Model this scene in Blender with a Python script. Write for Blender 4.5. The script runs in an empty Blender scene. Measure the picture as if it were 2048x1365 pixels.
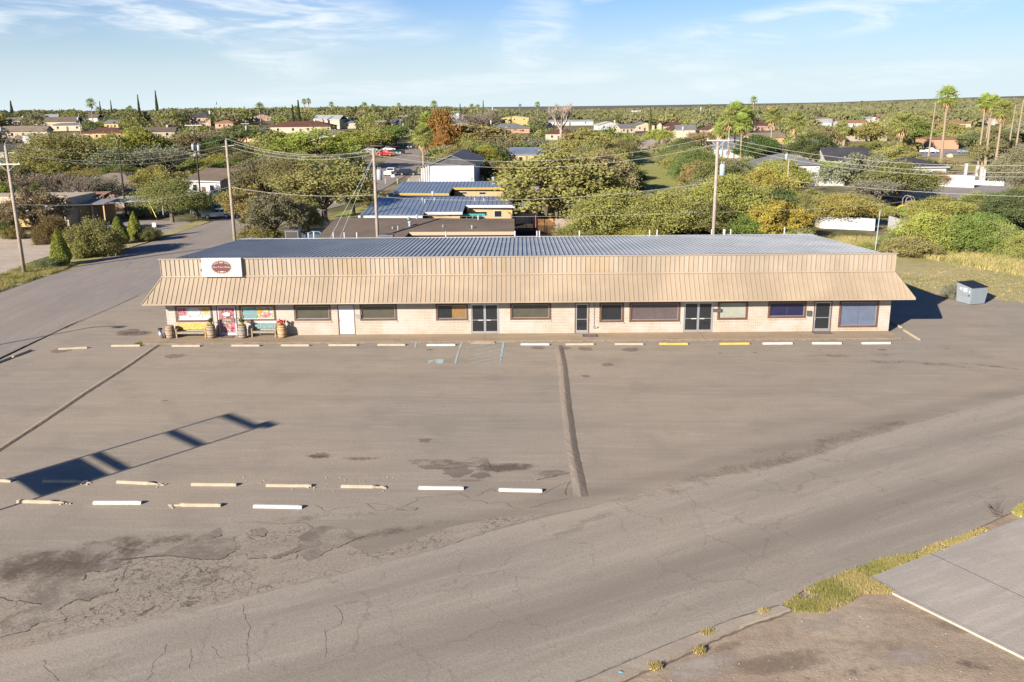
import bpy, math, random
import numpy as np
from mathutils import Vector, Matrix, noise as mnoise
R = math.radians
random.seed(7); RNG = np.random.default_rng(11)
scene = bpy.context.scene
COL = scene.collection

# ------------------------------------------------------------------ camera
CX, CY, CH = 25.991, -63.634, 16.281
PITCH, YAW, ROLL, F = 0.2572, -0.0112, -0.0099, 1790.94
_fw = Vector((math.sin(YAW)*math.cos(PITCH), math.cos(YAW)*math.cos(PITCH), -math.sin(PITCH)))
_r = Vector((math.cos(YAW), -math.sin(YAW), 0)); _u = _r.cross(_fw)
_r2 = _r*math.cos(ROLL) + _u*math.sin(ROLL); _u2 = _u*math.cos(ROLL) - _r*math.sin(ROLL)
CAM = Vector((CX, CY, CH))
def ss(a, b, t):
    t = min(1., max(0., (t-a)/(b-a))); return t*t*(3-2*t)
def terr(x, y):
    d = math.hypot(x-CX, y-CY)
    h = 6.5*ss(40, -60, x)*ss(190, 420, y)
    if y > 500:
        az = (x-CX)/(y-CY)
        h = h*(1-ss(1500, 2600, d)) + 30*ss(0.02, 0.62, az)*ss(900, 3000, d)
    return h
def ray(px, py): return _fw*F + _r2*(px-1024) + _u2*(682.5-py)
def at(px, py, z=0.):
    d = ray(px, py); t = (z-CH)/d.z; return CAM + d*t
def G(px, py):
    p = at(px, py, 0.)
    return p if (p-CAM).dot(_fw) > 0 and p.y < 180 and _u.z > 0 and 0 < (p-CAM).length < 400 else Gz(px, py, 0.)
def Gz(px, py, dz):                      # where the line of sight passes dz above the ground
    d = ray(px, py); t = 20/_fw.length
    lo = 0.; L = d.length
    s = 15.
    while s < 5200:
        p = CAM+d*(s/L)
        if p.z < terr(p.x, p.y)+dz: break
        s *= 1.01
    a, b = s/1.01, s
    for _ in range(25):
        m = (a+b)/2; p = CAM+d*(m/L)
        if p.z < terr(p.x, p.y)+dz: b = m
        else: a = m
    return CAM+d*(a/L)
def aty(px, py, y):                      # where the line of sight meets the plane y = const
    d = ray(px, py); t = (y-CY)/d.y; return CAM + d*t
def proj(P):
    d = Vector(P)-CAM; z = d.dot(_fw)
    return 1024+F*d.dot(_r2)/z, 682.5-F*d.dot(_u2)/z, z
def upto(base, py):                      # height above base at which a plumb line reaches row py
    lo, hi = 0., 60.
    for _ in range(40):
        m = (lo+hi)/2
        if proj((base.x, base.y, base.z+m))[1] > py: lo = m
        else: hi = m
    return m
cam = bpy.data.cameras.new('camera'); camo = bpy.data.objects.new('camera', cam); COL.objects.link(camo)
m = Matrix((( _r2.x, _u2.x, -_fw.x, CX), (_r2.y, _u2.y, -_fw.y, CY), (_r2.z, _u2.z, -_fw.z, CH), (0, 0, 0, 1)))
camo.matrix_world = m
cam.sensor_width = 36; cam.lens = F/2048*36; cam.clip_end = 20000; cam.clip_start = .5
scene.camera = camo

# ------------------------------------------------------------------ nodes and materials
class NB:
    def __init__(s, nt): s.nt = nt
    def n(s, typ, props=None, **inp):
        nd = s.nt.nodes.new(typ)
        for k, v in (props or {}).items(): setattr(nd, k, v)
        for k, v in inp.items():
            key = int(k[1:]) if k[0] == '_' and k[1:].isdigit() else k.replace('_', ' ')
            s.set(nd.inputs[key], v)
        return nd
    def set(s, sock, v):
        if isinstance(v, bpy.types.NodeSocket): s.nt.links.new(v, sock)
        elif isinstance(v, bpy.types.Node): s.nt.links.new(v.outputs[0], sock)
        else:
            if sock.type == 'RGBA' and len(v) == 3: v = (*v, 1)
            sock.default_value = v
    def math(s, op, a, b=None, c=None):
        nd = s.nt.nodes.new('ShaderNodeMath'); nd.operation = op
        for i, v in enumerate((a, b, c)):
            if v is not None: s.set(nd.inputs[i], v)
        return nd.outputs[0]
    def mix(s, f, a, b, mode='MIX'):
        nd = s.nt.nodes.new('ShaderNodeMix'); nd.data_type = 'RGBA'; nd.blend_type = mode
        s.set(nd.inputs[0], f); s.set(nd.inputs[6], a); s.set(nd.inputs[7], b)
        return nd.outputs[2]
    def noise(s, vec, scale, detail=4, rough=.55, dist=0.):
        return s.n('ShaderNodeTexNoise', Vector=vec, Scale=scale, Detail=detail, Roughness=rough, Distortion=dist).outputs[0]
    def step(s, v, a, b):
        return s.n('ShaderNodeMapRange', {'interpolation_type': 'SMOOTHSTEP'}, _0=v, _1=a, _2=b, _3=0., _4=1.).outputs[0]
    def mapping(s, vec, rot=0, scale=(1, 1, 1)):
        if rot: vec = s.n('ShaderNodeMapping', Vector=vec, Rotation=(0, 0, rot)).outputs[0]
        return s.n('ShaderNodeMapping', Vector=vec, Scale=scale).outputs[0]
def newmat(name):
    m = bpy.data.materials.new(name); m.use_nodes = True; nt = m.node_tree; nt.nodes.clear()
    b = NB(nt); out = nt.nodes.new('ShaderNodeOutputMaterial')
    return m, b, out
def finish(b, out, col, rough=.85, metal=0., bump=None, bstr=.3, bdist=.02, coat=0., spec=.5, alpha=None):
    p = b.n('ShaderNodeBsdfPrincipled', Base_Color=col, Roughness=rough, Metallic=metal)
    p.inputs['Specular IOR Level'].default_value = spec
    if coat: p.inputs['Coat Weight'].default_value = coat; p.inputs['Coat Roughness'].default_value = .03
    if bump is not None:
        bn = b.n('ShaderNodeBump', Height=bump, Strength=bstr, Distance=bdist); b.set(p.inputs['Normal'], bn)
    if alpha is not None: b.set(p.inputs['Alpha'], alpha)
    b.nt.links.new(p.outputs[0], out.inputs[0]); return p
def sc(c, k): return tuple(max(0., min(1., v*k)) for v in c[:3])
_M = {}
def mat(name, c, rough=.8, var=.12, scale=1.5, metal=0., bump=0., coat=0., fine=14., spec=.4):
    if name in _M: return _M[name]
    m, b, out = newmat(name)
    co = b.n('ShaderNodeTexCoord').outputs['Object']
    n1 = b.noise(co, scale, 5, .6); n2 = b.noise(co, fine, 3, .6)
    f = b.math('ADD', b.math('MULTIPLY', n1, .65), b.math('MULTIPLY', n2, .35))
    col = b.mix(b.step(f, .3, .7), sc(c, 1-var), sc(c, 1+var))
    finish(b, out, col, rough, metal, n2 if bump else None, bump, .02, coat, spec)
    _M[name] = m; return m

def asphalt(name, base, rot=0., crack=0., cscale=.25, dark=.25, fine=1., warm=(1.04, .99, .93), tracks=(), blot=None):
    m, b, out = newmat(name)
    co = b.n('ShaderNodeTexCoord').outputs['Object']
    big = b.noise(co, .045, 4, .6, .4)
    mid = b.noise(co, .35, 6, .65, .3)
    st = b.noise(b.mapping(co, rot, (.035, .42, 1)), 1.0, 5, .6, .25)
    st2 = b.noise(b.mapping(co, rot, (.3, 2.6, 1)), 1.0, 4, .6, .3)
    gr = b.noise(co, 9, 4, .8); gr2 = b.noise(co, 28, 2, .7)
    col = b.mix(b.step(big, .35, .65), sc(base, .93), sc([base[i]*warm[i] for i in range(3)], 1.07))
    col = b.mix(b.math('MULTIPLY', b.step(st, .40, .66), .42), col, sc(base, .70))
    col = b.mix(b.math('MULTIPLY', b.step(st2, .46, .68), .38), col, sc(base, 1.28))
    col = b.mix(b.math('MULTIPLY', b.step(mid, .47, .70), dark*1.15), col, sc(base, .6))
    spots = b.noise(co, 1.1, 4, .7, .5)
    col = b.mix(b.math('MULTIPLY', b.step(spots, .68, .8), .45), col, sc(base, .45))
    col = b.mix(b.math('MULTIPLY', b.step(gr, .42, .66), .42*fine), col, sc(base, .52))
    col = b.mix(b.math('MULTIPLY', b.step(gr2, .45, .75), .38*fine), col, sc(base, 1.5))
    if tracks:
        dt = b.n('ShaderNodeVectorMath', {'operation': 'DOT_PRODUCT'}, _0=co, _1=(-.474, .880, 0)).outputs['Value']
        wob = b.math('ADD', dt, b.math('MULTIPLY', b.math('SUBTRACT', b.noise(b.mapping(co, R(-28.3), (.05, .3, 1)), 1., 4, .6), .5), 1.5))
        for c_, w_, amt, k_ in tracks:
            q = b.math('SUBTRACT', 1., b.step(b.math('ABSOLUTE', b.math('SUBTRACT', wob, c_)), 0., w_))
            q = b.math('MULTIPLY', q, b.math('ADD', .35, b.math('MULTIPLY', b.step(st, .3, .7), .65)))
            col = b.mix(b.math('MULTIPLY', q, amt), col, sc((base[0]*1.0, base[1]*.97, base[2]*.93), k_))
    if blot:
        bm_ = b.step(b.math('ADD', b.math('MULTIPLY', b.noise(co, .55, 6, .7, .3), .75), b.math('MULTIPLY', gr, .25)), .40, .58)
        col = b.mix(b.math('MULTIPLY', bm_, .85), col, b.mix(b.step(gr, .3, .7), sc(blot, .88), sc(blot, 1.12)))
    if crack:
        dn = b.n('ShaderNodeTexNoise', Vector=co, Scale=1.3, Detail=5, Roughness=.65)
        off = b.n('ShaderNodeVectorMath', {'operation': 'MULTIPLY_ADD'}, _0=dn.outputs['Color'], _1=(1.3, 1.3, 0), _2=co).outputs[0]
        v = b.n('ShaderNodeTexVoronoi', {'feature': 'DISTANCE_TO_EDGE'}, Vector=off, Scale=cscale).outputs[0]
        line = b.math('SUBTRACT', 1., b.step(v, .0, .010*min(cscale, 1.2)/.25))
        msk = b.step(b.noise(co, .16, 4, .7), .42, .52)
        col = b.mix(b.math('MULTIPLY', b.math('MULTIPLY', line, msk), crack), col, sc(base, .28))
    finish(b, out, col, .92, 0, b.math('ADD', gr, b.math('MULTIPLY', mid, .6)), .4, .03, spec=.25)
    return m

ASPH = (.345, .296, .232)
M_lot = asphalt('asphalt_lot', ASPH, R(2), .0, dark=.30, tracks=((-38.1, 1.5, .8, .66), (-36., 1.4, .5, .78), (-31., 1.4, .3, .82)))
M_road = asphalt('asphalt_road', (.352, .306, .246), R(-28.5), .30, .36, dark=.12, tracks=((-39.6, .8, .6, 1.2), (-41.6, .9, .5, .74), (-43.4, .7, .3, 1.12), (-45.2, 1.7, .75, .66), (-47.5, .7, .5, .76), (-48.7, .7, .5, 1.15)))
M_street = asphalt('asphalt_street', (.31, .272, .235), R(88), .3, .2, dark=.14)
M_farroad = asphalt('asphalt_far', (.33, .29, .265), R(85), 0, dark=.2)
M_patch = asphalt('asphalt_patch', ASPH, R(2), 0, dark=.28, fine=1.3, blot=(.175, .142, .108))
M_bumpl = asphalt('asphalt_hump_pale', (.335, .282, .22), R(90), 0, dark=.3, fine=1.4)
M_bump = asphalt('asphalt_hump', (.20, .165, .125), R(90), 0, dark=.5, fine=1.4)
M_dkstain = mat('dark_stain', (.17, .14, .11), .9, .3, 3)
M_allig = asphalt('asphalt_crazed', (.348, .293, .225), R(-28.5), 1., 2.6, dark=.25, fine=1.6)

def ground_mat():
    m, b, out = newmat('ground_soil')
    co = b.n('ShaderNodeTexCoord').outputs['Object']
    n1 = b.noise(co, .06, 6, .65, .5); n2 = b.noise(co, .8, 5, .7); n3 = b.noise(co, 9, 3, .7); n4 = b.noise(co, .014, 5, .65)
    col = b.mix(b.step(n1, .42, .6), (.15, .14, .06), (.36, .29, .19))
    col = b.mix(b.math('MULTIPLY', b.step(n2, .4, .65), .6), col, (.085, .095, .035))
    col = b.mix(b.math('MULTIPLY', b.step(n3, .5, .75), .35), col, (.34, .29, .17))
    far = b.n('ShaderNodeVectorMath', {'operation': 'LENGTH'}, _0=co).outputs['Value']
    scr = b.mix(b.step(b.noise(co, .02, 8, .72), .36, .64), (.14, .122, .09), (.20, .17, .13))
    scr = b.mix(b.math('MULTIPLY', b.step(b.noise(co, .004, 6, .7), .5, .7), .5), scr, (.24, .19, .14))
    col = b.mix(b.step(far, 500, 1100), col, scr)
    finish(b, out, col, .95, 0, n3, .4, .06, spec=.1); return m
M_ground = ground_mat()
def grassm(name, a, c2, c3, s=1.):
    m, b, out = newmat(name)
    co = b.n('ShaderNodeTexCoord').outputs['Object']
    n1 = b.noise(co, .13*s, 6, .65, .6); n2 = b.noise(co, 1.4*s, 5, .7, .3); n3 = b.noise(co, 14, 3, .75)
    st = b.noise(b.mapping(co, R(6), (.12, .9, 1)), 1., 5, .65, .4)
    col = b.mix(b.step(n1, .38, .62), a, c2)
    col = b.mix(b.math('MULTIPLY', b.step(st, .45, .68), .7), col, c3)
    col = b.mix(b.math('MULTIPLY', b.step(n2, .42, .68), .5), col, sc(a, .65))
    col = b.mix(b.math('MULTIPLY', b.step(n3, .4, .75), .4), col, sc(c2, 1.3))
    finish(b, out, col, .95, 0, n3, .5, .05, spec=.1); return m
M_field = grassm('field_grass', (.31, .29, .10), (.44, .37, .18), (.50, .41, .26))
M_lawn = grassm('lawn_grass', (.29, .31, .09), (.36, .35, .11), (.40, .35, .17), .6)
M_drygrass = grassm('dry_lawn', (.34, .29, .11), (.42, .35, .16), (.28, .26, .10), .5)
M_dirt = grassm('bare_dirt', (.37, .285, .20), (.44, .35, .25), (.28, .205, .135), 2.)
M_paledirt = grassm('pale_dirt', (.48, .40, .31), (.55, .46, .36), (.40, .32, .24), 1.2)
M_conc = asphalt('concrete_slab', (.44, .395, .335), R(-28.5), .0, dark=.22, fine=.45)
M_walkc = asphalt('concrete_walk', (.38, .295, .205), R(0), .0, dark=.45, fine=.5)
M_curb = asphalt('concrete_curb', (.41, .345, .265), R(20), 0, dark=.3, fine=.7)

def brickm(name, a, c2, mort, sx=1.):
    m, b, out = newmat(name)
    co = b.n('ShaderNodeTexCoord').outputs['Object']
    sp = b.n('ShaderNodeSeparateXYZ', Vector=co)
    v = b.n('ShaderNodeCombineXYZ', X=b.math('ADD', sp.outputs[0], sp.outputs[1]), Y=sp.outputs[2], Z=0.).outputs[0]
    br = b.n('ShaderNodeTexBrick', Vector=v, Color1=a, Color2=c2, Mortar=mort, Scale=1.)
    br.inputs['Brick Width'].default_value = .30; br.inputs['Row Height'].default_value = .115
    br.inputs['Mortar Size'].default_value = .016; br.inputs['Bias'].default_value = .1
    pat = b.noise(co, .5, 4, .6, .4)
    col = b.mix(b.step(pat, .4, .6), br.outputs[0], b.mix(.4, br.outputs[0], (.46, .44, .42)))
    n = b.noise(co, 9, 3, .7)
    col = b.mix(b.math('MULTIPLY', b.step(n, .45, .75), .25), col, sc(a, .78))
    low = b.math('SUBTRACT', 1., b.step(sp.outputs[2], .1, .7))
    col = b.mix(b.math('MULTIPLY', b.math('MULTIPLY', low, b.step(b.noise(co, 1.2, 5, .7), .35, .7)), .5), col, (.36, .24, .13))
    finish(b, out, col, .8, 0, br.outputs[1], -.5, .012, spec=.3); return m
M_brick = brickm('cream_painted_brick', (.42, .35, .26), (.45, .39, .31), (.24, .215, .19))
M_redbrick = brickm('red_brick', (.30, .15, .10), (.36, .2, .13), (.3, .26, .22))

def shingle(name, c):
    m, b, out = newmat(name)
    co = b.n('ShaderNodeTexCoord').outputs['Object']
    n1 = b.noise(co, .3, 5, .6); n2 = b.noise(b.mapping(co, 0, (3, 9, 9)), 1.5, 4, .7); n3 = b.noise(co, 12, 2, .7)
    col = b.mix(b.step(n1, .35, .65), sc(c, .85), sc(c, 1.12))
    col = b.mix(b.math('MULTIPLY', b.step(n2, .4, .7), .4), col, sc(c, .65))
    col = b.mix(b.math('MULTIPLY', n3, .3), col, sc(c, 1.3))
    finish(b, out, col, .9, 0, n2, .5, .03, spec=.2); return m
SH_brown = shingle('brown_shingle', (.155, .12, .092)); SH_dark = shingle('dark_shingle', (.06, .06, .065))
SH_maroon = shingle('maroon_shingle', (.13, .06, .045)); SH_red = shingle('clay_tile', (.30, .17, .11))
SH_grey = shingle('grey_shingle', (.17, .175, .18)); SH_tan = shingle('tan_shingle', (.24, .19, .14))
SH_greyb = shingle('weathered_brown_shingle', (.20, .165, .13))
def corrug(name, c, metal=.5, rough=.42, stain=.3):
    m, b, out = newmat(name)
    co = b.n('ShaderNodeTexCoord').outputs['Object']
    n1 = b.noise(co, .22, 5, .6); n2 = b.noise(b.mapping(co, 0, (4, .6, 1)), 1., 5, .7)
    col = b.mix(b.step(n1, .35, .65), sc(c, .88), sc(c, 1.1))
    col = b.mix(b.math('MULTIPLY', b.step(n2, .5, .75), stain), col, sc(c, .6))
    finish(b, out, col, rough, metal, b.noise(co, 3, 2, .5), .08, .02); return m
M_roofm = corrug('galvanised_roof', (.39, .405, .405), .1, .5, .2)
M_roofr = corrug('galvanised_rib', (.44, .455, .46), .1, .5, .1)
M_roofb = corrug('blue_grey_metal', (.30, .35, .40), .45, .42, .45)
M_tan = corrug('tan_metal', (.335, .262, .18), .0, .5, .14)
M_tanr = corrug('tan_rib', (.36, .285, .20), .0, .5, .1)
M_tanl = corrug('faded_tan_metal', (.355, .295, .225), .0, .5, .14)
M_tano = corrug('rusty_tan_metal', (.335, .25, .16), .0, .55, .35)
M_brown = mat('brown_frame', (.12, .062, .04), .5, .2)
M_alu = mat('aluminium_frame', (.42, .42, .42), .4, .06, 2, .6)
M_white = mat('white_paint', (.46, .46, .455), .55, .04)
M_offw = mat('weathered_white', (.47, .45, .42), .7, .14, .7)
M_blk = mat('black_metal', (.02, .02, .022), .5, .2)
M_dkgrey = mat('dark_grey', (.07, .07, .075), .6, .2)
M_grey = mat('mid_grey', (.25, .25, .26), .6, .15)
M_can = mat('transformer_grey', (.33, .39, .42), .45, .06)
M_rub = mat('tyre_rubber', (.02, .02, .02), .85, .2)
M_rim = mat('wheel_rim', (.5, .5, .5), .35, .1, 2, .7)
M_red = mat('red_plastic', (.6, .04, .035), .45, .1); M_tail = mat('tail_lamp', (.35, .02, .02), .3, .1)
M_lamp = mat('head_lamp', (.75, .75, .72), .2, .05)
M_cream = mat('cream_plaster', (.46, .39, .28), .8, .08); M_peach = mat('peach_plaster', (.48, .33, .17), .8, .07)
M_peachf = mat('peach_fascia', (.46, .33, .22), .7, .05); M_yell = mat('ochre_fascia', (.45, .27, .06), .7, .08)
M_yellow = mat('yellow_plaster', (.44, .33, .13), .8, .1); M_orange = mat('orange_plaster', (.42, .26, .16), .8, .1)
M_teal = mat('teal_paint', (.05, .28, .26), .6, .1); M_stone = mat('rough_stone', (.42, .36, .27), .9, .25, 2)
M_orwood = mat('orange_cedar', (.50, .27, .10), .8, .2, 4); M_grwood = mat('grey_fence_wood', (.34, .27, .21), .9, .25, 4)
M_wood = mat('weathered_oak', (.30, .235, .165), .85, .25, 5, bump=.2); M_wood2 = mat('light_oak', (.46, .30, .15), .8, .2, 5)
M_pole = mat('pole_wood', (.33, .27, .215), .9, .2, 2, bump=.3); M_poledk = mat('creosoted_pole', (.045, .033, .028), .9, .3, 2)
M_bark = mat('tree_bark', (.15, .12, .09), .95, .3, 4, bump=.4); M_barkl = mat('pale_bark', (.36, .29, .23), .95, .2, 4, bump=.3)
M_palmt = mat('palm_trunk', (.30, .225, .16), .95, .2, 6, bump=.3); M_twig = mat('bare_twigs', (.18, .145, .11), .95, .2, 2)
M_wire = mat('wire_metal', (.34, .33, .30), .5, .05); M_wiredk = mat('wire_black', (.04, .04, .045), .6, .1)
M_dirtyy = mat('yellow_paint', (.72, .54, .10), .7, .14, 6)
def glassm(name, c, rough=.06): return mat(name, c, rough, .12, 1.2, 0, 0, 0, 5, .6)
GL_dark = glassm('glass_dark', (.02, .022, .025)); GL_olive = glassm('glass_olive_blind', (.075, .07, .052))
GL_mauve = glassm('glass_mauve_blind', (.10, .078, .08)); GL_navy = glassm('glass_navy', (.018, .02, .055))
GL_blue = glassm('glass_blue_blind', (.105, .13, .185)); GL_pale = glassm('glass_pale_blind', (.29, .30, .25))
GL_card = glassm('glass_cardboard', (.22, .13, .05)); GL_car = glassm('car_glass', (.02, .025, .03))

def leafmat(name, use_attr=False):
    m, b, out = newmat(name)
    at_ = b.n('ShaderNodeAttribute', {'attribute_name': 'v'})
    if use_attr: base = b.n('ShaderNodeAttribute', {'attribute_name': 'tint'}).outputs['Color']
    else: base = b.n('ShaderNodeObjectInfo').outputs['Color']
    v = at_.outputs['Fac']
    hs = b.n('ShaderNodeHueSaturation', Hue=b.math('ADD', .485, b.math('MULTIPLY', v, .03)), Saturation=1., Value=b.math('ADD', .72, b.math('MULTIPLY', v, .92)), Color=base).outputs[0]
    d = b.n('ShaderNodeBsdfDiffuse', Color=hs, Roughness=.8); t = b.n('ShaderNodeBsdfTranslucent', Color=hs)
    mx = b.n('ShaderNodeMixShader', _0=.28, _1=d, _2=t)
    b.nt.links.new(mx.outputs[0], out.inputs[0]); return m
M_leaf = leafmat('foliage'); M_leafattr = leafmat('foliage_far', True)

# ------------------------------------------------------------------ mesh building
class MB:
    def __init__(s): s.v = []; s.f = []; s.m = []
    def add(s, vs, fs, mi=0):
        o = len(s.v); s.v += [tuple(v) for v in vs]; s.f += [tuple(o+i for i in f) for f in fs]; s.m += [mi]*len(fs); return s
    def box(s, x0, x1, y0, y1, z0, z1, mi=0):
        if x0 > x1: x0, x1 = x1, x0
        return s.add([(x0,y0,z0),(x1,y0,z0),(x1,y1,z0),(x0,y1,z0),(x0,y0,z1),(x1,y0,z1),(x1,y1,z1),(x0,y1,z1)],
              [(0,3,2,1),(4,5,6,7),(0,1,5,4),(1,2,6,5),(2,3,7,6),(3,0,4,7)], mi)
    def hexa(s, p, mi=0):       # 8 corners, bottom 4 then top 4, counter-clockwise
        return s.add(p, [(0,3,2,1),(4,5,6,7),(0,1,5,4),(1,2,6,5),(2,3,7,6),(3,0,4,7)], mi)
    def bar(s, a, b, w, h, mi=0, up=(0, 0, 1)):
        a, b = Vector(a), Vector(b); d = (b-a).normalized(); u = Vector(up)
        if abs(d.dot(u)) > .98: u = Vector((0, 1, 0))
        r = d.cross(u).normalized()*w/2; n = r.cross(d).normalized()*h/2
        return s.hexa([a-r-n, a+r-n, b+r-n, b-r-n, a-r+n, a+r+n, b+r+n, b-r+n], mi)
    def tube(s, pts, rad, n=8, mi=0, cap=True):
        pts = [Vector(p) for p in pts]; o = len(s.v); k = len(pts)
        if not hasattr(rad, '__len__'): rad = [rad]*k
        ref = None
        for i, p in enumerate(pts):
            d = (pts[min(i+1, k-1)]-pts[max(i-1, 0)]).normalized()
            if ref is None: ref = Vector((1, 0, 0)) if abs(d.x) < .8 else Vector((0, 1, 0))
            x = (ref-d*ref.dot(d)).normalized(); y = d.cross(x); ref = x
            for j in range(n):
                a = 2*math.pi*j/n; s.v.append(tuple(p+(x*math.cos(a)+y*math.sin(a))*rad[i]))
        for i in range(k-1):
            for j in range(n):
                j2 = (j+1) % n; s.f.append((o+i*n+j, o+i*n+j2, o+(i+1)*n+j2, o+(i+1)*n+j)); s.m.append(mi)
        if cap:
            s.f.append(tuple(o+j for j in range(n))[::-1]); s.m.append(mi)
            s.f.append(tuple(o+(k-1)*n+j for j in range(n))); s.m.append(mi)
        return s
    def lathe(s, prof, c=(0, 0, 0), n=20, mi=0):
        o = len(s.v); k = len(prof)
        for r, z in prof:
            for j in range(n):
                a = 2*math.pi*j/n; s.v.append((c[0]+r*math.cos(a), c[1]+r*math.sin(a), c[2]+z))
        for i in range(k-1):
            for j in range(n):
                j2 = (j+1) % n; s.f.append((o+i*n+j, o+i*n+j2, o+(i+1)*n+j2, o+(i+1)*n+j)); s.m.append(mi)
        s.f.append(tuple(o+j for j in range(n))[::-1]); s.m.append(mi)
        s.f.append(tuple(o+(k-1)*n+j for j in range(n))); s.m.append(mi); return s
    def prism(s, poly, z0, z1, mi=0, mtop=None):
        n = len(poly); A = sum(poly[i][0]*poly[(i+1) % n][1]-poly[(i+1) % n][0]*poly[i][1] for i in range(n))
        if A < 0: poly = poly[::-1]
        o = len(s.v)
        s.v += [(p[0], p[1], z0) for p in poly]+[(p[0], p[1], z1) for p in poly]
        s.f.append(tuple(o+i for i in range(n))[::-1]); s.m.append(mi)
        s.f.append(tuple(o+n+i for i in range(n))); s.m.append(mi if mtop is None else mtop)
        for i in range(n):
            j = (i+1) % n; s.f.append((o+i, o+j, o+n+j, o+n+i)); s.m.append(mi)
        return s
    def sheet(s, poly, z, mi=0):
        n = len(poly); A = sum(poly[i][0]*poly[(i+1) % n][1]-poly[(i+1) % n][0]*poly[i][1] for i in range(n))
        if A < 0: poly = poly[::-1]
        o = len(s.v); s.v += [(p[0], p[1], z) for p in poly]; s.f.append(tuple(o+i for i in range(n))); s.m.append(mi); return s
    def slab3(s, pts, t, mi=0):   # planar polygon in 3-D thickened downward
        pts = [Vector(p) for p in pts]; n = len(pts)
        nn = (pts[1]-pts[0]).cross(pts[2]-pts[1])
        if nn.z < 0: pts = pts[::-1]
        o = len(s.v); s.v += [tuple(p) for p in pts]+[(p.x, p.y, p.z-t) for p in pts]
        s.f.append(tuple(o+i for i in range(n))); s.m.append(mi)
        s.f.append(tuple(o+n+i for i in range(n))[::-1]); s.m.append(mi)
        for i in range(n):
            j = (i+1) % n; s.f.append((o+j, o+i, o+n+i, o+n+j)); s.m.append(mi)
        return s
    def disc(s, c, rx, rz, y, n=14, mi=0, rot=0):    # upright disc facing -y
        o = len(s.v)
        for j in range(n):
            a = 2*math.pi*j/n; s.v.append((c[0]+rx*math.cos(a), y, c[1]+rz*math.sin(a)))
        s.f.append(tuple(o+j for j in range(n))); s.m.append(mi); return s
    def build(s, name, mats, parent=None, smooth=False, loc=None):
        me = bpy.data.meshes.new(name); me.from_pydata(s.v, [], s.f)
        if not isinstance(mats, (list, tuple)): mats = [mats]
        for m in mats: me.materials.append(m)
        if len(mats) > 1: me.polygons.foreach_set('material_index', s.m)
        if smooth: me.polygons.foreach_set('use_smooth', [True]*len(me.polygons))
        me.update()
        o = bpy.data.objects.new(name, me); COL.objects.link(o)
        if parent: o.parent = parent
        if loc is not None: o.location = loc
        return o
def tag(o, label=None, cat=None, group=None, kind=None):
    if label: o['label'] = label
    if cat: o['category'] = cat
    if group: o['group'] = group
    if kind: o['kind'] = kind
    return o
def thing(name, label, cat, loc=(0, 0, 0), rz=0., group=None):
    o = bpy.data.objects.new(name, None); COL.objects.link(o); o.empty_display_size = .2
    o.location = loc; o.rotation_euler = (0, 0, rz); return tag(o, label, cat, group)
def dup(root, loc, rz=None, scale=None, label=None, group=None, color=None):
    r = root.copy(); COL.objects.link(r); r.location = loc
    if rz is not None: r.rotation_euler = (0, 0, rz)
    if scale is not None: r.scale = scale
    if label: r['label'] = label
    if group: r['group'] = group
    if color: r.color = color
    for ch in list(root.children):
        c = ch.copy(); COL.objects.link(c); c.parent = r
        if color and ch.get('tinted'): c.color = color
        for g in ch.children:
            d = g.copy(); COL.objects.link(d); d.parent = c
    return r
def struct(name, mb, m, label=None): return tag(mb.build(name, m), label, None, None, 'structure')
def text_mb(mb, body, c, size, y, mi=0, shear=0., ox=.5):
    cu = bpy.data.curves.new('t', 'FONT'); cu.body = body; cu.size = size; cu.align_x = 'CENTER'; cu.align_y = 'CENTER'; cu.shear = shear
    cu.resolution_u = 2; ob = bpy.data.objects.new('t', cu); COL.objects.link(ob)
    dg = bpy.context.evaluated_depsgraph_get(); me = bpy.data.meshes.new_from_object(ob.evaluated_get(dg))
    vs = [(c[0]+v.co.x, y, c[1]+v.co.y) for v in me.vertices]; fs = [tuple(p.vertices) for p in me.polygons]
    mb.add(vs, fs, mi); bpy.data.objects.remove(ob); bpy.data.curves.remove(cu); bpy.data.meshes.remove(me)
def xy(pts): return [(G(*p).x, G(*p).y) for p in pts]
def rough_poly(poly, amp, sub=6, seed=1):
    rr = random.Random(seed); out = []
    n = len(poly)
    for i in range(n):
        a, b = Vector(poly[i]), Vector(poly[(i+1) % n]); d = b-a; nrm = Vector((-d.y, d.x)).normalized() if d.length else Vector((0, 0))
        L = d.length; k = max(2, min(14, int(L/.35))) if sub is None else sub
        off = 0
        for j in range(k):
            t = j/k; off = off*.6+rr.uniform(-1, 1)*amp if j else 0
            p = a+d*t+nrm*off; out.append((p.x, p.y))
    return out
SKY_AIR, SKY_DUST, SKY_OZ, SKY_STR, SUN_STR, EXPO = 1.0, .5, 2.0, .064, 5.0, 1.02
SKY_TINT = (.60, .77, 1.14, 1); CLOUD = (7.6, 8.1, 8.4, 1); HORIZ = (6.1, 7.2, 7.7, 1); CL_A, CL_B = .46, .62; CLX, CLY = 3.6, 2.1
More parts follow.
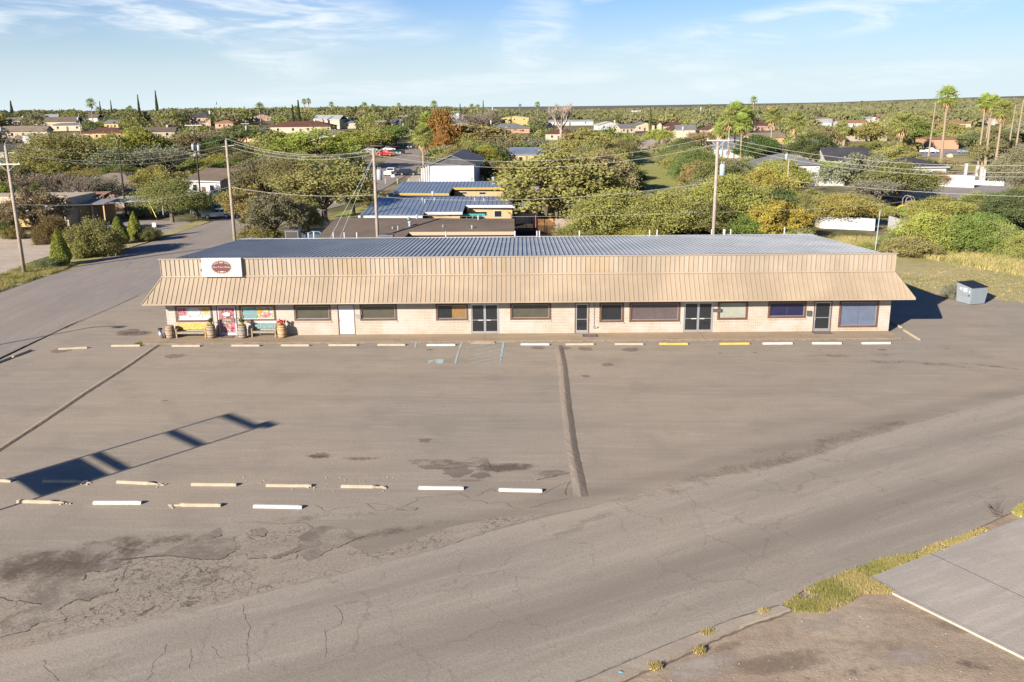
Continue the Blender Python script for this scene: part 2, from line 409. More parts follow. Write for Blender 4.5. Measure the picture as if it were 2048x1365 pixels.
# ------------------------------------------------------------------ ground sheets
def make_ground():
    radii = [0]+[3*1.105**i for i in range(84)]
    nA = 180; vs = []; fs = []
    vs.append((CX, CY, -.07))
    for r in radii[1:]:
        for j in range(nA):
            a = 2*math.pi*j/nA; x = CX+r*math.sin(a); y = CY+r*math.cos(a); vs.append((x, y, -.07+terr(x, y)))
    for j in range(nA): fs.append((0, 1+(j+1) % nA, 1+j))
    for i in range(len(radii)-2):
        for j in range(nA):
            a = 1+i*nA+j; b = 1+i*nA+(j+1) % nA; fs.append((a, b, b+nA, a+nA))
    mb = MB().add(vs, fs); o = struct('ground', mb, M_ground)
    o.data.polygons.foreach_set('use_smooth', [True]*len(o.data.polygons))
    bm = o.data
make_ground()
def cl(a, b, t): return a+(b-a)*t
# side street running away on the left and bending toward the centre
SS_L = [(-40, -120), (-31, -60), (-22.3, 5)]+[(-22.2, 22), (-21.5, 36), (-20.6, 55), (-19.8, 72), (-17.6, 92), (-13, 118), (-13, 150), (-14.8, 200), (-16, 255), (-18.7, 348), (-24, 500), (-30, 700)]
SS_R = [(-12, -120), (-10, -60), (-9.5, -5)]+[(-9.4, 4), (-8.7, 14), (-8.6, 40), (-8.4, 62), (-7, 80), (-2.5, 100), (-2, 130), (-2, 178), (-3.5, 215), (-5.4, 253), (-9, 335), (-14, 500), (-20, 700)]
def resample(pts, n):
    P = [Vector((*p, 0)) for p in pts]; L = [0]
    for i in range(1, len(P)): L.append(L[-1]+(P[i]-P[i-1]).length)
    out = []
    for k in range(n):
        s = L[-1]*k/(n-1); i = max(j for j in range(len(L)) if L[j] <= s+1e-6); i = min(i, len(P)-2)
        t = (s-L[i])/max(1e-6, L[i+1]-L[i]); p = P[i].lerp(P[i+1], t); out.append((p.x, p.y))
    return out
def strip(A, B, n, z, name, m):
    A = resample(A, n); B = resample(B, n); vs = []; fs = []
    for a, b in zip(A, B):
        for t in (0, .25, .5, .75, 1):
            x = cl(a[0], b[0], t); y = cl(a[1], b[1], t); vs.append((x, y, z+terr(x, y)))
    for i in range(n-1):
        for k in range(4): o = i*5+k; fs.append((o, o+1, o+6, o+5))
    return struct(name, MB().add(vs, fs), m)
strip(SS_L, SS_R, 160, .004, 'side_street', M_street)
# parking lot
LOT0 = [(-9.2, 26), (54.5, 26), (56, 21)]+xy([(1816, 580), (1880, 590), (1913, 593), (1976, 599), (2048, 606)])+[(90, 9), (98, 12)]
RN = [(-80, -88), (-30, -61), (-8, -49.2)]+xy([(0, 1308.6), (126, 1279.5), (290, 1245), (444, 1209.5), (615, 1165), (700, 1146), (871, 1100), (990, 1060), (1178, 1015), (1400, 960), (1593, 924), (1777, 863), (1916, 824), (2048, 790)])+[(90, 6), (150, 38)]
LOT = LOT0+[(x+.5, y-.9) for x, y in RN[:-1][::-1] if x > -9]+[(-9.3, -50.3)]
struct('parking_lot', MB().sheet(LOT, 0.), M_lot)
RS = [(-60, -100), (-10, -66), (10, -51)]+xy([(1169, 1365), (1340, 1293), (1560, 1213), (1620, 1173), (1762, 1120), (1820, 1108), (1915, 1075), (2048, 1015)])+[(75, -12), (110, 4), (165, 28)]
RNj = []
rr = random.Random(3)
for i in range(len(RN)-1):
    for j in range(8):
        t = j/8; RNj.append((cl(RN[i][0], RN[i+1][0], t)+rr.uniform(-.05, .05), cl(RN[i][1], RN[i+1][1], t)+rr.uniform(-.06, .06)))
struct('front_road', MB().sheet(RNj+RS[::-1], .008), M_road)
struct('dirt_ground', MB().sheet(RS+[(165, -80), (60, -110), (-60, -130)], -.03), M_dirt)
PAD = xy([(1737, 1157), (2048, 1036)])+[(62, -22), (70, -34)]+xy([(2048, 1312)])[:0]+[(56, -48)]
pl = xy([(1737, 1157), (1790, 1185), (2048, 1312)]); dirv = (Vector(pl[2])-Vector(pl[1])).normalized(); endp = Vector(pl[2])+dirv*14
PAD = [pl[0]]+xy([(2048, 1036)])+[(66, -19.5), (76, -36), (endp.x, endp.y), pl[1]]
struct('concrete_pad', MB().prism(PAD, -.03, .03), M_conc)
q = xy([(1859, 1108), (2048, 1197)])
mb = MB(); a = Vector((*q[0], .0305)); b_ = Vector((*q[1], .0305)); e = b_+(b_-a).normalized()*10
nrm = Vector((-(b_-a).y, (b_-a).x, 0)).normalized()*.02
mb.add([a-nrm+Vector((0,0,.003)), e-nrm+Vector((0,0,.003)), e+nrm+Vector((0,0,.003)), a+nrm+Vector((0,0,.003))], [(0, 1, 2, 3)])
struct('pad_joint', mb, M_dkstain)
e2 = endp; p1 = Vector(pl[1]); dd = (e2-p1).normalized(); nn = Vector((dd.y, -dd.x))*.15
struct('pad_edge_curb', MB().prism([tuple(p1), tuple(e2), tuple(e2+nn), tuple(p1+nn)], -.03, .042), M_conc)
CB = xy([(1100, 1393), (1169, 1365), (1340, 1291), (1463, 1243), (1563, 1214)]); CB2 = xy([(1581, 1221), (1480, 1255), (1362, 1309), (1230, 1365), (1150, 1400)])
ex = Vector(CB[0])-Vector(CB[1]); ex = ex.normalized()*25; CB = [(CB[0][0]+ex.x, CB[0][1]+ex.y)]+CB; CB2 = CB2+[(CB2[-1][0]+ex.x, CB2[-1][1]+ex.y)]
struct('curb', MB().prism(CB+CB2, -.03, .06), M_curb)
# worn asphalt: patches traced where they lie on the lot
Z12 = lambda pts: [(x/2.926, 960+y/2.926) for x, y in pts]
Z34 = lambda pts: [(700+x/2.926, 660+y/2.926) for x, y in pts]
def ribbon(mb, pts, w, z, seed=0, jit=.05, step=.25):
    rr = random.Random(seed); P = [Vector(p) for p in pts]; out = []
    for i in range(len(P)-1):
        L = (P[i+1]-P[i]).length; k = max(1, int(L/step))
        for j in range(k): out.append(P[i].lerp(P[i+1], j/k)+Vector((rr.uniform(-jit, jit), rr.uniform(-jit, jit))))
    out.append(P[-1]); vs = []; fs = []
    for i, p in enumerate(out):
        d = (out[min(i+1, len(out)-1)]-out[max(i-1, 0)]).normalized(); n = Vector((-d.y, d.x))*w*rr.uniform(.4, 1.1)/2
        vs += [(p.x-n.x, p.y-n.y, z), (p.x+n.x, p.y+n.y, z)]
    for i in range(len(out)-1): fs.append((2*i, 2*i+2, 2*i+3, 2*i+1))
    mb.add(vs, fs)
PE = MB()
patches = [
 Z12([(0, 530), (180, 500), (360, 470), (480, 490), (640, 460), (820, 455), (960, 430), (1060, 380), (1200, 320), (1290, 280), (1290, 330), (1240, 345), (1370, 345), (1390, 400), (1300, 465), (1180, 470), (1000, 445), (830, 455), (700, 480), (720, 510), (620, 540), (500, 540), (480, 590), (620, 570), (680, 575), (670, 600), (695, 640), (640, 665), (580, 680), (530, 710), (430, 710), (330, 765), (390, 810), (380, 830), (230, 840), (150, 890), (0, 925), (0, 830), (60, 790), (130, 765), (260, 735), (120, 710), (0, 690)]),
 Z12([(1560, 460), (1680, 420), (1780, 370), (1740, 340), (1830, 280), (1900, 270), (2030, 290), (2130, 330), (2048, 365), (1950, 400), (1800, 480), (1760, 450), (1760, 415), (1680, 440), (1600, 465)]),
 Z12([(1460, 290), (1530, 280), (1575, 305), (1540, 335), (1470, 320)]), Z12([(1455, 430), (1540, 420), (1560, 460), (1460, 465)]),
 Z34([(270, 1050), (310, 1030), (400, 1042), (380, 1058)]), Z34([(380, 790), (560, 790), (720, 745), (800, 750), (820, 800), (870, 830), (700, 800), (560, 815), (420, 815)]),
 Z34([(1060, 840), (1070, 828), (1230, 822), (1290, 838), (1180, 862), (1090, 880)]),
]
for i, p in enumerate(patches):
    pol = rough_poly(xy(p), .05 if i < 2 else .04, 7, i+2)
    struct('asphalt_patch', MB().prism(pol, .001, .006+.0004*i), M_patch)
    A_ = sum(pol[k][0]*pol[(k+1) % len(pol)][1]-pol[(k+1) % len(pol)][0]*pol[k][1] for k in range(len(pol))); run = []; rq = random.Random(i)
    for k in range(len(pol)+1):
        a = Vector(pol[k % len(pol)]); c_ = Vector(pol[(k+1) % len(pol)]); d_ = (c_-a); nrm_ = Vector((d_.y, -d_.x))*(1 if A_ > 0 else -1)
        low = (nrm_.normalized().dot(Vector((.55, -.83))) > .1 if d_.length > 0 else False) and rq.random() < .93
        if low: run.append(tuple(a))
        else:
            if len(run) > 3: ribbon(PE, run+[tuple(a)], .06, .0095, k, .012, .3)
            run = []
# crazed band between lot and road, cracks as thin dark ribbons
cz = xy([(0, 1200), (120, 1160), (230, 1100), (340, 1120), (480, 1070), (560, 1040), (680, 1085), (740, 1110), (880, 1060), (990, 1035), (1080, 1030)]+[(990, 1056), (871, 1096), (700, 1142), (615, 1161), (444, 1205), (290, 1241), (126, 1275), (0, 1304)])
cz = [(cz[0][0]-8, cz[0][1]-3)]+cz+[(cz[-1][0]-8, cz[-1][1]-4)]
struct('crazed_asphalt', MB().sheet(rough_poly(cz, .1, 4, 9), .001), M_allig)
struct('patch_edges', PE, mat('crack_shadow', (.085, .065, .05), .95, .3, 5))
cr = MB()
cracks = [Z34([(100, 1020), (130, 1015), (250, 1035)]), Z34([(100, 1020), (130, 1045), (170, 1058), (260, 1045), (300, 1040), (400, 1000), (390, 985), (500, 975), (600, 965), (640, 955), (700, 985)]), Z34([(620, 1005), (690, 1000), (760, 1000), (800, 1020), (870, 1010), (920, 1015), (960, 1048), (1050, 1045), (1150, 1015), (1280, 990)]),
 Z34([(740, 975), (800, 945), (815, 930), (870, 950), (980, 965), (1120, 965), (1240, 905), (1290, 890)]), Z34([(1290, 890), (1260, 930), (1265, 970)]), Z34([(1380, 950), (1360, 910), (1385, 905)]), Z34([(1400, 1040), (1180, 1080), (1000, 1130), (850, 1170), (500, 1287)]), Z12([(1850, 150), (1880, 165), (1900, 185), (1925, 188), (1960, 170), (2048, 160)]),
 Z12([(1360, 250), (1480, 245), (1640, 262), (1760, 250)]), Z12([(1650, 262), (1700, 255), (1780, 250), (1830, 280)]), Z12([(1640, 480), (1730, 460), (1740, 440)]),
 Z12([(1420, 730), (1425, 780), (1450, 830), (1460, 900), (1450, 960), (1445, 1050), (1460, 1120)]), Z12([(1115, 990), (1125, 1040), (1105, 1090), (1110, 1110)]), Z12([(1240, 980), (1260, 1000), (1300, 1045)]), Z12([(260, 1060), (265, 1110), (330, 1150), (345, 1180)]), Z12([(970, 960), (960, 1010), (900, 1060), (885, 1140), (850, 1180)]), Z12([(1900, 880), (1915, 960), (1900, 1040)]), Z12([(1960, 740), (2010, 800), (1990, 850), (1900, 900)])]
for i, c in enumerate(cracks): ribbon(cr, xy(c), .024 if i < 11 else .014, .0135, i, .045, .16)
# joints by the side street and walk
ribbon(cr, xy([(0, 716), (72, 682), (148, 649), (215, 620), (277, 592)]), .1, .0136, 31, .05)
ribbon(cr, xy([(270, 690), (290, 677), (328, 657)]), .06, .0136, 32, .03)
ribbon(cr, xy([(1140, 1372), (1169, 1361), (1340, 1288), (1463, 1240), (1560, 1211)]), .09, .0137, 71, .03); 
struct('pavement_cracks', cr, M_dkstain)
gr_ = MB(); ribbon(gr_, xy([(1234, 1368), (1364, 1312), (1482, 1258), (1583, 1223)]), .12, -.02, 72, .04); struct('curb_gap', gr_, M_dkstain)
# humps
def hump(pts, w, h, name, label, dk=3):
    P = resample(pts, 90); rr = random.Random(5); vs = []; fs = []; prof = [(-.5, 0), (-.36, .45), (-.18, .9), (0, 1), (.18, .9), (.36, .45), (.5, 0)]
    for i, p in enumerate(P):
        a = Vector(P[max(0, i-1)]); b = Vector(P[min(len(P)-1, i+1)]); d = (b-a).normalized(); n = Vector((-d.y, d.x)); ww = w*rr.uniform(.94, 1.06)
        f = min(1, i/4, (len(P)-1-i)/4)
        for t, hh in prof:
            j = rr.uniform(-.006, .006)*(hh > 0)
            vs.append((p[0]+n.x*t*ww, p[1]+n.y*t*ww, .003+h*hh*f+j))
    k = len(prof)
    mb = MB(); mb.v = vs
    for i in range(len(P)-1):
        for j in range(k-1): o = i*k+j; mb.f.append((o, o+k, o+k+1, o+1)); mb.m.append(1 if j >= dk else 0)  # profile right of the crest uses the darker asphalt
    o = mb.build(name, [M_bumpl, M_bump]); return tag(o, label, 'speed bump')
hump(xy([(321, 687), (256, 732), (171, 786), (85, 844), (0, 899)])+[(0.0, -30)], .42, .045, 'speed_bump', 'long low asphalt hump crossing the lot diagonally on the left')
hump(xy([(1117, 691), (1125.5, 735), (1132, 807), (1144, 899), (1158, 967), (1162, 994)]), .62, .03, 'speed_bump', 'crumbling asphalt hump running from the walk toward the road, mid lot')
tm = MB(); Z56 = lambda pts: xy([(1400+x/3.1, 560+y/3.1) for x, y in pts])
for k, q in enumerate(([(1240, 545), (1360, 580), (1430, 625), (1500, 665)], [(1410, 650), (1280, 690), (1180, 740), (1080, 790), (1010, 840), (950, 900), (900, 960), (800, 1030), (700, 1080)], [(1430, 660), (1300, 705), (1200, 757), (1100, 808), (1032, 858), (975, 915), (925, 975)], [(800, 1090), (880, 1130), (960, 1180), (1010, 1225), (1060, 1280)], [(1540, 520), (1620, 545), (1700, 590)], [(1080, 1165), (1200, 1120), (1400, 1060), (1700, 980), (2010, 880)])):
    ribbon(tm, q, .22, .0142+.0002*k, 60+k, .03, .5)
struct('tyre_marks', tm, asphalt('tyre_mark', (.285, .238, .185), 0, 0, dark=.5, fine=1.4))
# painted accessible bay
M_bluep = mat('faded_blue_paint', (.38, .48, .47), .85, .2, 3)
M_bluew = mat('worn_blue_paint', (.38, .43, .42), .85, .25, 3)
mk = MB()
def line(a, b, w, mi=0):
    (ax, ay), (bx, by) = xy([a, b]); d = Vector((bx-ax, by-ay)).normalized(); n = Vector((-d.y, d.x))*w/2
    mk.add([(ax-n.x, ay-n.y, .012), (bx-n.x, by-n.y, .012), (bx+n.x, by+n.y, .012), (ax+n.x, ay+n.y, .012)], [(3, 2, 1, 0)], mi)
line((833.3, 684), (829.5, 696), .13); line((925, 684), (919, 697), .14); line((919, 698), (915, 710), .12, 1); line((915, 710), (910.5, 727), .13)
line((1007.6, 682.5), (1002, 716), .16); line((1002, 716), (1001, 729), .12, 1)
for y0, y1, x0 in ((697, 684, 932), (701, 691, 952), (711, 699, 947), (720, 707, 940), (727.5, 715, 938), (730, 722.5, 963)): line((x0, y0), (1004, y1), .10, 1 if y0 > 715 else 0)
s = xy([(872, 718.5), (888, 719), (886.5, 728), (876, 728.5)]); mk.sheet(s, .0125)
s = xy([(857, 721), (864, 720.5), (863, 725), (856, 726)]); mk.sheet(s, .0122, 1)
line((856, 728), (864, 724), .09, 2); line((864, 724), (866, 720.5), .1, 2); line((865, 720.3), (871, 720.5), .1, 2); line((870, 721), (874, 726), .1, 2); line((874, 726), (885, 728), .09, 2); line((866, 724), (871, 724), .08, 2)
tag(mk.build('bay_markings', [M_bluep, M_bluew, M_offw]), None, None, None, 'structure')
# sidewalk
walk = [(-1.0, -2.15), (52.85, -2.1), (52.75, 0), (-.05, 0), (-.05, 6), (-1.6, 6), (-1.6, -.9)]
WM = MB().prism(walk, 0, .12); 
w = xy([(950, 688), (988, 688)]); WM.hexa([(w[0][0]-.3, w[0][1], .001), (w[1][0]+.1, w[1][1], .001), (w[1][0], -2.16, .001), (w[0][0], -2.16, .001), (w[0][0]-.3, w[0][1], .02), (w[1][0]+.1, w[1][1], .02), (w[1][0], -2.16, .119), (w[0][0], -2.16, .119)])
struct('sidewalk', WM, M_walkc)
cj = MB(); cj.box(-1.0, 52.86, -2.158, -2.1525, 0.001, .112)
for x in (8.6, 17.2, 23.3, 31, 39, 46): cj.box(x, x+.02, -2.148, -.01, .1205, .1225)
struct('sidewalk_joints', cj, M_dkstain)
# stains on the lot below the stops
st = MB(); rr = random.Random(8)
for px, py, w in ((350, 713, 1.3), (860, 700, .5), (1075, 696, .9), (1170, 698, 1.1), (1260, 700, 1.2), (1172, 753, .6), (1130, 697, .8), (1215, 730, .9), (850, 881, .6), (915, 945, 1.2), (960, 952, .8), (1765, 700, .5), (1440, 707, .25), (1510, 706, .3), (1640, 700, .2), (255, 664, 1.6), (120, 702, 1.2), (330, 802, .35), (640, 912, .8)):
    g = G(px, py); pol = []
    for j in range(18):
        a = 2*math.pi*j/18; r = w*rr.uniform(.35, .62); pol.append((g.x+r*math.cos(a)*1.1, g.y+r*math.sin(a)*.9))
    st.sheet(pol, .0065)
def stainmat(name, c, AL_=.74):
    m, b, out = newmat(name); co = b.n('ShaderNodeTexCoord').outputs['Object']; a = b.n('ShaderNodeAttribute', {'attribute_name': 'm'}).outputs['Fac']
    n = b.math('ADD', b.math('MULTIPLY', b.noise(co, .9, 7, .72, .4), .7), b.math('MULTIPLY', b.noise(co, 6, 4, .75), .3)); al = b.math('MULTIPLY', b.step(b.math('ADD', n, b.math('MULTIPLY', b.math('SUBTRACT', a, .5), .5)), .44, .74), AL_)
    finish(b, out, b.mix(n, sc(c, .8), sc(c, 1.2)), .93, alpha=al, spec=.2); return m
SD = stainmat('dirt_stain_dark', (.15, .115, .085)); SL = stainmat('dust_stain_pale', (.46, .395, .32), .8); SB = stainmat('dirt_stain_brown', (.25, .19, .135), .45)
def soft(px, py, rx, ry, rot, m_, z, k=1.):
    g = G(px, py); vs, fs, ms = [], [], []; nr_, na = 6, 28; ca, sa = math.cos(R(rot)), math.sin(R(rot))
    for i in range(nr_+1):
        for j in range(na):
            t = i/nr_; a = 6.2832*j/na; x, y = rx*t*math.cos(a), ry*t*math.sin(a); vs.append((g.x+x*ca-y*sa, g.y+x*sa+y*ca, z)); ms.append(k*(1-t*t)-.9*t**6)
    for i in range(nr_):
        for j in range(na): j2 = (j+1) % na; fs.append((i*na+j, (i+1)*na+j, (i+1)*na+j2, i*na+j2))
    mb = MB().add(vs, fs); o = struct('ground_stain', mb, m_); a = o.data.attributes.new('m', 'FLOAT', 'POINT'); a.data.foreach_set('value', ms)
zs = .015
for px, py, rx, ry, rot, m_, k in ((90, 1130, 6, 2.0, 15, SD, .75), (290, 1085, 5, 1.3, 12, SD, .6), (880, 926, 3, .7, -4, SD, .62), (1005, 936, 2.6, .9, 6, SD, .8), (720, 918, 1.8, .5, 0, SD, .6), (640, 914, 1.3, .4, -8, SD, .65), (930, 962, 1.4, .3, 0, SB, .8), (1150, 930, 2.2, .8, 0, SD, .45), (270, 668, 2.2, 1.2, 10, SD, .8), (1690, 712, 7, .8, 0, SB, .6), (1880, 730, 5, .9, -20, SD, .55), (1520, 930, 9, 1.1, 26, SB, .7), (1720, 868, 7, 1.1, 28, SB, .7), (1330, 985, 6, .8, 24, SB, .55),
  (1560, 905, 8, 2.0, 20, SB, .4), (560, 880, 12, 1.0, 2, SB, .35), (200, 930, 8, 1.1, 0, SD, .4), (780, 1065, 5, .8, 20, SD, .55), (640, 1035, 5, .6, 8, SD, .5), (370, 1165, 3, .7, 18, SD, .55), (450, 1140, 2.4, .6, 18, SD, .5), (1450, 830, 9, 1.1, 4, SL, .28), (850, 815, 8, .9, 2, SL, .3), (380, 790, 7, .7, 2, SL, .3), (1500, 880, 6, .35, 20, SL, .35), (1480, 1150, 1.6, 1.0, -60, SL, .45), (1640, 1060, 8, .8, 28, SL, .2), (1980, 650, 9, 3.2, -15, SL, .42), (1960, 612, 6, 1.3, 0, SL, .55), (1930, 700, 8, 1.4, -12, SD, .42), (2000, 735, 4, .7, -25, SD, .6), (1760, 725, 3, .7, 0, SD, .55), (1290, 900, 10, 1.4, 8, SL, .3)):
    zs += .0002; soft(px, py, rx, ry, rot, m_, zs, k)
zs = -.028
for px, py, rx, ry, rot, m_, k in ((1400, 1335, 2.2, 1., 20, SL, .9), (1650, 1240, 2.6, .8, 20, SL, .7), (1560, 1325, 3.0, .8, 14, SB, .9), (1700, 1345, 2.6, .7, 8, SD, .5), (1950, 1330, 1.0, .4, -20, SD, .75), (1820, 1310, 1.6, .9, 20, SL, .8), (1900, 1250, 1.6, .6, -30, SB, .8), (1750, 1290, 2.5, .8, 0, SB, .6), (1460, 1290, 1.0, .4, 25, SB, .8)):
    zs += .0002; soft(px, py, rx, ry, rot, m_, zs, k)
zs = .0315
for px, py, rx, ry, rot, m_, k in ((1900, 1130, 2.2, .7, 20, SL, .35), (1990, 1230, 2.0, .6, -20, SD, .12), (1880, 1190, 1.4, .5, 10, SD, .12), (2010, 1120, 2., .5, 28, SD, .1)):
    zs += .0002; soft(px, py, rx, ry, rot, m_, zs, k)
M_soft = asphalt('oil_stain', (.22, .18, .145), 0, 0, dark=.4)
struct('oil_stains', st, M_soft)

# land left of the side street and behind
struct('dirt_lot', MB().sheet(xy([(-60, 560), (0, 553), (50, 528), (98, 512), (135, 500), (150, 470), (90, 462), (0, 470), (-80, 475)]), -.02), M_paledirt)
struct('driveway', MB().sheet(xy([(200, 452), (236, 445), (278, 441), (367, 442), (402, 451), (388, 458), (362, 466), (300, 473), (236, 484), (205, 480)]), -.015), M_farroad)
struct('street_verge', MB().sheet(xy([(-80, 610), (0, 586), (61, 563), (135, 542), (205, 516), (267, 493), (340, 471), (420, 444), (400, 440), (330, 466), (250, 486), (180, 505), (98, 520), (50, 535), (0, 556), (-80, 575)]), .01), M_field)
struct('back_lane', MB().sheet(xy([(545, 425), (640, 392), (668, 400), (640, 440), (560, 448)]), -.01), M_farroad)
struct('front_lawn', MB().sheet(xy([(560, 472), (640, 445), (680, 425), (735, 410), (760, 418), (700, 440), (640, 480)]), -.012), M_lawn)
FIELD = [(54.5, 26), (56, 21)]+xy([(1816, 580), (1880, 590), (1913, 593), (1976, 599), (2048, 606)])+[(92, 9), (130, 14), (130, 50), (54.5, 40)]
struct('grass_field', MB().sheet(FIELD, .002), M_field)
LAWN = xy([(1262, 385), (1330, 392), (1370, 378), (1345, 335), (1322, 303), (1300, 298), (1240, 304), (1240, 340)])
struct('mown_lawn', MB().sheet(LAWN, -.005), M_lawn)
struct('bare_lot', MB().sheet(xy([(1235, 303), (1262, 292), (1300, 279), (1395, 271), (1425, 285), (1400, 295), (1320, 301), (1300, 297)]), -.003), M_paledirt)
struct('cross_road', MB().sheet(xy([(1790, 322), (1850, 315), (2048, 303), (2400, 292), (2400, 278), (2048, 288), (1850, 303), (1780, 313)]), -.002), M_farroad)
struct('roadside_lawn', MB().sheet(xy([(1800, 324), (1860, 315), (2048, 306), (2300, 300), (2300, 340), (2048, 350), (1930, 345)]), -.006), M_drygrass)
struct('paved_yard', MB().sheet(xy([(1850, 375), (1900, 348), (2048, 345), (2200, 345), (2200, 425), (2048, 420), (1930, 418), (1860, 405)]), -.004), M_farroad)
struct('dirt_yard', MB().sheet(xy([(1045, 448), (1180, 448), (1230, 500), (1020, 500)]), -.004), M_dirt)
struct('gravel_shoulder', MB().sheet(xy([(800, 270), (745, 290), (700, 330), (640, 372), (610, 398), (700, 372), (760, 330), (800, 308), (838, 290)]), -.003), M_paledirt)
struct('gravel_yard', MB().sheet(xy([(770, 405), (830, 345), (860, 345), (860, 372), (800, 385)]), -.0035), M_paledirt)

# ------------------------------------------------------------------ the strip mall
W = 52.75; ZT = 4.5; ZP = 5.8
bld = thing('strip_mall', 'long one storey cream brick shop row with tan metal awning and grey metal roof', 'building', (0, 0, 0))
def wx(px, py=640): return aty(px, py, 0).x
def wz(px, py): return aty(px, py, 0).z
ops = []   # (kind, pxl, pxr, py_bottom, glass, extra)
spec_ = [('poster', 353.5, 424.5, 643, None), ('door', 434.5, 474, 671, 'posterdoor'), ('poster2', 481.5, 551, 641, None), ('win', 590.5, 661, 640.5, GL_olive),
 ('door', 676, 709.7, 668.3, 'white'), ('win', 722, 793, 640, GL_olive), ('win', 873.4, 935, 640, 'half'), ('dbl', 941.5, 998, 667.5, None), ('win', 1021.8, 1100.5, 638.5, GL_olive),
 ('door', 1149.3, 1178.2, 667.5, 'glass'), ('win', 1200, 1246, 643.7, GL_dark), ('win', 1259.7, 1358.3, 642.5, GL_mauve), ('dbl', 1366.7, 1425.5, 664.5, None), ('win', 1435.5, 1493, 638.6, GL_pale),
 ('win', 1536, 1609.4, 635.3, GL_navy), ('door', 1626, 1662, 663, 'glass'), ('win', 1677.8, 1754, 653.8, GL_blue)]
T = .28; ZO = 2.38; Z0 = .12
wall = MB(); x = 0.
for k, a, b_, yb, g in spec_:
    xa, xb = wx(a, 640), wx(b_, 640); zb = Z0 if k in ('door', 'dbl') else wz((a+b_)/2, yb)
    wall.box(x, xa, 0, T, Z0-.1, ZO); ops.append((k, xa, xb, zb, g))
    if zb > Z0+.01: wall.box(xa, xb, 0, T, Z0-.1, zb)
    x = xb
wall.box(x, W, 0, T, Z0-.1, ZO); wall.box(0, W, 0, T, ZO, ZT+.05)
o = wall.build('front_wall', M_brick, bld)
for nm, args in (('side_wall', (0, T, T, 22, 0, 4.3)), ('side_wall', (W-T, W, T, 22, 0, 4.3)), ('rear_wall', (T, W-T, 22-T, 22, 0, 3.6))):
    MB().box(*args).build(nm, M_brick, bld)
def frame_mb(x0, x1, z0, z1, w, y0, y1, top=True, wb=None):
    mb = MB(); wb = w if wb is None else wb
    mb.box(x0, x0+w, y0, y1, z0, z1); mb.box(x1-w, x1, y0, y1, z0, z1)
    if top: mb.box(x0+w, x1-w, y0, y1, z1-w, z1)
    if wb: mb.box(x0+w, x1-w, y0, y1, z0, z0+wb)
    return mb
GRAPE = [mat('grape_pink', (.36, .13, .17), .5, .3, 4), mat('plum_red', (0.236, 0.025, 0.050), .5, .3, 4), mat('orange_fruit', (0.496, 0.223, 0.037), .5, .2, 4), mat('leaf_green', (0.174, 0.260, 0.087), .5, .3, 4), mat('mint_green', (0.310, 0.384, 0.260), .5, .2, 4), mat('poster_grey', (0.360, 0.372, 0.384), .4, .05), mat('poster_white', (0.471, 0.471, 0.484), .4, .03), mat('poster_ring', (0.099, 0.105, 0.118), .5, .1), mat('poster_blue', (.09, .27, .31), .4, .12), mat('poster_orange', (0.527, 0.186, 0.074), .4, .1), mat('poster_brown', (0.186, 0.099, 0.062), .5, .2), mat('poster_yellow', (.44, .34, .12), .5, .2), mat('macaron_pink', (.40, .17, .19), .5, .2)]
def fruit(mb, x0, x1, z0, z1, y, cols, n, r, seed):
    rr = random.Random(seed)
    mb.add([(x0, y, z0), (x1, y, z0), (x1, y, z1), (x0, y, z1)], [(0, 1, 2, 3)], cols[0])
    for i in range(n):
        q = rr.uniform(.6, 1.2)*r; mb.disc((rr.uniform(x0+q, x1-q), rr.uniform(z0+q, z1-q)), q, q*rr.uniform(.7, 1), y-.001-.0006*i, 9, rr.choice(cols))
def oval(mb, c, rx, rz, y, ring=7, face=6):
    mb.disc(c, rx, rz, y-.001, 32, ring); mb.disc(c, rx*.94, rz*.92, y-.002, 32, face)
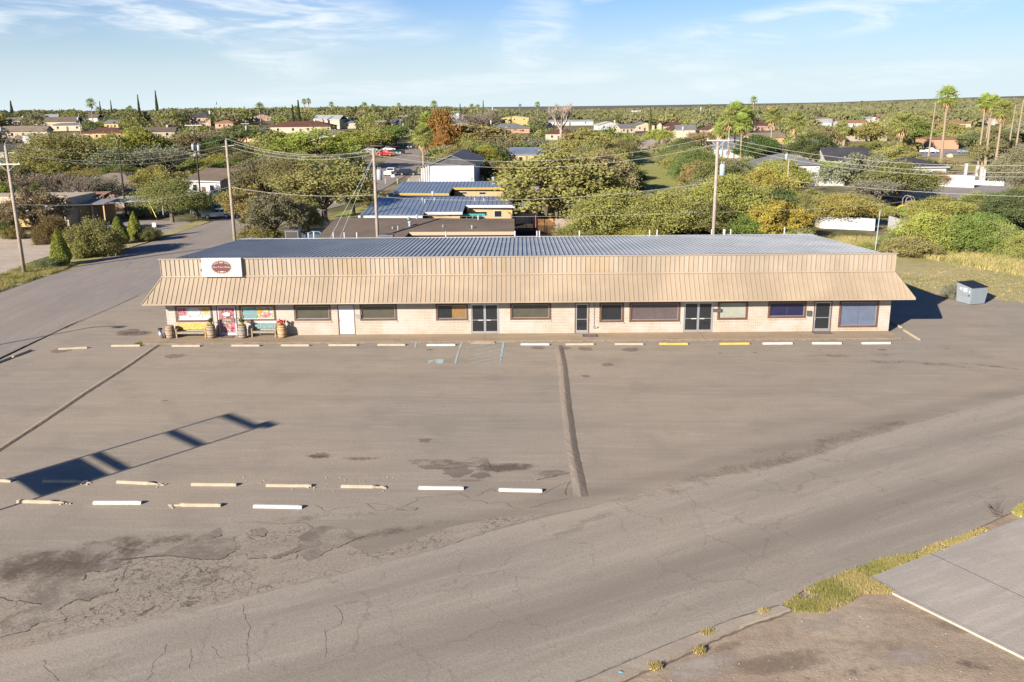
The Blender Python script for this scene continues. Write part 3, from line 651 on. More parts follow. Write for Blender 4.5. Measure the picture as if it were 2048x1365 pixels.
for k, xa, xb, zb, g in ops:
    if k in ('win', 'poster', 'poster2'):
        wn = frame_mb(xa-.05, xb+.05, zb-.05, ZO+.03, .14, -.035, .10).build('window', M_brown, bld)
        x0, x1, z0, z1 = xa+.09, xb-.09, zb+.09, ZO-.11
        MB().box(xa-.08, xb+.08, -.06, -.036, zb-.16, zb-.052).build('sill', M_brick, wn)
        if k == 'win':
            frame_mb(x0, x1, z0, z1, .035, .03, .09).build('sash', M_alu, wn)
            if g == 'half':
                xm = cl(x0, x1, .5); MB().box(x0+.035, xm, .06, .08, z0+.035, z1-.035).build('pane', GL_dark, wn); MB().box(xm+.002, x1-.035, .06, .08, z0+.035, z1-.035).build('pane', GL_card, wn)
            else:
                p = MB().box(x0+.035, x1-.035, .06, .08, z0+.035, z1-.035)
                p.build('pane', g, wn)
                if x1-x0 > 2.: MB().box((x0+x1)/2-.012, (x0+x1)/2+.012, .052, .0595, z0+.035, z1-.035).build('mullion', M_dkgrey, wn)
        elif k == 'poster':
            frame_mb(x0, x1, z0, z1, .05, .0, .09).build('sash', M_white, wn)
            mb = MB(); y = .055; a, b_ = x0+.05, x1-.05; H = z1-z0
            mb.add([(a, y, z0+.05), (b_, y, z0+.05), (b_, y, z0+.32), (a, y, z0+.32)], [(0, 1, 2, 3)], 6)
            fruit(mb, a, cl(a, b_, .26), z0+.32, z1-.05, y, [0, 0, 1, 12], 40, .09, 1)
            mb.add([(cl(a, b_, .26), y, z0+.32), (cl(a, b_, .74), y, z0+.32), (cl(a, b_, .74), y, z1-.05), (cl(a, b_, .26), y, z1-.05)], [(0, 1, 2, 3)], 5)
            fruit(mb, cl(a, b_, .74), b_, cl(z0+.32, z1, .42), z1-.05, y, [2, 2, 11, 2], 22, .1, 2); fruit(mb, cl(a, b_, .74), b_, z0+.32, cl(z0+.32, z1, .42), y, [4, 3, 4, 11], 16, .08, 3)
            c = (cl(a, b_, .5), cl(z0+.32, z1-.05, .48)); oval(mb, c, .50, .40, y)
            text_mb(mb, 'New Fresh Market', c, .115, y-.006, 7, .25)
            for xx, cc in ((.36, 1), (.55, 5), (.64, 4), (.75, 7), (.86, 5)): mb.disc((cl(a, b_, xx), z0+.24), .045, .045, y-.003, 12, cc)
            for j in range(7): mb.add([(cl(a, b_, .06+j*.13), y-.003, z0+.12), (cl(a, b_, .06+j*.13)+.19, y-.003, z0+.12), (cl(a, b_, .06+j*.13)+.19, y-.003, z0+.15), (cl(a, b_, .06+j*.13), y-.003, z0+.15)], [(0, 1, 2, 3)], 5)
            tag(mb.build('poster', GRAPE, wn), 'window poster with grapes, oranges and a pale oval')
        else:
            frame_mb(x0, x1, z0, z1, .05, .0, .09).build('sash', M_white, wn)
            mb = MB(); y = .065; a, b_ = x0+.05, x1-.05
            mb.add([(a, y, z0+.05), (b_, y, z0+.05), (b_, y, z1-.05), (a, y, z1-.05)], [(0, 1, 2, 3)], 10)
            fruit(mb, cl(a, b_, .45), b_, z0+.05, z1-.05, y-.001, [11, 12, 0, 4, 4, 2, 6, 9, 10], 60, .13, 6)
            fruit(mb, cl(a, b_, .0), cl(a, b_, .3), cl(z0, z1, .7), z1-.05, y-.0005, [3, 3, 4], 6, .12, 8)
            c = (cl(a, b_, .26), cl(z0, z1, .45)); mb.disc(c, .56, .50, y-.045, 10, 4); mb.disc(c, .53, .47, y-.046, 12, 8)
            text_mb(mb, 'FRESH', (c[0]-.02, c[1]+.22), .24, y-.048, 9); text_mb(mb, 'PRODUCE', (c[0], c[1]-.03), .215, y-.048, 9)
            for j in range(9): mb.disc((c[0]-.3+j*.075, c[1]-.25), .035, .02, y-.048, 6, 7 if j % 2 else 6)
            tag(mb.build('poster', GRAPE, wn), 'window poster reading FRESH PRODUCE on a blue burst')
    elif k == 'door':
        if g == 'white':
            dr = MB().box(xa+.05, xb-.05, .03, .08, Z0+.02, ZO-.05).build('door', M_white, bld)
            frame_mb(xa, xb, Z0, ZO, .05, -.02, .10, True, 0).build('frame', M_brown, dr)
            h = MB(); h.lathe([(.03, 0), (.035, .03), (.02, .05)], (0, 0, 0), 10); hh = h.build('handle', M_blk, dr, loc=(xa+.13, .03, 1.15)); hh.rotation_euler = (R(90), 0, 0)
            MB().lathe([(.025, 0), (.025, .02)], (0, 0, 0), 10).build('lock', M_blk, dr, loc=(xa+.13, .03, 1.32)).rotation_euler = (R(90), 0, 0)
        else:
            m_ = M_white if g == 'posterdoor' else M_alu
            dr = frame_mb(xa+.06, xb-.06, Z0+.01, ZO-.06, .10, .0, .06, True, .2).build('door', m_, bld)
            frame_mb(xa, xb, Z0, ZO, .058, -.03, .09, True, 0).build('frame', M_brown if g != 'posterdoor' else M_dkgrey, dr)
            x0, x1, z0, z1 = xa+.16, xb-.16, Z0+.21, ZO-.16
            MB().box(x0, x1, .03, .045, z0, z1).build('pane', GL_dark, dr)
            if g == 'glass':
                MB().box(x0, x1, .005, .028, 1.12, 1.165).build('push_bar', M_alu, dr)
                hx = x1+.04 if xa < 40 else x0-.04
                MB().tube([(hx, -.005, .95), (hx, -.07, .97), (hx, -.07, 1.18), (hx, -.005, 1.2)], .014, 6).build('handle', M_white, dr)
            else:
                mb = MB(); y = .022
                fruit(mb, x0, x1, z0, z1, y, [0, 5, 12, 3, 10, 9, 1, 5], 90, .085, 12)
                c = ((x0+x1)/2, 1.72); oval(mb, c, .31, .17, y-.06); text_mb(mb, 'New Fresh Market', c, .07, y-.066, 7, .25)
                mb.add([(x0+.05, y-.06, 1.16), (x1-.02, y-.06, 1.16), (x1-.02, y-.06, 1.42), (x0+.05, y-.06, 1.42)], [(0, 1, 2, 3)], 10)
                text_mb(mb, 'OPEN', ((x0+x1)/2, 1.28), .23, y-.066, 6)
                tag(mb.build('poster', GRAPE, dr), 'door poster of fruit with an oval and the word OPEN')
                MB().tube([(x1+.05, -.005, 1.05), (x1+.05, -.06, 1.07), (x1+.05, -.06, 1.38), (x1+.05, -.005, 1.4)], .013, 6).build('handle', M_dkgrey, dr)
    else:
        xm = (xa+xb)/2
        fr = frame_mb(xa, xb, Z0, ZO, .055, -.02, .09, True, 0).build('door_frame', M_alu, bld)
        for s_, (x0, x1) in enumerate(((xa+.057, xm-.004), (xm+.004, xb-.057))):
            dr = frame_mb(x0, x1, Z0+.01, ZO-.06, .075, .0, .06, True, .17).build('door', M_alu, bld)
            MB().box(x0+.075, x1-.075, .03, .045, Z0+.18, ZO-.135).build('pane', GL_dark, dr)
            MB().box(x0+.075, x1-.075, .008, .028, 1.12, 1.16).build('push_bar', M_alu, dr)
            hx = x1-.04 if s_ == 0 else x0+.04
            if xa > 40:
                MB().tube([(hx, -.005, .93), (hx-.0, -.07, .98), (hx+(.06 if s_ else -.06), -.08, 1.08), (hx, -.07, 1.18), (hx, -.005, 1.22)], .015, 6).build('handle', M_white, dr)
                if s_: tag(MB().disc((cl(x0, x1, .42), 1.86), .16, .12, .027, 7).build('decal', M_white, dr), 'white cloud-shaped decal')
            else: MB().box(cl(x0, x1, .5 if not s_ else .12), cl(x0, x1, .88 if not s_ else .45), -.02, .0075, 1.1, 1.17).build('handle', M_white, dr)
# awning: sloping metal with ribs and hipped ends
DA, ZA, EA = 1.5, 2.82, 1.06
aw = MB(); th = .05
A0, A1 = Vector((0, -.02, ZT)), Vector((W, -.02, ZT)); B0, B1 = Vector((-EA, -DA, ZA)), Vector((W+EA, -DA, ZA))
aw.slab3([B0, B1, A1, A0], th)
aw.slab3([B1, Vector((W+EA, 1.2, ZA)), Vector((W, 1.2, ZT)), A1], th); aw.slab3([Vector((-EA, 1.2, ZA)), B0, A0, Vector((0, 1.2, ZT))], th)
awn = aw.build('awning', M_tan, bld)
rb = MB(); nr = 163
for i in range(nr+1):
    x = -EA+.02+(W+2*EA-.04)*i/nr
    xt = x; zt, yt = ZT, -.02
    if x < 0: t = (x+EA)/EA; zt = cl(ZA, ZT, t); yt = cl(-DA, -.02, t)
    if x > W: t = (W+EA-x)/EA; zt = cl(ZA, ZT, t); yt = cl(-DA, -.02, t)
    rb.bar((x, -DA, ZA+.015), (xt, yt, zt+.015), .035, .065, 0, (0, -.7, .7))
for (a, b_) in ((B0, A0), (B1, A1)): rb.bar(a+Vector((0, 0, .03)), b_+Vector((0, 0, .03)), .09, .04)
rb.build('rib', M_tanr, awn)
MB().box(-EA-.01, W+EA+.01, -DA-.025, -DA-.002, ZA-.08, ZA+.012).build('drip_edge', M_tanr, awn)
MB().box(.02, W-.02, -DA+.1, -.004, ZA-.12, ZA-.07).build('soffit', M_dkgrey, awn)
# parapet
pp = MB(); rr = random.Random(4); npn = 157
stains = [(wx(652, 540), wx(728, 540), 2), (wx(930, 540), wx(1005, 540), 2), (wx(1162, 540), wx(1216, 540), 2)]
for i in range(npn):
    x0, x1 = W*i/npn, W*(i+1)/npn; mi = 0 if rr.random() < .62 else 1
    for a, b_, c in stains:
        if a < x0 < b_ and rr.random() < .8: mi = c
    pp.box(x0, x1, -.06, -.022, ZT, ZP, mi)
par = pp.build('parapet', [corrug('parapet_beige', (.335, .272, .20), 0., .5, .16), M_tanl, M_tano], bld)
rb = MB()
for i in range(npn+1): x = W*i/npn; rb.box(x-.016, x+.016, -.11, -.0605, ZT+.1, ZP-.01)
rb.build('rib', M_tanr, par)
MB().box(-.12, W+.12, -.14, .1, ZP, ZP+.06).build('coping', M_tanl, par)
MB().box(0, W, -.12, -.0965, ZT+.0, ZT+.1).build('flashing', M_tanr, par)
MB().box(0, W, -.02, .03, ZT+.06, ZP-.002).build('backing', M_tan, par)
for xx in (0, W-.05): MB().add([(xx, .032, ZT), (xx+.05, .032, ZT), (xx+.05, 2.6, ZT), (xx, 2.6, ZT), (xx, .032, ZP-.002), (xx+.05, .032, ZP-.002), (xx+.05, 2.6, 5.42), (xx, 2.6, 5.42)], [(0,3,2,1),(4,5,6,7),(0,1,5,4),(1,2,6,5),(2,3,7,6),(3,0,4,7)]).build('parapet_return', M_tanl, par)
# roof
YR, ZR0, ZR1 = 19.0, 5.5, 4.46
rf = MB(); rf.slab3([(-.12, .2, ZR0), (W+.12, .2, ZR0), (W+.12, YR, ZR1), (-.12, YR, ZR1)], .12)
rf.slab3([(-.12, YR, ZR1), (W+.12, YR, ZR1), (W+.12, 23, 3.7), (-.12, 23, 3.7)], .12)
roof = rf.build('roof', M_roofm, bld)
rb = MB(); nrr = 150
for i in range(nrr+1):
    x = -.1+(W+.2)*i/nrr; rb.bar((x, .22, ZR0+.03), (x, YR, ZR1+.03), .05, .045); rb.bar((x, YR, ZR1+.025), (x, 23, 3.725), .05, .07)
rb.build('rib', M_roofr, roof)
MB().box(-.16, W+.16, YR-.14, YR+.14, ZR1+.07, ZR1+.10).build('ridge_cap', M_roofr, roof)
for px in (617, 628, 667, 689, 714, 892, 1030, 1074, 1079, 1159, 1299, 1314, 1423, 1448, 1461, 1568):
    p = aty(px, 476, 19.6); MB().tube([(p.x, 19.6, 4.2), (p.x, 19.6, 4.98 if px not in (628, 1568) else 5.12)], .065 if px not in (1448,) else .12, 8).build('vent_pipe', M_white, roof)
# left side awning over the side wall, seen past the front one
sa = MB(); sa.slab3([(-.02, 5.2, 4.1), (-.02, 17, 4.1), (-1.15, 17.4, 2.9), (-1.15, 4.6, 2.9)], .05)
s_ = sa.build('side_awning', M_tan, bld); rb = MB()
for i in range(30): y = 5.3+i*.4; rb.bar((-.02, y, 4.12), (-1.15, y, 2.92), .04, .04)
rb.build('rib', M_tanr, s_)
MB().tube([(wx(1188), -.03, .6), (wx(1188), -.03, 2.75)], .022, 6).build('conduit', M_grey, bld)
MB().box(wx(1188)-.07, wx(1188)+.07, -.1, -.012, .48, .62).build('junction_box', M_grey, bld)
MB().tube([(wx(1188)+.06, -.04, .55), (wx(1188)+.2, -.1, .52), (wx(1188)+.28, -.06, .6)], .035, 6).build('hose_bib', M_wood2, bld)
for px0, px1, y0, y1, mm in ((709.5, 721, 630, 636.5, M_grey), (1426, 1443, 618.5, 624.5, M_dkgrey), (1614, 1624, 622.5, 633, M_dkgrey)):
    a, b_ = aty(px0, y1, -.12), aty(px1, y0, -.12); c = thing('mailbox', {709.5: 'small grey wall mailbox beside the plain white door', 1426: 'long dark wall mailbox between the double glass doors and a pale window', 1614: 'square dark brown mailbox left of the last glass door'}[px0], 'mailbox', (a.x, -.01, a.z))
    w_, h_ = b_.x-a.x, b_.z-a.z; MB().box(0, w_, -.11, 0, 0, h_*.82).build('box', mm, c); MB().hexa([(-.01, -.125, h_*.82), (w_+.01, -.125, h_*.82), (w_+.01, 0, h_*.82), (-.01, 0, h_*.82), (-.01, -.12, h_*.88), (w_+.01, -.12, h_*.88), (w_+.01, 0, h_), (-.01, 0, h_)]).build('lid', mm, c)
# sign
a, b_ = aty(405, 552, -.2), aty(483, 515, -.2); sw, sh = 2.86, 1.36
sg = thing('shop_sign', 'white rectangular sign with a maroon oval reading New Fresh Market, above the awning', 'sign', (a.x+.05, -.2, ZT+.06))
MB().box(0, sw, -.16, .09, 0, sh).build('panel', M_white, sg)
mb = MB(); c = (sw*.5, sh*.52); M_maroon = mat('sign_maroon', (.13, .045, .04), .5, .1); M_scroll = mat('sign_scroll', (.15, .115, .08), .6, .1)
mb.disc(c, .74, .49, -.162, 40, 1); mb.disc(c, .71, .465, -.163, 40, 2); mb.disc(c, .69, .445, -.164, 40, 1); mb.disc(c, .67, .43, -.165, 40, 0)
text_mb(mb, 'New Fresh Market', (c[0], c[1]+.0), .165, -.168, 2, .3)
for dx, dz, r in ((-.48, .22, .028), (-.38, .27, .032), (-.27, .3, .038), (.27, .3, .038), (.38, .27, .032), (.48, .22, .028), (-.24, -.33, .035), (.24, -.33, .035)): mb.disc((c[0]+dx, c[1]+dz), r, r, -.168, 8, 2)
for dz, cc in ((.33, 3), (-.335, 4)): mb.add([(c[0]-.13, -.167, c[1]+dz-.035), (c[0]+.13, -.167, c[1]+dz-.035), (c[0]+.13, -.167, c[1]+dz+.035), (c[0]-.13, -.167, c[1]+dz+.035)], [(0, 1, 2, 3)], cc)
for sx in (-1, 1):          # scrollwork round the oval
    for sz in (-1, 1):
        for k in range(5):
            ang = R(12+k*17); cx_, cz_ = c[0]+sx*.84*math.cos(ang), c[1]+sz*.57*math.sin(ang)
            for j in range(9):
                t0 = j/9*5.2; r0 = .07*(1-j/11); p0 = (cx_+sx*r0*math.cos(t0+k), cz_+sz*r0*math.sin(t0+k)); t1 = (j+1)/9*5.2; r1 = .07*(1-(j+1)/11); p1_ = (cx_+sx*r1*math.cos(t1+k), cz_+sz*r1*math.sin(t1+k))
                mb.bar((p0[0], -.164, p0[1]), (p1_[0], -.164, p1_[1]), .012, .012, 1)
mb.build('emblem', [M_maroon, M_scroll, M_white, mat('sign_pink', (.62, .38, .34), .5, .1), mat('sign_gold', (.75, .50, .28), .5, .1)], sg)
for dz in (.35, 1.0): MB().tube([(-.02, .05, dz), (-.16, .05, dz+.06), (-.14, .1, dz+.2)], .03, 6).build('bracket', M_dkgrey, sg)

# ------------------------------------------------------------------ things on the walk
def barrel_mb(h=.92, r=.30):
    pr = []
    for i in range(9):
        t = i/8; pr.append((r*(.84+.16*math.sin(math.pi*t)), h*t))
    return pr
def barrel(px, py, name, label, mwood, planter=True):
    g = at(px, py, .12); t = thing(name, label, 'barrel', (g.x, g.y, .12), 0, 'wooden barrels on the walk')
    h, r = .93, .335
    MB().lathe(barrel_mb(h, r), n=22).build('staves', mwood, t, True)
    for z in (.08, .26, .62, .82):
        rr_ = r*(.84+.16*math.sin(math.pi*z/h))+.008; MB().lathe([(rr_, z-.022), (rr_+.004, z), (rr_, z+.022)], n=22).build('hoop', M_brown, t)
    MB().lathe([(r*.8, h+.001), (r*.8, h+.012)], n=20).build('soil' if planter else 'lid', M_leafsoil if planter else mwood, t)
    return t
M_leafsoil = mat('planter_moss', (.10, .14, .04), .95, .4, 9, bump=.4)
barrel(341.5, 676.5, 'barrel', 'closed brown barrel left of the yellow bench, beside the steel bin', M_wood, False)
b2 = barrel(423.5, 676, 'barrel', 'barrel planter right of the yellow bench, left of the poster door', M_wood)
b3 = barrel(486, 676, 'barrel', 'greyer barrel planter between the poster door and the plain bench', mat('grey_oak', (.27, .23, .19), .85, .25, 5, bump=.2))
b4 = barrel(565, 675, 'barrel', 'light brown barrel holding red flowers at the right end of the benches', M_wood2)
def leafy(mb, c, n, ln, wd, rise, seed, mi=0):
    rr = random.Random(seed)
    for i in range(n):
        a = rr.uniform(0, 6.28); e_ = R(rr.uniform(*rise)); L = ln*rr.uniform(.7, 1.1); d = Vector((math.cos(a)*math.cos(e_), math.sin(a)*math.cos(e_), math.sin(e_))); s = Vector((-math.sin(a), math.cos(a), 0))*wd
        c_ = Vector(c); m1 = c_+d*L*.45; e2_ = c_+d*L+Vector((0, 0, -L*.12))
        mb.add([c_-s*.35, c_+s*.35, m1+s, e2_, m1-s], [(0, 1, 2, 3, 4)], mi)
for i, (b_, lab) in enumerate(((b2, 'blue green agave in a clay pot on the barrel left of the poster door'), (b3, 'agave in a clay pot on the grey barrel right of the poster door'))):
    t = thing('potted_plant', lab, 'plant', (b_.location.x, b_.location.y, 1.075), 0, 'potted agaves on barrels')
    MB().lathe([(.11, 0), (.15, .2), (.17, .2), (.17, .25), (.13, .25)], n=16).build('pot', mat('clay_pot', (.34, .23, .08), .8, .15), t)
    lf = MB(); leafy(lf, (0, 0, .22), 46, .42, .055, (15, 85), i+1); lf.build('leaves', mat('agave_leaf', (.08, .16, .10), .6, .4, 6), t)
    MB().lathe([(.27, -.02), (.27, .03), (.12, .06)], n=14).build('moss', M_leafsoil, t)
t = thing('red_flowers', 'bunch of bright red artificial flowers in the light brown barrel', 'flowers', (b4.location.x, b4.location.y, 1.06))
lf = MB(); rr = random.Random(2)
for i in range(9):
    c = (rr.uniform(-.2, .2), rr.uniform(-.15, .15), rr.uniform(.1, .38)); leafy(lf, c, 14, .15, .06, (-50, 80), i)
lf.build('petals', mat('red_petals', (.75, .07, .04), .6, .2, 6), t)
st_ = MB()
for i in range(6): st_.tube([(0, 0, 0), (rr.uniform(-.15, .15), rr.uniform(-.1, .1), .25)], .008, 5)
st_.build('stems', M_leafsoil, t)
def bench(pxl, pxr, pyb, label, marm, mseat, backf):
    a, b_ = at(pxl, pyb, .12), at(pxr, pyb, .12); L = b_.x-a.x
    t = thing('bench', label, 'bench', ((a.x+b_.x)/2, a.y, .12), 0, 'wooden benches by the shop front'); h = L/2
    s = MB()
    for k in range(4): s.box(-h+.06, h-.06, .02+k*.14, .14+k*.14, .42-.012*k, .455-.012*k)
    s.build('seat', mseat, t); MB().box(-h+.06, h-.06, -.0, .018, .32, .43).build('apron', mseat, t)
    for sx in (-1, 1):
        x = sx*(h-.05); MB().box(x-.045, x+.045, 0, .09, 0, .62).build('leg', marm if sx > 0 and marm is M_benchy else mseat, t); MB().bar((x, .62, 0), (x, .70, 1.08), .09, .06).build('leg', marm, t)
        MB().box(x-.06, x+.06, -.03, .62, .62, .655).build('armrest', marm, t); MB().bar((x, .1, .3), (x, .6, .55), .05, .05).build('brace', marm, t)
    backf(t, h)
    return t
M_benchy = mat('orange_yellow_paint', (.50, .23, .03), .6, .18, 6); M_bwood = mat('bench_grey_wood', (.27, .225, .17), .85, .25, 5); M_bwood2 = mat('bench_brown_wood', (.32, .19, .10), .8, .25, 5)
M_sunf = [mat('sunflower_yellow', (.42, .31, .10), .6, .3, 8), mat('sunflower_petal', (.52, .37, .07), .6, .3, 9), mat('sunflower_heart', (.28, .18, .06), .6, .3, 9), mat('sunflower_green', (.20, .24, .08), .6, .3, 9)]
def back1(t, h):
    def bx(p): return p
    bp = MB(); bp.hexa([(-h+.1, .585, .5), (h-.1, .585, .5), (h-.1, .62, .5), (-h+.1, .62, .5), (-h+.1, .635, .98), (h-.1, .635, .98), (h-.1, .67, .98), (-h+.1, .67, .98)])
    rr = random.Random(3)
    for i in range(26):
        x = rr.uniform(-h+.2, h-.2); z = rr.uniform(.58, .9); y = .585+(z-.5)*.104-.004-.0004*i
        bp.disc((x, z), .1, .1, y, 9, 1); bp.disc((x, z), .035, .035, y-.002, 7, 2)
        if i % 3 == 0: bp.disc((x+.12, z-.06), .05, .03, y-.001, 6, 3)
    tag(bp.build('backrest', M_sunf, t), 'backrest painted with yellow sunflowers')
def back2(t, h):
    bp = MB()
    for k in range(9):
        x0 = -h+.12+k*(2*h-.24)/9; bp.hexa([(x0, .585, .5), (x0+.16, .585, .5), (x0+.16, .61, .5), (x0, .61, .5), (x0, .635, .93), (x0+.16, .635, .93), (x0+.16, .66, .93), (x0, .66, .93)])
    tag(bp.build('backrest', mat('teal_wash', (.16, .25, .24), .7, .3, 5), t), 'teal washed slatted backrest')
    MB().box(-h+.05, h-.05, .6, .70, .93, 1.1).build('top_rail', M_offw, t)
bench(352, 412, 677, 'bench with orange arms and a back painted with yellow sunflowers', M_benchy, M_bwood, back1)
bench(503, 552, 675.5, 'brown wooden bench with a teal slatted back and white top rail', M_bwood2, M_bwood, back2)
g = at(322.5, 677, .12); t = thing('trash_bin', 'tall shiny steel ash bin at the left end of the walk', 'bin', (g.x, g.y, .12)); MB().lathe([(.15, 0), (.16, .02), (.16, .68)], n=20).build('body', mat('brushed_steel', (.5, .5, .5), .25, .1, 3, .9), t, True); MB().lathe([(.165, .681), (.165, .74), (.1, .76)], n=20).build('lid', M_blk, t)
g = at(330, 676.5, .12); t = thing('milk_can', 'small dark metal can tucked beside the closed barrel', 'can', (g.x, g.y, .12)); MB().lathe([(.08, 0), (.08, .25), (.05, .33), (.06, .36)], n=14).build('body', M_dkgrey, t, True); MB().tube([(-.05, 0, .3), (0, 0, .43), (.05, 0, .3)], .008, 5).build('handle', M_dkgrey, t)
g = at(500, 673, .12); t = thing('metal_bucket', 'little grey metal bucket left of the plain bench', 'bucket', (g.x, g.y, .12)); MB().lathe([(.10, 0), (.13, .28), (.12, .28), (.1, .05)], n=14).build('body', M_alu, t); MB().tube([(-.12, 0, .28), (0, 0, .38), (.12, 0, .28)], .006, 5).build('handle', M_alu, t)
for (x0, x1, y0, y1, lab) in ((441, 473, 670.5, 676.5, 'dark doormat in front of the poster door'), (1166, 1195, 669, 674.3, 'dark patterned doormat right of the single glass door near the middle'), (1629, 1659, 663.5, 668.5, 'brown doormat at the last glass door on the right')):
    a, b_ = at(x0, y1, .12), at(x1, y0, .12); mt = MB().prism([(a.x+.02, a.y), (b_.x, a.y), (b_.x-.02, b_.y), (a.x, b_.y)], .1205, .135)
    mt.box(a.x+.12, b_.x-.12, a.y+.08, b_.y-.08, .1355, .139, 1); tag(mt.build('doormat', [M_dkgrey, mat('mat_centre', (.17, .14, .12), .9, .3, 9)]), lab, 'doormat')
# ------------------------------------------------------------------ wheel stops
M_stopw = mat('stop_white', (.50, .485, .46), .8, .1, 4, bump=.2); M_stopc = mat('stop_concrete', (.37, .31, .225), .9, .12, 4, bump=.3); M_stopy = mat('stop_yellow', (.48, .35, .07), .75, .12, 4); M_stopb = mat('stop_bluewhite', (.36, .44, .44), .8, .14, 4); M_stopp = mat('stop_pinkish', (.36, .30, .25), .9, .12, 4, bump=.3)
def stop(p0, p1, m_, label, broken=None, text=None, seed=0, kx=1.):
    a, b_ = G(*p0), G(*p1); L = (b_-a).length; ang = math.atan2(b_.y-a.y, b_.x-a.x); rr = random.Random(seed)
    t = thing('wheel_stop', label, 'parking stop', ((a.x+b_.x)/2, (a.y+b_.y)/2, .0), ang, 'concrete wheel stops of the parking lot')
    mb = MB(); n = 14; prof = [(-.09, 0), (-.075, .10), (-.045, .135), (.045, .135), (.075, .10), (.09, 0)]
    for i in range(n+1):
        x = -L/2+L*i/n; dmg = 0
        if broken == 'R' and i > n-4: dmg = .4+.15*(i-n+4)
        if broken == 'L' and i < 3: dmg = .5
        if broken == 'A': dmg = .12
        for (y, z) in prof:
            s = 1-dmg*rr.uniform(.2, 1) if dmg else 1; e_ = .012 if i in (0, n) else 0
            mb.v.append((x+(e_ if i == 0 else -e_), y*s*kx+rr.uniform(-.004, .004), max(0.002, z*s*.95*kx-e_)+.002))
    k = len(prof)
    for i in range(n):
        for j in range(k-1): o = i*k+j; mb.f.append((o, o+1, o+k+1, o+k)); mb.m.append(0)
    mb.f.append(tuple(range(k))[::-1]); mb.f.append(tuple(n*k+j for j in range(k))); mb.m += [0, 0]
    if text:
        rr = random.Random(1); tm = MB(); text_mb(tm, text, (0, 0), .135, 0, 0)
        for v in tm.v: mb.v.append((v[0]*1.25, v[2]*.9*.001-.0635-(v[2]+.05)*-.12-.012, .115+v[2]*.45))
        o = len(mb.v)-len(tm.v); mb.f += [tuple(o+i for i in f) for f in tm.f]; mb.m += [1]*len(tm.f)
    mb.build('stop_body', [m_, M_dkgrey], t)
    if broken:
        rb_ = MB(); e_ = L/2 if broken != 'L' else -L/2
        for i in range(9):
            s = rr.uniform(.02, .06); x = e_+rr.gauss(0, .16); y = rr.gauss(-.08, .1); rb_.hexa([(x-s, y-s, 0.002), (x+s, y-s*.7, 0.002), (x+s, y+s, 0.002), (x-s*.6, y+s, 0.002), (x-s*.6, y-s*.5, s), (x+s*.7, y-s*.6, s*.8), (x+s*.6, y+s*.6, s*1.1), (x-s*.4, y+s*.5, s*.7)])
        tag(rb_.build('rubble', m_, t), kind='stuff')
    return t
row1 = [(117, 175, 697, 694, M_stopc, 'cream stop left of the walk corner, slightly tilted'), (223, 281, 690.5, 690, M_stopc, 'cream concrete stop just left of the walk corner'), (344, 401, 690.5, 690.5, M_stopp, 'pinkish worn stop below the sunflower bench'), (463, 520, 690, 690, M_stopp, 'pinkish worn stop between the poster door and the brown bench'), (562, 619, 689.5, 689.5, M_stopc, 'cream stop below the first dark window'), (657, 714, 689, 689, M_stopc, 'cream stop below the plain white door'), (755, 811, 688.5, 688.5, M_stopc, 'cream stop left of the blue painted bay'), (853, 911, 689, 688.5, M_stopb, 'light blue stop inside the accessible bay'), (1041, 1099, 687.5, 687.5, M_stopb, 'pale blue and white stop right of the hatched lines'), (1131, 1188, 687.5, 687, M_stopc, 'cream stop at the head of the crumbling asphalt hump'), (1229, 1287, 687, 687, M_stopc, 'cream stop left of the lettered yellow one'), (1318, 1376, 686.5, 686.5, M_stopy, 'faded yellow stop lettered NO PARKING'), (1439, 1499, 686.5, 686, M_stopy, 'bright yellow stop without lettering'), (1525, 1585, 686, 685.5, M_stopw, 'clean white stop right of the plain yellow one'), (1624, 1683, 685.5, 685.5, M_stopw, 'white stop below the last glass door'), (1723, 1781, 685.5, 685, M_stopw, 'white stop at the right end of the shop row')]
for i, (x0, x1, y0, y1, m_, lab) in enumerate(row1): stop((x0, y0+3), (x1, y1+3), m_, lab, None, 'NO PARKING' if 'NO PARKING' in lab else None, i)
row2 = [(-12, 24, 961, 962, M_stopc, 'stop cut by the left edge, in the sign shadow', None), (86, 176, 963, 963, M_stopc, 'broken stop lying in the shadow of the sign panel', 'R'), (234, 322, 964, 968, M_stopc, 'cream stop with a crumbled right end, upper row', 'R'), (383, 474, 969, 970, M_stopc, 'whole cream stop with chips beside it, upper row third', None), (532, 624, 971, 972, M_stopc, 'cream stop with a chipped front edge, upper row', 'A'), (682, 770, 973, 974, M_stopc, 'cream stop with rust stains and rubble at its right end', 'R'), (837, 928, 976, 977, M_stopw, 'bright white stop, second from the hump', None), (997, 1085, 980, 982, M_stopw, 'bright white scuffed stop nearest the crumbling hump', None),
 (35, 130, 1003, 1005, M_stopc, 'badly broken stop at the left of the lower row', 'R'), (187, 284, 1006, 1006, M_stopw, 'off white cracked stop, second of the lower row', None), (348, 443, 1010, 1011, M_stopc, 'cream stop with chipped left end, lower row', 'L'), (507, 605, 1013, 1015, M_stopw, 'white stop at the right end of the lower row', None)]
for i, (x0, x1, y0, y1, m_, lab, br) in enumerate(row2): stop((x0, y0+2), (x1, y1+2), m_, lab, br, None, 20+i)
stop((-22, 734), (22, 717), M_stopc, 'stop lying askew at the left edge beside the street, nearest the frame', None, None, 50); stop((26, 716), (62, 702), M_stopc, 'stop lying askew beside the street, second from the left edge', None, None, 51)
stop((1782, 645), (1803, 657), M_stopc, 'cream stop half in the shadow of the shop corner', None, None, 52); stop((1808, 662), (1839, 681), M_stopc, 'cream stop in the sun right of the shop corner', None, None, 53)
rb_ = MB(); rr = random.Random(5)
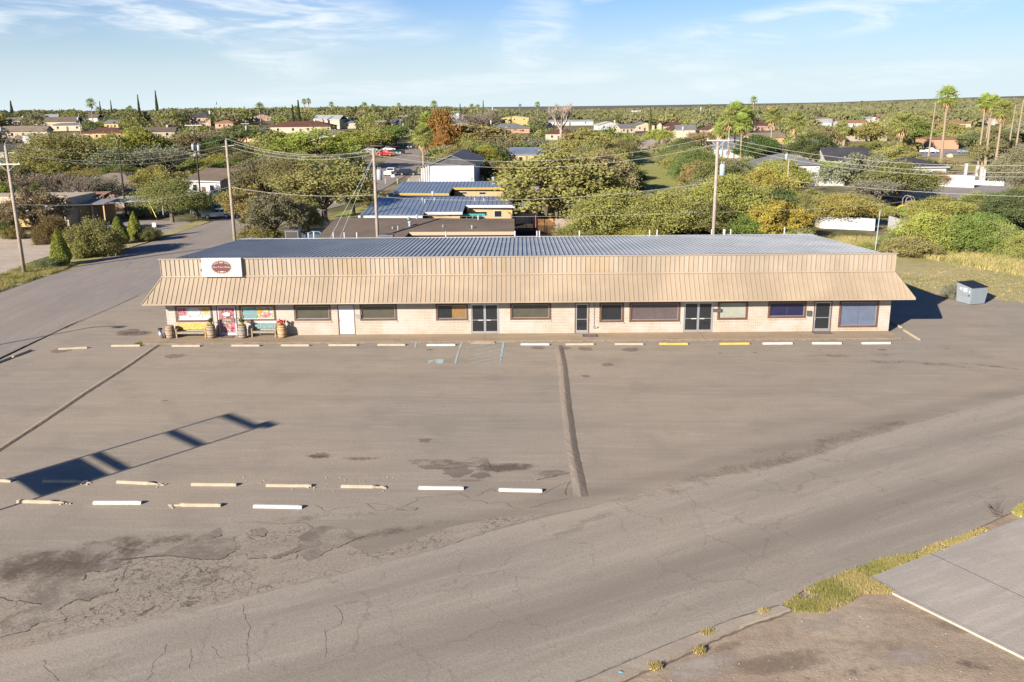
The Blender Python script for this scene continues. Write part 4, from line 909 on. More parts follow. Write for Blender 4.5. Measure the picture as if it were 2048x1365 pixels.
for i in range(34):
    g = G(rr.choice([rr.uniform(460, 660), rr.uniform(640, 800)]), rr.uniform(950, 985)); s = rr.uniform(.01, .035); x, y = g.x, g.y
    rb_.hexa([(x-s, y-s, 0.002), (x+s, y-s*.7, 0.002), (x+s, y+s, 0.002), (x-s*.6, y+s, 0.002), (x-s*.6, y-s*.5, s), (x+s*.7, y-s*.6, s*.8), (x+s*.6, y+s*.6, s*1.1), (x-s*.4, y+s*.5, s*.7)])
for i in range(90):
    g = G(rr.uniform(1250, 2048), rr.uniform(1190, 1365)); 
    if g.x > 44 and g.y > -38: continue
    s = rr.uniform(.008, .028); x, y = g.x, g.y; z = -.03
    rb_.hexa([(x-s, y-s, z), (x+s, y-s*.7, z), (x+s, y+s, z), (x-s*.6, y+s, z), (x-s*.6, y-s*.5, z+s), (x+s*.7, y-s*.6, z+s*.8), (x+s*.6, y+s*.6, z+s*1.1), (x-s*.4, y+s*.5, z+s*.7)])
tag(rb_.build('pebbles', mat('pebble_stone', (.36, .30, .23), .9, .2, 4)), 'scattered concrete chips and pebbles on the ground', 'pebbles', None, 'stuff')
# dumpster
g = G(1941, 606); dm = thing('dumpster', 'grey steel dumpster with black lid standing at the edge of the grass field', 'dumpster', (g.x, g.y, 0), R(17)); dm.scale = (1, 1, 1.16)
M_dump = mat('dumpster_paint', (.215, .25, .275), .5, .06, 2); bd = MB(); s = .76
bd.hexa([(-s, -s, .05), (s*.9, -s, .05), (s*.9, s, .05), (-s, s, .05), (-s, -s-.0, .9), (s+.12, -s-.0, .9), (s+.12, s+.1, .9), (-s, s+.1, .9)])
bd.hexa([(-s, -s, .9001), (s+.12, -s, .9001), (s+.12, s+.1, .9001), (-s, s+.1, .9001), (-s, -s, 1.22), (s+.02, -s, 1.22), (s+.02, s+.1, 1.42), (-s, s+.1, 1.42)])
bd.build('body', M_dump, dm)
MB().hexa([(-s-.05, -s-.06, 1.23), (s+.07, -s-.06, 1.23), (s+.07, s+.12, 1.43), (-s-.05, s+.12, 1.43), (-s-.05, -s-.06, 1.27), (s+.07, -s-.06, 1.27), (s+.07, s+.12, 1.47), (-s-.05, s+.12, 1.47)]).build('lid', M_blk, dm)
MB().box(-s-.09, -s-.002, -.5, .5, .62, .76).build('fork_sleeve', M_dump, dm)
for sy in (-.55, .55): MB().box(-.7, .6, sy-.06, sy+.06, 0, .049).build('skid', M_dkgrey, dm)
for y0, y1, z0, z1 in ((.25, .55, .95, 1.12), (-.3, .12, .85, 1.15), (-.62, -.5, .85, 1.02)):
    MB().add([(-s-.004, y1, z0), (-s-.004, y0, z0), (-s-.004, y0, z1), (-s-.004, y1, z1)], [(0, 1, 2, 3)]).build('notice', M_white, dm)
MB().box(-s-.03, -s-.002, -.62, -.52, .6, .7).build('latch', M_blk, dm)
# ------------------------------------------------------------------ out-of-frame things whose shadows the photo shows
SUN_AZ = Vector((.64, .77, 0)).normalized(); SUN_EL = R(20.7); CT = 1/math.tan(SUN_EL)
tip = G(460, 827); H = 8.; u = Vector((.75, -.66, 0)).normalized(); base = tip-SUN_AZ*CT*H
ps = thing('pylon_sign', 'tall two-post sign frame at the lot edge, solid panel below open rungs', 'sign', (base.x, base.y, 0), math.atan2(u.y, u.x)); Wd = 3.2
for k in (0, Wd): MB().box(k-.06, k+.06, -.06, .06, 0, H).build('post', M_grey, ps)
for z0, z1 in ((H-.24, H), (6.53, 6.76), (5.05, 5.26)): MB().box(.081, Wd-.081, -.05, .05, z0, z1).build('rung', M_grey, ps)
MB().box(.081, Wd-.081, -.12, .12, 3.74, 4.84).build('panel', M_offw, ps)
MB().box(Wd-.5, Wd+.45, -.16, .16, H+.001, H+.22).build('cap_box', M_grey, ps)
for z0 in (1.2, 1.9, 2.5): MB().box(.081, Wd-.081, -.04, .04, z0, z0+.16).build('rung', M_grey, ps)
tp = G(188, 654); H = 8.5; base = tp-SUN_AZ*CT*H
sl = thing('street_lamp', 'street lamp on a slim pole beside the side street', 'street lamp', (base.x, base.y, 0)); MB().tube([(0, 0, 0), (0, 0, H)], [.12, .08], 8).build('pole', M_grey, sl)
MB().tube([(0, 0, H-.1), (.9, -.3, H+.25), (1.5, -.5, H+.2)], .05, 6).build('arm', M_grey, sl); MB().hexa([(1.4, -.7, H+.1), (2.2, -.7, H+.1), (2.2, -.3, H+.1), (1.4, -.3, H+.1), (1.4, -.65, H+.3), (2.1, -.65, H+.25), (2.1, -.35, H+.25), (1.4, -.35, H+.3)]).build('lamp_head', M_grey, sl)

# ------------------------------------------------------------------ utility poles and wires
def transformer(p, x, y, z, s=1., side=1):
    c = MB(); c.lathe([(.20*s, 0), (.23*s, .03), (.23*s, .82*s), (.19*s, .9*s), (.08*s, .95*s)], (x, y, z), 14); o = c.build('transformer', M_can, p, True)
    c = MB()
    for dx in (-.1, .1): c.lathe([(.035, 0), (.05, .06), (.03, .12), (.05, .18), (.02, .26)], (x+dx*s, y, z+.93*s), 7)
    c.build('bushing', M_stone, o); return o
def upole(name, label, base, h, r=.17, dark=False, arms=(), trans=(), top=True, rz=0, lean=0):
    t = thing(name, label, 'utility pole', base, rz, None)
    MB().tube([(0, 0, -.1), (lean*.5, 0, h*.5), (lean, 0, h)], [r, r*.85, r*.68], 10).build('pole', M_poledk if dark else M_pole, t, True)
    for z, L, w in arms:
        a = MB().box(-L/2+lean, L/2+lean, -.22, -.12, z-.06, z+.06).build('crossarm', M_offw, t)
        for sx in (-1, 1): MB().bar((lean*.8, -.17, z-.75), (sx*L*.3+lean, -.17, z-.03), .04, .03).build('brace', M_offw, t)
        for sx in w: MB().lathe([(.03, 0), (.055, .05), (.03, .09), (.05, .14), (.02, .18)], (sx*L/2+lean, -.17, z+.06), 8).build('insulator', M_stopw, t)
    if top: MB().lathe([(.03, 0), (.06, .06), (.03, .12), (.055, .17), (.02, .22)], (lean, 0, h), 8).build('insulator', M_can, t)
    for (dx, dy, z, s) in trans: transformer(t, dx+lean, dy, z, s)
    t['h'] = h; del t['h']; return t
b1 = G(49, 548)
P1 = upole('utility_pole', 'pale wooden pole with a white crossarm on the grass verge at far left', (b1.x, b1.y, 0), 12.95, .2, arms=[(11.1, 2.6, (-.95, -.5, .5, .9))], lean=.0)
MB().bar((-.75, -.1, 12.2), (.75, .1, 12.2), .05, .05).build('bracket', M_offw, P1)
b4_ = at(452, 281, 12.8); P4 = upole('utility_pole', 'pale wooden pole rising behind the left end of the shop roof', (b4_.x+.0, b4_.y, 0), 12.8, .2)
MB().bar((-.55, 0, 12.1), (.9, 0, 12.25), .05, .05).build('bracket', M_offw, P4)
b5_ = at(747, 300, 11.9); P5 = upole('utility_pole', 'wooden pole with one round transformer and guy wires behind the shop roof', (b5_.x, b5_.y, 0), 11.9, .2, trans=[(.52, -.1, 8.75, 1.2)])
for sx in (-1.3, -.6, .6, 1.3): MB().tube([(0, 0, 11.3), (sx*.6, 0, 11.95), (sx, 0, 11.85), (sx*1.05, 0, 11.6)], .025, 5).build('bracket', M_offw, P5)
b6_ = at(1436, 277, 12.9); P6 = upole('utility_pole', 'tall wooden pole with crossarm and large transformer behind the right half of the roof', (b6_.x, b6_.y, 0), 12.9, .21, arms=[(12.7, 2.3, (-.9, .1, .9))], trans=[(.58, -.1, 9.2, 1.25), (.45, .1, 11.2, .6)])
wires = []
def wire(label, pts, sag, r=.017, m=None, group=None):
    mb = MB(); P = [Vector(p) for p in pts]; line_ = []
    for i in range(len(P)-1):
        for k in range(14):
            t = k/14; q = P[i].lerp(P[i+1], t); q.z -= sag*4*t*(1-t); line_.append(q)
    line_.append(P[-1]); mb.tube(line_, r, 5); o = mb.build('power_line', m or M_wire); return tag(o, label, 'overhead wire', group or 'overhead wires')
def P(t, dx, z, dy=0): return (t.location.x+dx, t.location.y+dy, z)
off = [(-.7, .3), (0, 0), (.8, -.3)]
wire('top wire from the far left pole to the pole behind the left roof end', [P(P1, 0, 13.05), P(P4, 0, 13.0)], 1.3)
wire('middle wire from the far left pole to the pole behind the left roof end', [P(P1, -.7, 12.35, .2), P(P4, -.5, 12.2, -.3)], 1.3)
wire('lowest of the three upper wires between the far left pole and the next', [P(P1, .7, 12.3, -.2), P(P4, .2, 12.0, -.6)], 1.55)
wire('single low cable from the far left pole to the second pole', [P(P1, .1, 7.1), P(P4, 0, 7.6)], .75, .022)
wire('top wire from the second pole to the pole with the round transformer', [P(P4, 0, 13.0), P(P5, -1.2, 11.7)], .95)
wire('middle wire from the second pole to the transformer pole', [P(P4, .9, 12.4), P(P5, -.4, 11.75)], .95)
wire('lowest upper wire between the second pole and the transformer pole', [P(P4, .6, 12.0), P(P5, .2, 11.5)], .95)
wire('single low cable from the second pole to the transformer pole', [P(P4, 0, 7.6), P(P5, 0, 7.2)], .5, .022)
wire('upper wire sweeping from the transformer pole to the crossarm pole', [P(P5, 1.2, 11.7), P(P6, -.9, 12.95, -.17)], 1.6)
wire('lower wire sweeping from the transformer pole to the crossarm pole', [P(P5, .5, 11.3), P(P6, -.1, 12.3, -.17)], 1.75)
wire('low cable between the transformer pole and the crossarm pole', [P(P5, 0, 7.0), P(P6, 0, 8.6)], 1.0, .018)
wire('lowest thin cable crossing the green bushes behind the roof', [P(P5, 0, 3.9, 10), P(P6, 0, 4.6, 8), P(P6, 26, 5.0, 14)], .35, .014)
for i, (dz, lab) in enumerate(((0, 'top wire running right from the crossarm pole'), (-.35, 'second wire running right from the crossarm pole'), (-.75, 'third wire running right from the crossarm pole'))):
    e_ = at(2100, 336+i*9-(i == 0)*6, 11.6-i*.3); wire(lab, [P(P6, .9, 12.9+dz), (e_.x, e_.y, e_.z)], .9)
for i, (z, yy, lab) in enumerate(((6.6, 392, 'pale cable sagging across the trees on the right'), (5.6, 407, 'black cable sagging across the playground at right'))):
    a = at(1580, 362+i*12, z+.6); b_ = at(2100, yy+3, z); wire(lab, [P(P6, 0, 6.9-i), a, b_], .3, .03 if i else .022, M_wiredk if i else None)
for i, dx in enumerate((-5.2, -6.6)):
    g_ = P(P5, 0, 11.2); wire(('outer', 'inner')[i]+' guy wire slanting down left of the transformer pole', [g_, (g_[0]+dx, g_[1]-1, 0)], .0, .014, M_can)
def farpole(px, pb, pt, label, dark=True, arm=0, trans=(), r=.16, name='utility_pole'):
    g = G(px, pb); h = upto(g, pt); return upole(name, label, (g.x, g.y, g.z), h, r, dark, [(h-.25, arm, (-.9, .9))] if arm else [], trans, not arm)
FP = {}
FP['a'] = farpole(253, 432, 281, 'black leaning pole with a small street light among the left trees', True); h = upto(G(253, 432), 281)
MB().tube([(0, 0, h-.4), (-.3, -.1, h+.3), (-1.0, -.2, h+.3)], .04, 5).build('lamp_arm', M_offw, FP['a'])
FP['b'] = farpole(403, 412, 248, 'black pole with pale crossarm and two transformers near the white house', True, 2.9, [(-.45, -.1, 7.0+2.4, 1.1), (.5, -.1, 7.0+2.3, 1.1)])
farpole(765, 316, 241, 'brown pole with crossarm beside the red pickup', True, 3.8); farpole(808.5, 297, 231, 'dark pole with crossarm left of the street, behind the dark sport utility', True, 3.4, [(-.0, -.45, 8.0, 1.)])
farpole(577, 330, 276, 'dark short pole with white crossarm left of centre', True, 3.4); farpole(983, 300, 251, 'grey pole with one transformer at the right of the bare tree', False, 0, [(0, -.4, 9.3, 1.4)])
farpole(1186, 362, 308, 'orange brown pole standing in the wide olive tree', False); farpole(1364, 318, 277, 'thin pole with a white transformer beside the mown lawn', False, 0, [(-.1, -.4, 8.2, 1.4)])
farpole(1573, 392, 318, 'wooden pole with a white transformer right of the green bushes', False, 0, [(-.5, -.1, 6.4, 1.15)]); farpole(1399, 262, 227, 'distant brown pole with a transformer by the cream gables', False, 0, [(.3, -.3, 12, 2.2)])
farpole(912, 262, 223, 'distant dark pole with crossarm above the street end', True, 5); farpole(988, 262, 219, 'distant dark pole left of the grey roof', True, 5, [(-.6, -.3, 12, 2)])
farpole(166, 300, 227, 'slim pole with transformer above the red brown roof at left', False, 0, [(-.2, -.4, 10.5, 1.3)]); farpole(438, 250, 222, 'far dark pole right of the dark hipped roof', True, 0, [(-.6, -.3, 12, 2)])
farpole(497, 330, 246, 'dark pole with transformer right of the second tall pole', True, 2.4, [(.3, -.3, 10, 1.2)]); farpole(12, 330, 258, 'dark slim pole with transformer at the far left', True, 0, [(.2, -.3, 10, 1.3)])
for i, (px, pb, pt, w_, lab) in enumerate(((1857, 313, 206, .2, 'tall bare palm trunk left of the tallest palm'), (1964, 330, 240, .2, 'bare trunk between the pair of palms'), (2017, 300, 210, .22, 'bare palm trunk second from the right edge'), (2031, 302, 200, .24, 'bare palm trunk nearest the right edge'))):
    g = G(px, pb); h = upto(g, pt); top = at(px, pt, g.z+h); dx = (px+9*(pb-pt)/90-px)*0
    MBo = MB().tube([(0, 0, 0), (.2, 0, h*.5), (.5, 0, h)], [w_*1.5, w_, w_*.8], 8).build('dead_palm', M_palmt); MBo.location = g; tag(MBo, lab, 'dead palm', 'bare palm trunks')
g = G(1749, 512); h = upto(g, 422); t = thing('flag_pole', 'thin pale metal mast behind the right end of the shop roof', 'mast', g); MB().tube([(0, 0, 0), (.15, 0, h)], .055, 8).build('mast', M_can, t); MB().lathe([(.02, 0), (.06, .05), (.02, .1)], (.15, 0, h), 8).build('finial', M_can, t)
g = G(308, 439); t = thing('leaning_marker', 'bright yellow slanting guy marker at the driveway edge', 'marker', g); MB().tube([(0, 0, 0), (.0, 0, .2)], .05, 6).build('anchor', M_dkgrey, t); MB().bar((.5, 0, 0), (-1.0, 0, 4.0), .09, .09).build('marker', M_dirtyy, t)

# ------------------------------------------------------------------ houses
FOOT = []      # footprints where no filler tree may stand
PROT = []      # what the photo leaves uncovered by trees
def house(name, label, px, pe, wpx, ze, depth, rise, kind, mroof, mwall, rz=0, nwin=2, chim=None, over=.5, fascia=None, pr=True, cat='house', gpos=None, clutter=False):
    if gpos is None:
        p = Gz(px, pe, ze)
    if gpos is not None: p = Vector(gpos)
    if p is None:
        p = G(px, pe+10)
    z0 = terr(p.x, p.y); zz = proj((p.x, p.y, z0+ze))[2]; w = wpx*zz/F
    t = thing(name, label, cat, (p.x, p.y, z0), rz)
    FOOT.append((p.x, p.y+depth/2, max(w, depth)*.62)); h = w/2
    if pr: PROT.append((px-wpx*.5, px+wpx*.5, pe-13, pe+12, math.hypot(p.x-CX, p.y-CY)))
    MB().box(-h+over, h-over, over, depth-over, 0, ze-.12).build('wall', mwall, t)
    if kind == 'gx':
        mb = MB(); mb.slab3([(-h, 0, ze), (h, 0, ze), (h, depth/2, ze+rise), (-h, depth/2, ze+rise)], .15); mb.slab3([(-h, depth/2, ze+rise), (h, depth/2, ze+rise), (h, depth, ze), (-h, depth, ze)], .15)
        for sx in (-1, 1): x = sx*(h-over); 
        ro = mb.build('roof', mroof, t)
        gm = MB()
        for x in (-h+over, h-over): MB().add([(x-.04, over, ze-.12), (x-.04, depth-over, ze-.12), (x-.04, depth/2, ze+rise-.22), (x+.04, over, ze-.12), (x+.04, depth-over, ze-.12), (x+.04, depth/2, ze+rise-.22)], [(0, 1, 2), (3, 5, 4), (0, 3, 4, 1), (1, 4, 5, 2), (2, 5, 3, 0)]).build('gable', mwall, t)
        fm = MB().box(-h-.02, h+.02, -.03, -.002, ze-.22, ze+.01)
        if fascia: fm.build('fascia', fascia, t)
    elif kind == 'gy':
        mb = MB(); mb.slab3([(-h, 0, ze), (0, 0, ze+rise), (0, depth, ze+rise), (-h, depth, ze)], .15); mb.slab3([(0, 0, ze+rise), (h, 0, ze), (h, depth, ze), (0, depth, ze+rise)], .15); ro = mb.build('roof', mroof, t)
        gm = MB(); y = over
        for y in (over, depth-over): MB().add([(-h+over, y-.04, ze-.12), (h-over, y-.04, ze-.12), (0, y-.04, ze+rise-.2), (-h+over, y+.04, ze-.12), (h-over, y+.04, ze-.12), (0, y+.04, ze+rise-.2)], [(0, 1, 2), (3, 5, 4), (0, 3, 4, 1), (1, 4, 5, 2), (2, 5, 3, 0)]).build('gable', mwall if fascia is None else fascia, t)
    else:
        i = min(h*.85, depth/2*.95); mb = MB(); a = [(-h, 0, ze), (h, 0, ze), (h, depth, ze), (-h, depth, ze)]; r1, r2 = (-h+i, depth/2, ze+rise), (h-i, depth/2, ze+rise)
        mb.slab3([a[0], a[1], r2, r1], .14); mb.slab3([a[2], a[3], r1, r2], .14); mb.slab3([a[1], a[2], r2], .14); mb.slab3([a[3], a[0], r1], .14); ro = mb.build('roof', mroof, t)
        if fascia: MB().box(-h-.02, h+.02, -.03, -.002, ze-.22, ze+.01).build('fascia', fascia, t)
    for k in range(nwin):
        x = -h+over+(2*h-2*over)*(k+.5)/nwin
        wn = frame_mb(x-.55, x+.55, ze-2.0, ze-.75, .07, over-.05, over+.02).build('window', M_offw, t); MB().box(x-.48, x+.48, over-.03, over-.004, ze-1.93, ze-.82).build('pane', GL_dark, wn)
    if nwin > 1: d = -h+over+(2*h-2*over)*.5; MB().box(d-.5, d+.5, over-.05, over-.003, .02, 2.05).build('door', M_brown, t)
    if chim: MB().box(chim*h-.4, chim*h+.4, depth/2-.4, depth/2+.4, ze+.1, ze+rise+.9).build('chimney', M_offw, ro)
    return t
# three long low units behind the shops: ray meets the sloping roof plane
def onplane(px, py, y0, z0, y1, z1):
    k = (z1-z0)/(y1-y0); d = ray(px, py); t = (z0+k*(CY-y0)-CH)/(d.z-k*d.y); return CAM+d*t
def unit(label, pl_, top, front, wallspec, mroof, mwall, fascia, ribs=0, wins=(), backd=8):
    o0 = onplane(*top[0], *pl_); t = thing('long_house', label, 'house', (o0.x, o0.y, 0)); org = Vector((o0.x, o0.y, 0))
    T_ = [onplane(*p, *pl_)-org for p in top]; Fp = [onplane(*p, *pl_)-org for p in front]
    mb = MB(); mb.slab3(T_+Fp[::-1], .16)
    bz = T_[0].z; mb.slab3([T_[0], T_[-1], T_[-1]+Vector((0, backd, -backd*.12)), T_[0]+Vector((0, backd, -backd*.12))], .16)
    ro = mb.build('roof', mroof, t)
    if ribs:
        rb = MB(); x0, x1 = min(p.x for p in Fp+T_), max(p.x for p in Fp+T_); n = int((x1-x0)/ribs)
        def yfront(x):
            ys = []
            for a, b_ in zip(Fp[:-1], Fp[1:]):
                if min(a.x, b_.x)-1e-3 <= x <= max(a.x, b_.x)+1e-3 and abs(a.x-b_.x) > 1e-3: ys.append(a.y+(b_.y-a.y)*(x-a.x)/(b_.x-a.x))
            return max(ys) if ys else None
        k = (pl_[3]-pl_[1])/(pl_[2]-pl_[0])
        for i in range(n+1):
            x = x0+ribs*i+.02; yf = yfront(x); yt = T_[0].y
            if x < T_[0].x: yt = None if Fp[0].x >= T_[0].x else cl(Fp[0].y, T_[0].y, (x-Fp[0].x)/(T_[0].x-Fp[0].x))
            if x > T_[-1].x: continue
            if yf is None or yt is None or yt-yf < .2: continue
            zf = pl_[1]+k*(yf+org.y-pl_[0])+.02; zt = pl_[1]+k*(yt+org.y-pl_[0])+.02
            rb.bar((x, yf, zf), (x, yt, zt), .06, .06)
        rb.build('rib', mroof, ro)
    for a, b_ in zip(Fp[:-1], Fp[1:]):
        if abs((b_-a).y) < .8 and abs((b_-a).x) > 3:
            MB().hexa([a+Vector((0, -.06, -.34)), b_+Vector((0, -.06, -.34)), b_+Vector((0, -.003, -.34)), a+Vector((0, -.003, -.34)), a+Vector((0, -.06, .03)), b_+Vector((0, -.06, .03)), b_+Vector((0, -.003, .03)), a+Vector((0, -.003, .03))]).build('fascia', fascia, t)
            MB().box(a.x+.4, b_.x-.4, a.y+.5, T_[0].y+backd-.6, 0, min(a.z, b_.z)-.2).build('wall', mwall, t)
    for (px, py0, py1, w_) in wins:
        a, b_ = Fp[-2], Fp[-1]; y = a.y+.5; p = aty(px, (py0+py1)/2, y+org.y)-org; hh = (py1-py0)*.058
        wn = frame_mb(p.x-w_/2, p.x+w_/2, p.z-hh/2, p.z+hh/2, .07, y-.04, y+.02).build('window', M_offw, t); MB().box(p.x-w_/2+.07, p.x+w_/2-.07, y-.02, y-.004, p.z-hh/2+.07, p.z+hh/2-.07).build('pane', GL_dark, wn)
    FOOT.append((org.x+14, org.y, 16)); return t, org, pl_
U1 = unit('long low house with brown shingle roof and peach fascia just behind the shops', (33.6, 2.7, 38.9, 3.5), [(672, 436), (1029, 438)], [(625, 484), (800, 484), (818.5, 465), (1029, 464)], None, SH_brown, M_peach, M_peachf, 0, [(855, 477, 486, 1.8), (985, 477, 486, 1.6)])
U2 = unit('long low house with ribbed grey metal roof and white fascia, middle of three', (58, 2.8, 64.6, 3.4), [(760, 394), (1008, 393)], [(716, 432), (845, 432.5), (849, 425), (925, 424.5), (931, 411), (1030, 411)], None, M_roofb, M_peach, M_white, .62, [(963, 422, 434, 1.6), (996, 420, 437, 1.1)])
U3 = unit('long low house with grey metal roof and ochre fascia, farthest of three', (84, 2.8, 90, 3.15), [(803, 364), (1009, 364)], [(785, 387), (898, 387.5), (905, 376), (1010, 375.5)], None, M_roofb, M_peach, M_yell, .62, [(927, 383, 390, 1.2), (965, 383, 391, 1.2)])
def vents(U, pts, label=None):
    t, org, pl_ = U
    for px, py, r, h in pts:
        p = onplane(px, py, *pl_)-org; MB().lathe([(r*.7, 0), (r*.7, h*.6), (r*1.1, h*.62), (r*1.1, h*.9), (r*.5, h)], (p.x, p.y, p.z), 9).build('roof_vent', M_can, t)
vents(U1, [(796, 461, .07, .5), (819.5, 453, .18, .6), (785, 459, .07, .3), (886, 455, .06, .3), (956.5, 440, .13, .5), (944, 458, .1, .4), (834, 438, .15, .5), (817, 439, .2, .25)])
vents(U2, [(845, 403, .1, .5), (850, 406, .1, .5), (869, 401, .1, .4), (866, 391, .25, .6), (950, 403, .1, .5), (968, 404, .1, .5), (787, 392, .25, .5)]); vents(U3, [(987, 362, .3, .7), (943, 362, .2, .5), (985, 371, .08, .4)])
# white two-storey gabled house
p = at(858, 331, 5.2); whh = house('white_house', 'white block house with dark grey gable and low-pitched grey roof', 903, 330.5, 96, 5.2, 26, 1.9, 'gy', SH_grey, M_white, R(-2), 0, None, .35, M_dkgrey)
pc = MB()
for k in range(3): pc.box(-3.6-.9*k-.9, -3.55-.9*k-.9+.3, .5, 1.5, 0, 5)
hw = 48*proj((whh.location.x, whh.location.y, 5))[2]/F
MB().slab3([(-hw-1.8, .6, 4.9), (-hw+.1, .6, 5.3), (-hw+.1, 14, 5.3), (-hw-1.8, 14, 4.9)], .16).build('porch_roof', SH_grey, whh)
for k in range(4): MB().box(-hw-1.5, -hw-1.2, 1.0+k*3.2, 1.35+k*3.2, 0, 4.85).build('column', M_white, whh)
HL = [
 ('brick_house', 'wide brown hip-roofed brick house with tan fascia, left side', 197, 384, 190, 2.9, 15, 2.6, 'hip', SH_greyb, M_redbrick, 0, 3, None, .5, M_cream),
 ('white_house', 'white house with brown shingle roof behind the second pole', 402, 362, 98, 3.2, 13, 1.9, 'gx', SH_brown, M_white, R(-24), 2, None, .5, M_white),
 ('dark_roof_house', 'house with charcoal roof and white wall at the far left edge', 18, 303, 110, 3.0, 14, 2.2, 'gx', SH_dark, M_white, 0, 3, None, .5, None),
 ('brown_gable_house', 'house with brown gable roof high at left', 112, 238, 34, 3.2, 12, 2.4, 'gy', SH_maroon, M_stone, R(12), 1, None),
 ('green_grey_house', 'house with pale grey green hip roof left of the red brown roof', 133, 250, 62, 3.0, 14, 1.8, 'hip', SH_grey, M_cream, 0, 3, None),
 ('red_roof_house', 'very long red brown roof behind the left trees', 203, 266, 96, 3.0, 16, 2.0, 'hip', SH_maroon, M_peach, 0, 4, None),
 ('small_blue_house', 'small house with blue grey roof beside the red brown roof', 221, 247, 34, 3.0, 10, 1.7, 'gx', SH_grey, M_yellow, R(-8), 2, None),
 ('white_gable_house', 'small white gable with brown roof below the two cypresses', 299, 233, 30, 3.0, 10, 1.9, 'gy', SH_brown, M_white, R(20), 1, None),
 ('hip_roof_house', 'brick house with charcoal hip roof and chimney', 398, 235, 48, 5.0, 14, 2.6, 'hip', SH_dark, M_redbrick, R(-6), 3, .5),
 ('brick_ranch', 'low brick house with orange brown roof right of the charcoal hip roof', 447, 246, 40, 2.8, 10, 1.3, 'hip', SH_red, M_orange, 0, 2, None),
 ('maroon_roof_house', 'wide maroon-roofed house with tan stone chimney left of centre', 600, 253, 125, 3.1, 16, 2.2, 'hip', SH_maroon, M_cream, 0, 4, .35),
 ('yellow_grey_house', 'yellow house with grey roof left of the street', 792, 246, 26, 3.0, 10, 1.8, 'gx', SH_grey, M_yellow, 0, 2, None),
 ('white_garage', 'low white building at the left of the street', 808, 262, 30, 2.7, 8, .3, 'gx', M_offw, M_white, 0, 1, None),
 ('white_gable_house', 'cluster of white gables over the street end', 915, 232, 32, 4.0, 12, 2.5, 'gy', M_offw, M_white, 0, 2, None),
 ('brick_gable_house', 'red brick house under the white gables', 921, 246, 40, 3.2, 12, 1.9, 'gx', SH_grey, M_orange, 0, 2, None),
 ('grey_roof_house', 'big grey hip roof with cream porch below the yellow house', 1020, 257, 82, 3.0, 16, 2.6, 'hip', SH_grey, M_orange, R(4), 3, None),
 ('yellow_house', 'two storey yellow house with light grey low gable', 1029, 236, 60, 6.0, 13, 1.5, 'gy', M_offw, M_yellow, R(-3), 3, None),
 ('metal_shed', 'long pale blue metal roof in the middle distance', 1140, 243, 96, 3.4, 14, 1.1, 'gx', M_roofm, M_offw, 0, 3, None),
 ('white_ranch', 'white house with pale roof and chimney left of the mown lawn', 1220, 250, 50, 3.4, 13, 2.0, 'gy', M_offw, M_white, R(10), 2, .6),
 ('cream_gable_house', 'cream gabled house with grey roof above the bare lot', 1290, 252, 44, 3.2, 12, 2.3, 'gy', SH_grey, M_cream, R(8), 2, None),
 ('grey_gable_house', 'grey roofed house between the white ranch and the cream gable', 1256, 256, 36, 3.0, 11, 1.9, 'gx', SH_grey, M_cream, R(15), 2, None),
 ('brown_roof_house', 'cream gabled house with brown roof, nearest the bare lot', 1366, 261, 52, 3.2, 13, 2.3, 'gy', SH_maroon, M_cream, R(12), 2, None),
 ('brown_roof_house', 'brown roof behind the nearest brown roofed house', 1345, 252, 40, 3.2, 13, 2.2, 'gx', SH_maroon, M_cream, R(12), 2, None),
 ('brown_gable_house', 'cream gabled brown roof left of the palm cluster', 1434, 260, 42, 3.2, 13, 2.3, 'gy', SH_maroon, M_cream, R(8), 2, None),
 ('clay_roof_house', 'clay tiled roof farthest left on the right side', 1646, 239, 34, 3.0, 12, 1.6, 'gx', SH_red, M_cream, 0, 2, None),
 ('clay_roof_house', 'long clay tiled roof with white front in the right distance', 1708, 246, 62, 3.0, 12, 1.7, 'gx', SH_red, M_white, 0, 3, None),
 ('metal_shed', 'grey metal roofed shed above the long clay roof', 1742, 238, 40, 3.4, 12, 1.6, 'gx', M_roofm, M_stone, R(-10), 1, None),
 ('clay_roof_house', 'orange clay roof with cream gable beyond the tallest palm', 1918, 247, 54, 3.0, 14, 2.0, 'hip', SH_red, M_cream, 0, 2, None),
 ('clay_roof_house', 'low orange roof left of the cream gable', 1880, 250, 34, 3.0, 12, 1.4, 'gx', SH_red, M_orange, 0, 2, None),
 ('orange_house', 'orange plastered house behind the white pickup', 1890, 278, 66, 3.6, 12, .5, 'gx', SH_red, M_orange, 0, 0, None),
 ('dark_roof_house', 'long dark roofed house behind the big grey green tree at right', 1700, 320, 96, 3.0, 14, 2.6, 'gx', SH_dark, M_offw, R(-6), 2, None),
 ('flat_roof_house', 'low dark-roofed house with white eaves beside the white wall', 1850, 334, 100, 3.0, 16, 1.5, 'hip', SH_dark, M_white, 0, 2, None, .5, M_white),
 ('white_outbuilding', 'whitewashed flat outbuilding in front of the paved yard', 1838, 369, 72, 2.6, 7, .1, 'gx', M_offw, M_offw, R(-4), 0, None),
]
for h_ in HL: house(*h_)
PROT.append((1262, 1368, 302, 372, 172)); PROT.append((700, 850, 300, 365, 118)); PROT.append((848, 862, 270, 300, 190))
rh = random.Random(41); HPX = [(h_[2], h_[3]) for h_ in HL]; RC = [(SH_brown, 'brown'), (SH_grey, 'grey'), (SH_tan, 'tan'), (SH_greyb, 'weathered brown'), (SH_maroon, 'maroon'), (M_roofb, 'metal'), (SH_dark, 'charcoal')]; WC = [(M_cream, 'cream'), (M_white, 'white'), (M_peach, 'peach'), (M_redbrick, 'brick'), (M_stone, 'stone')]
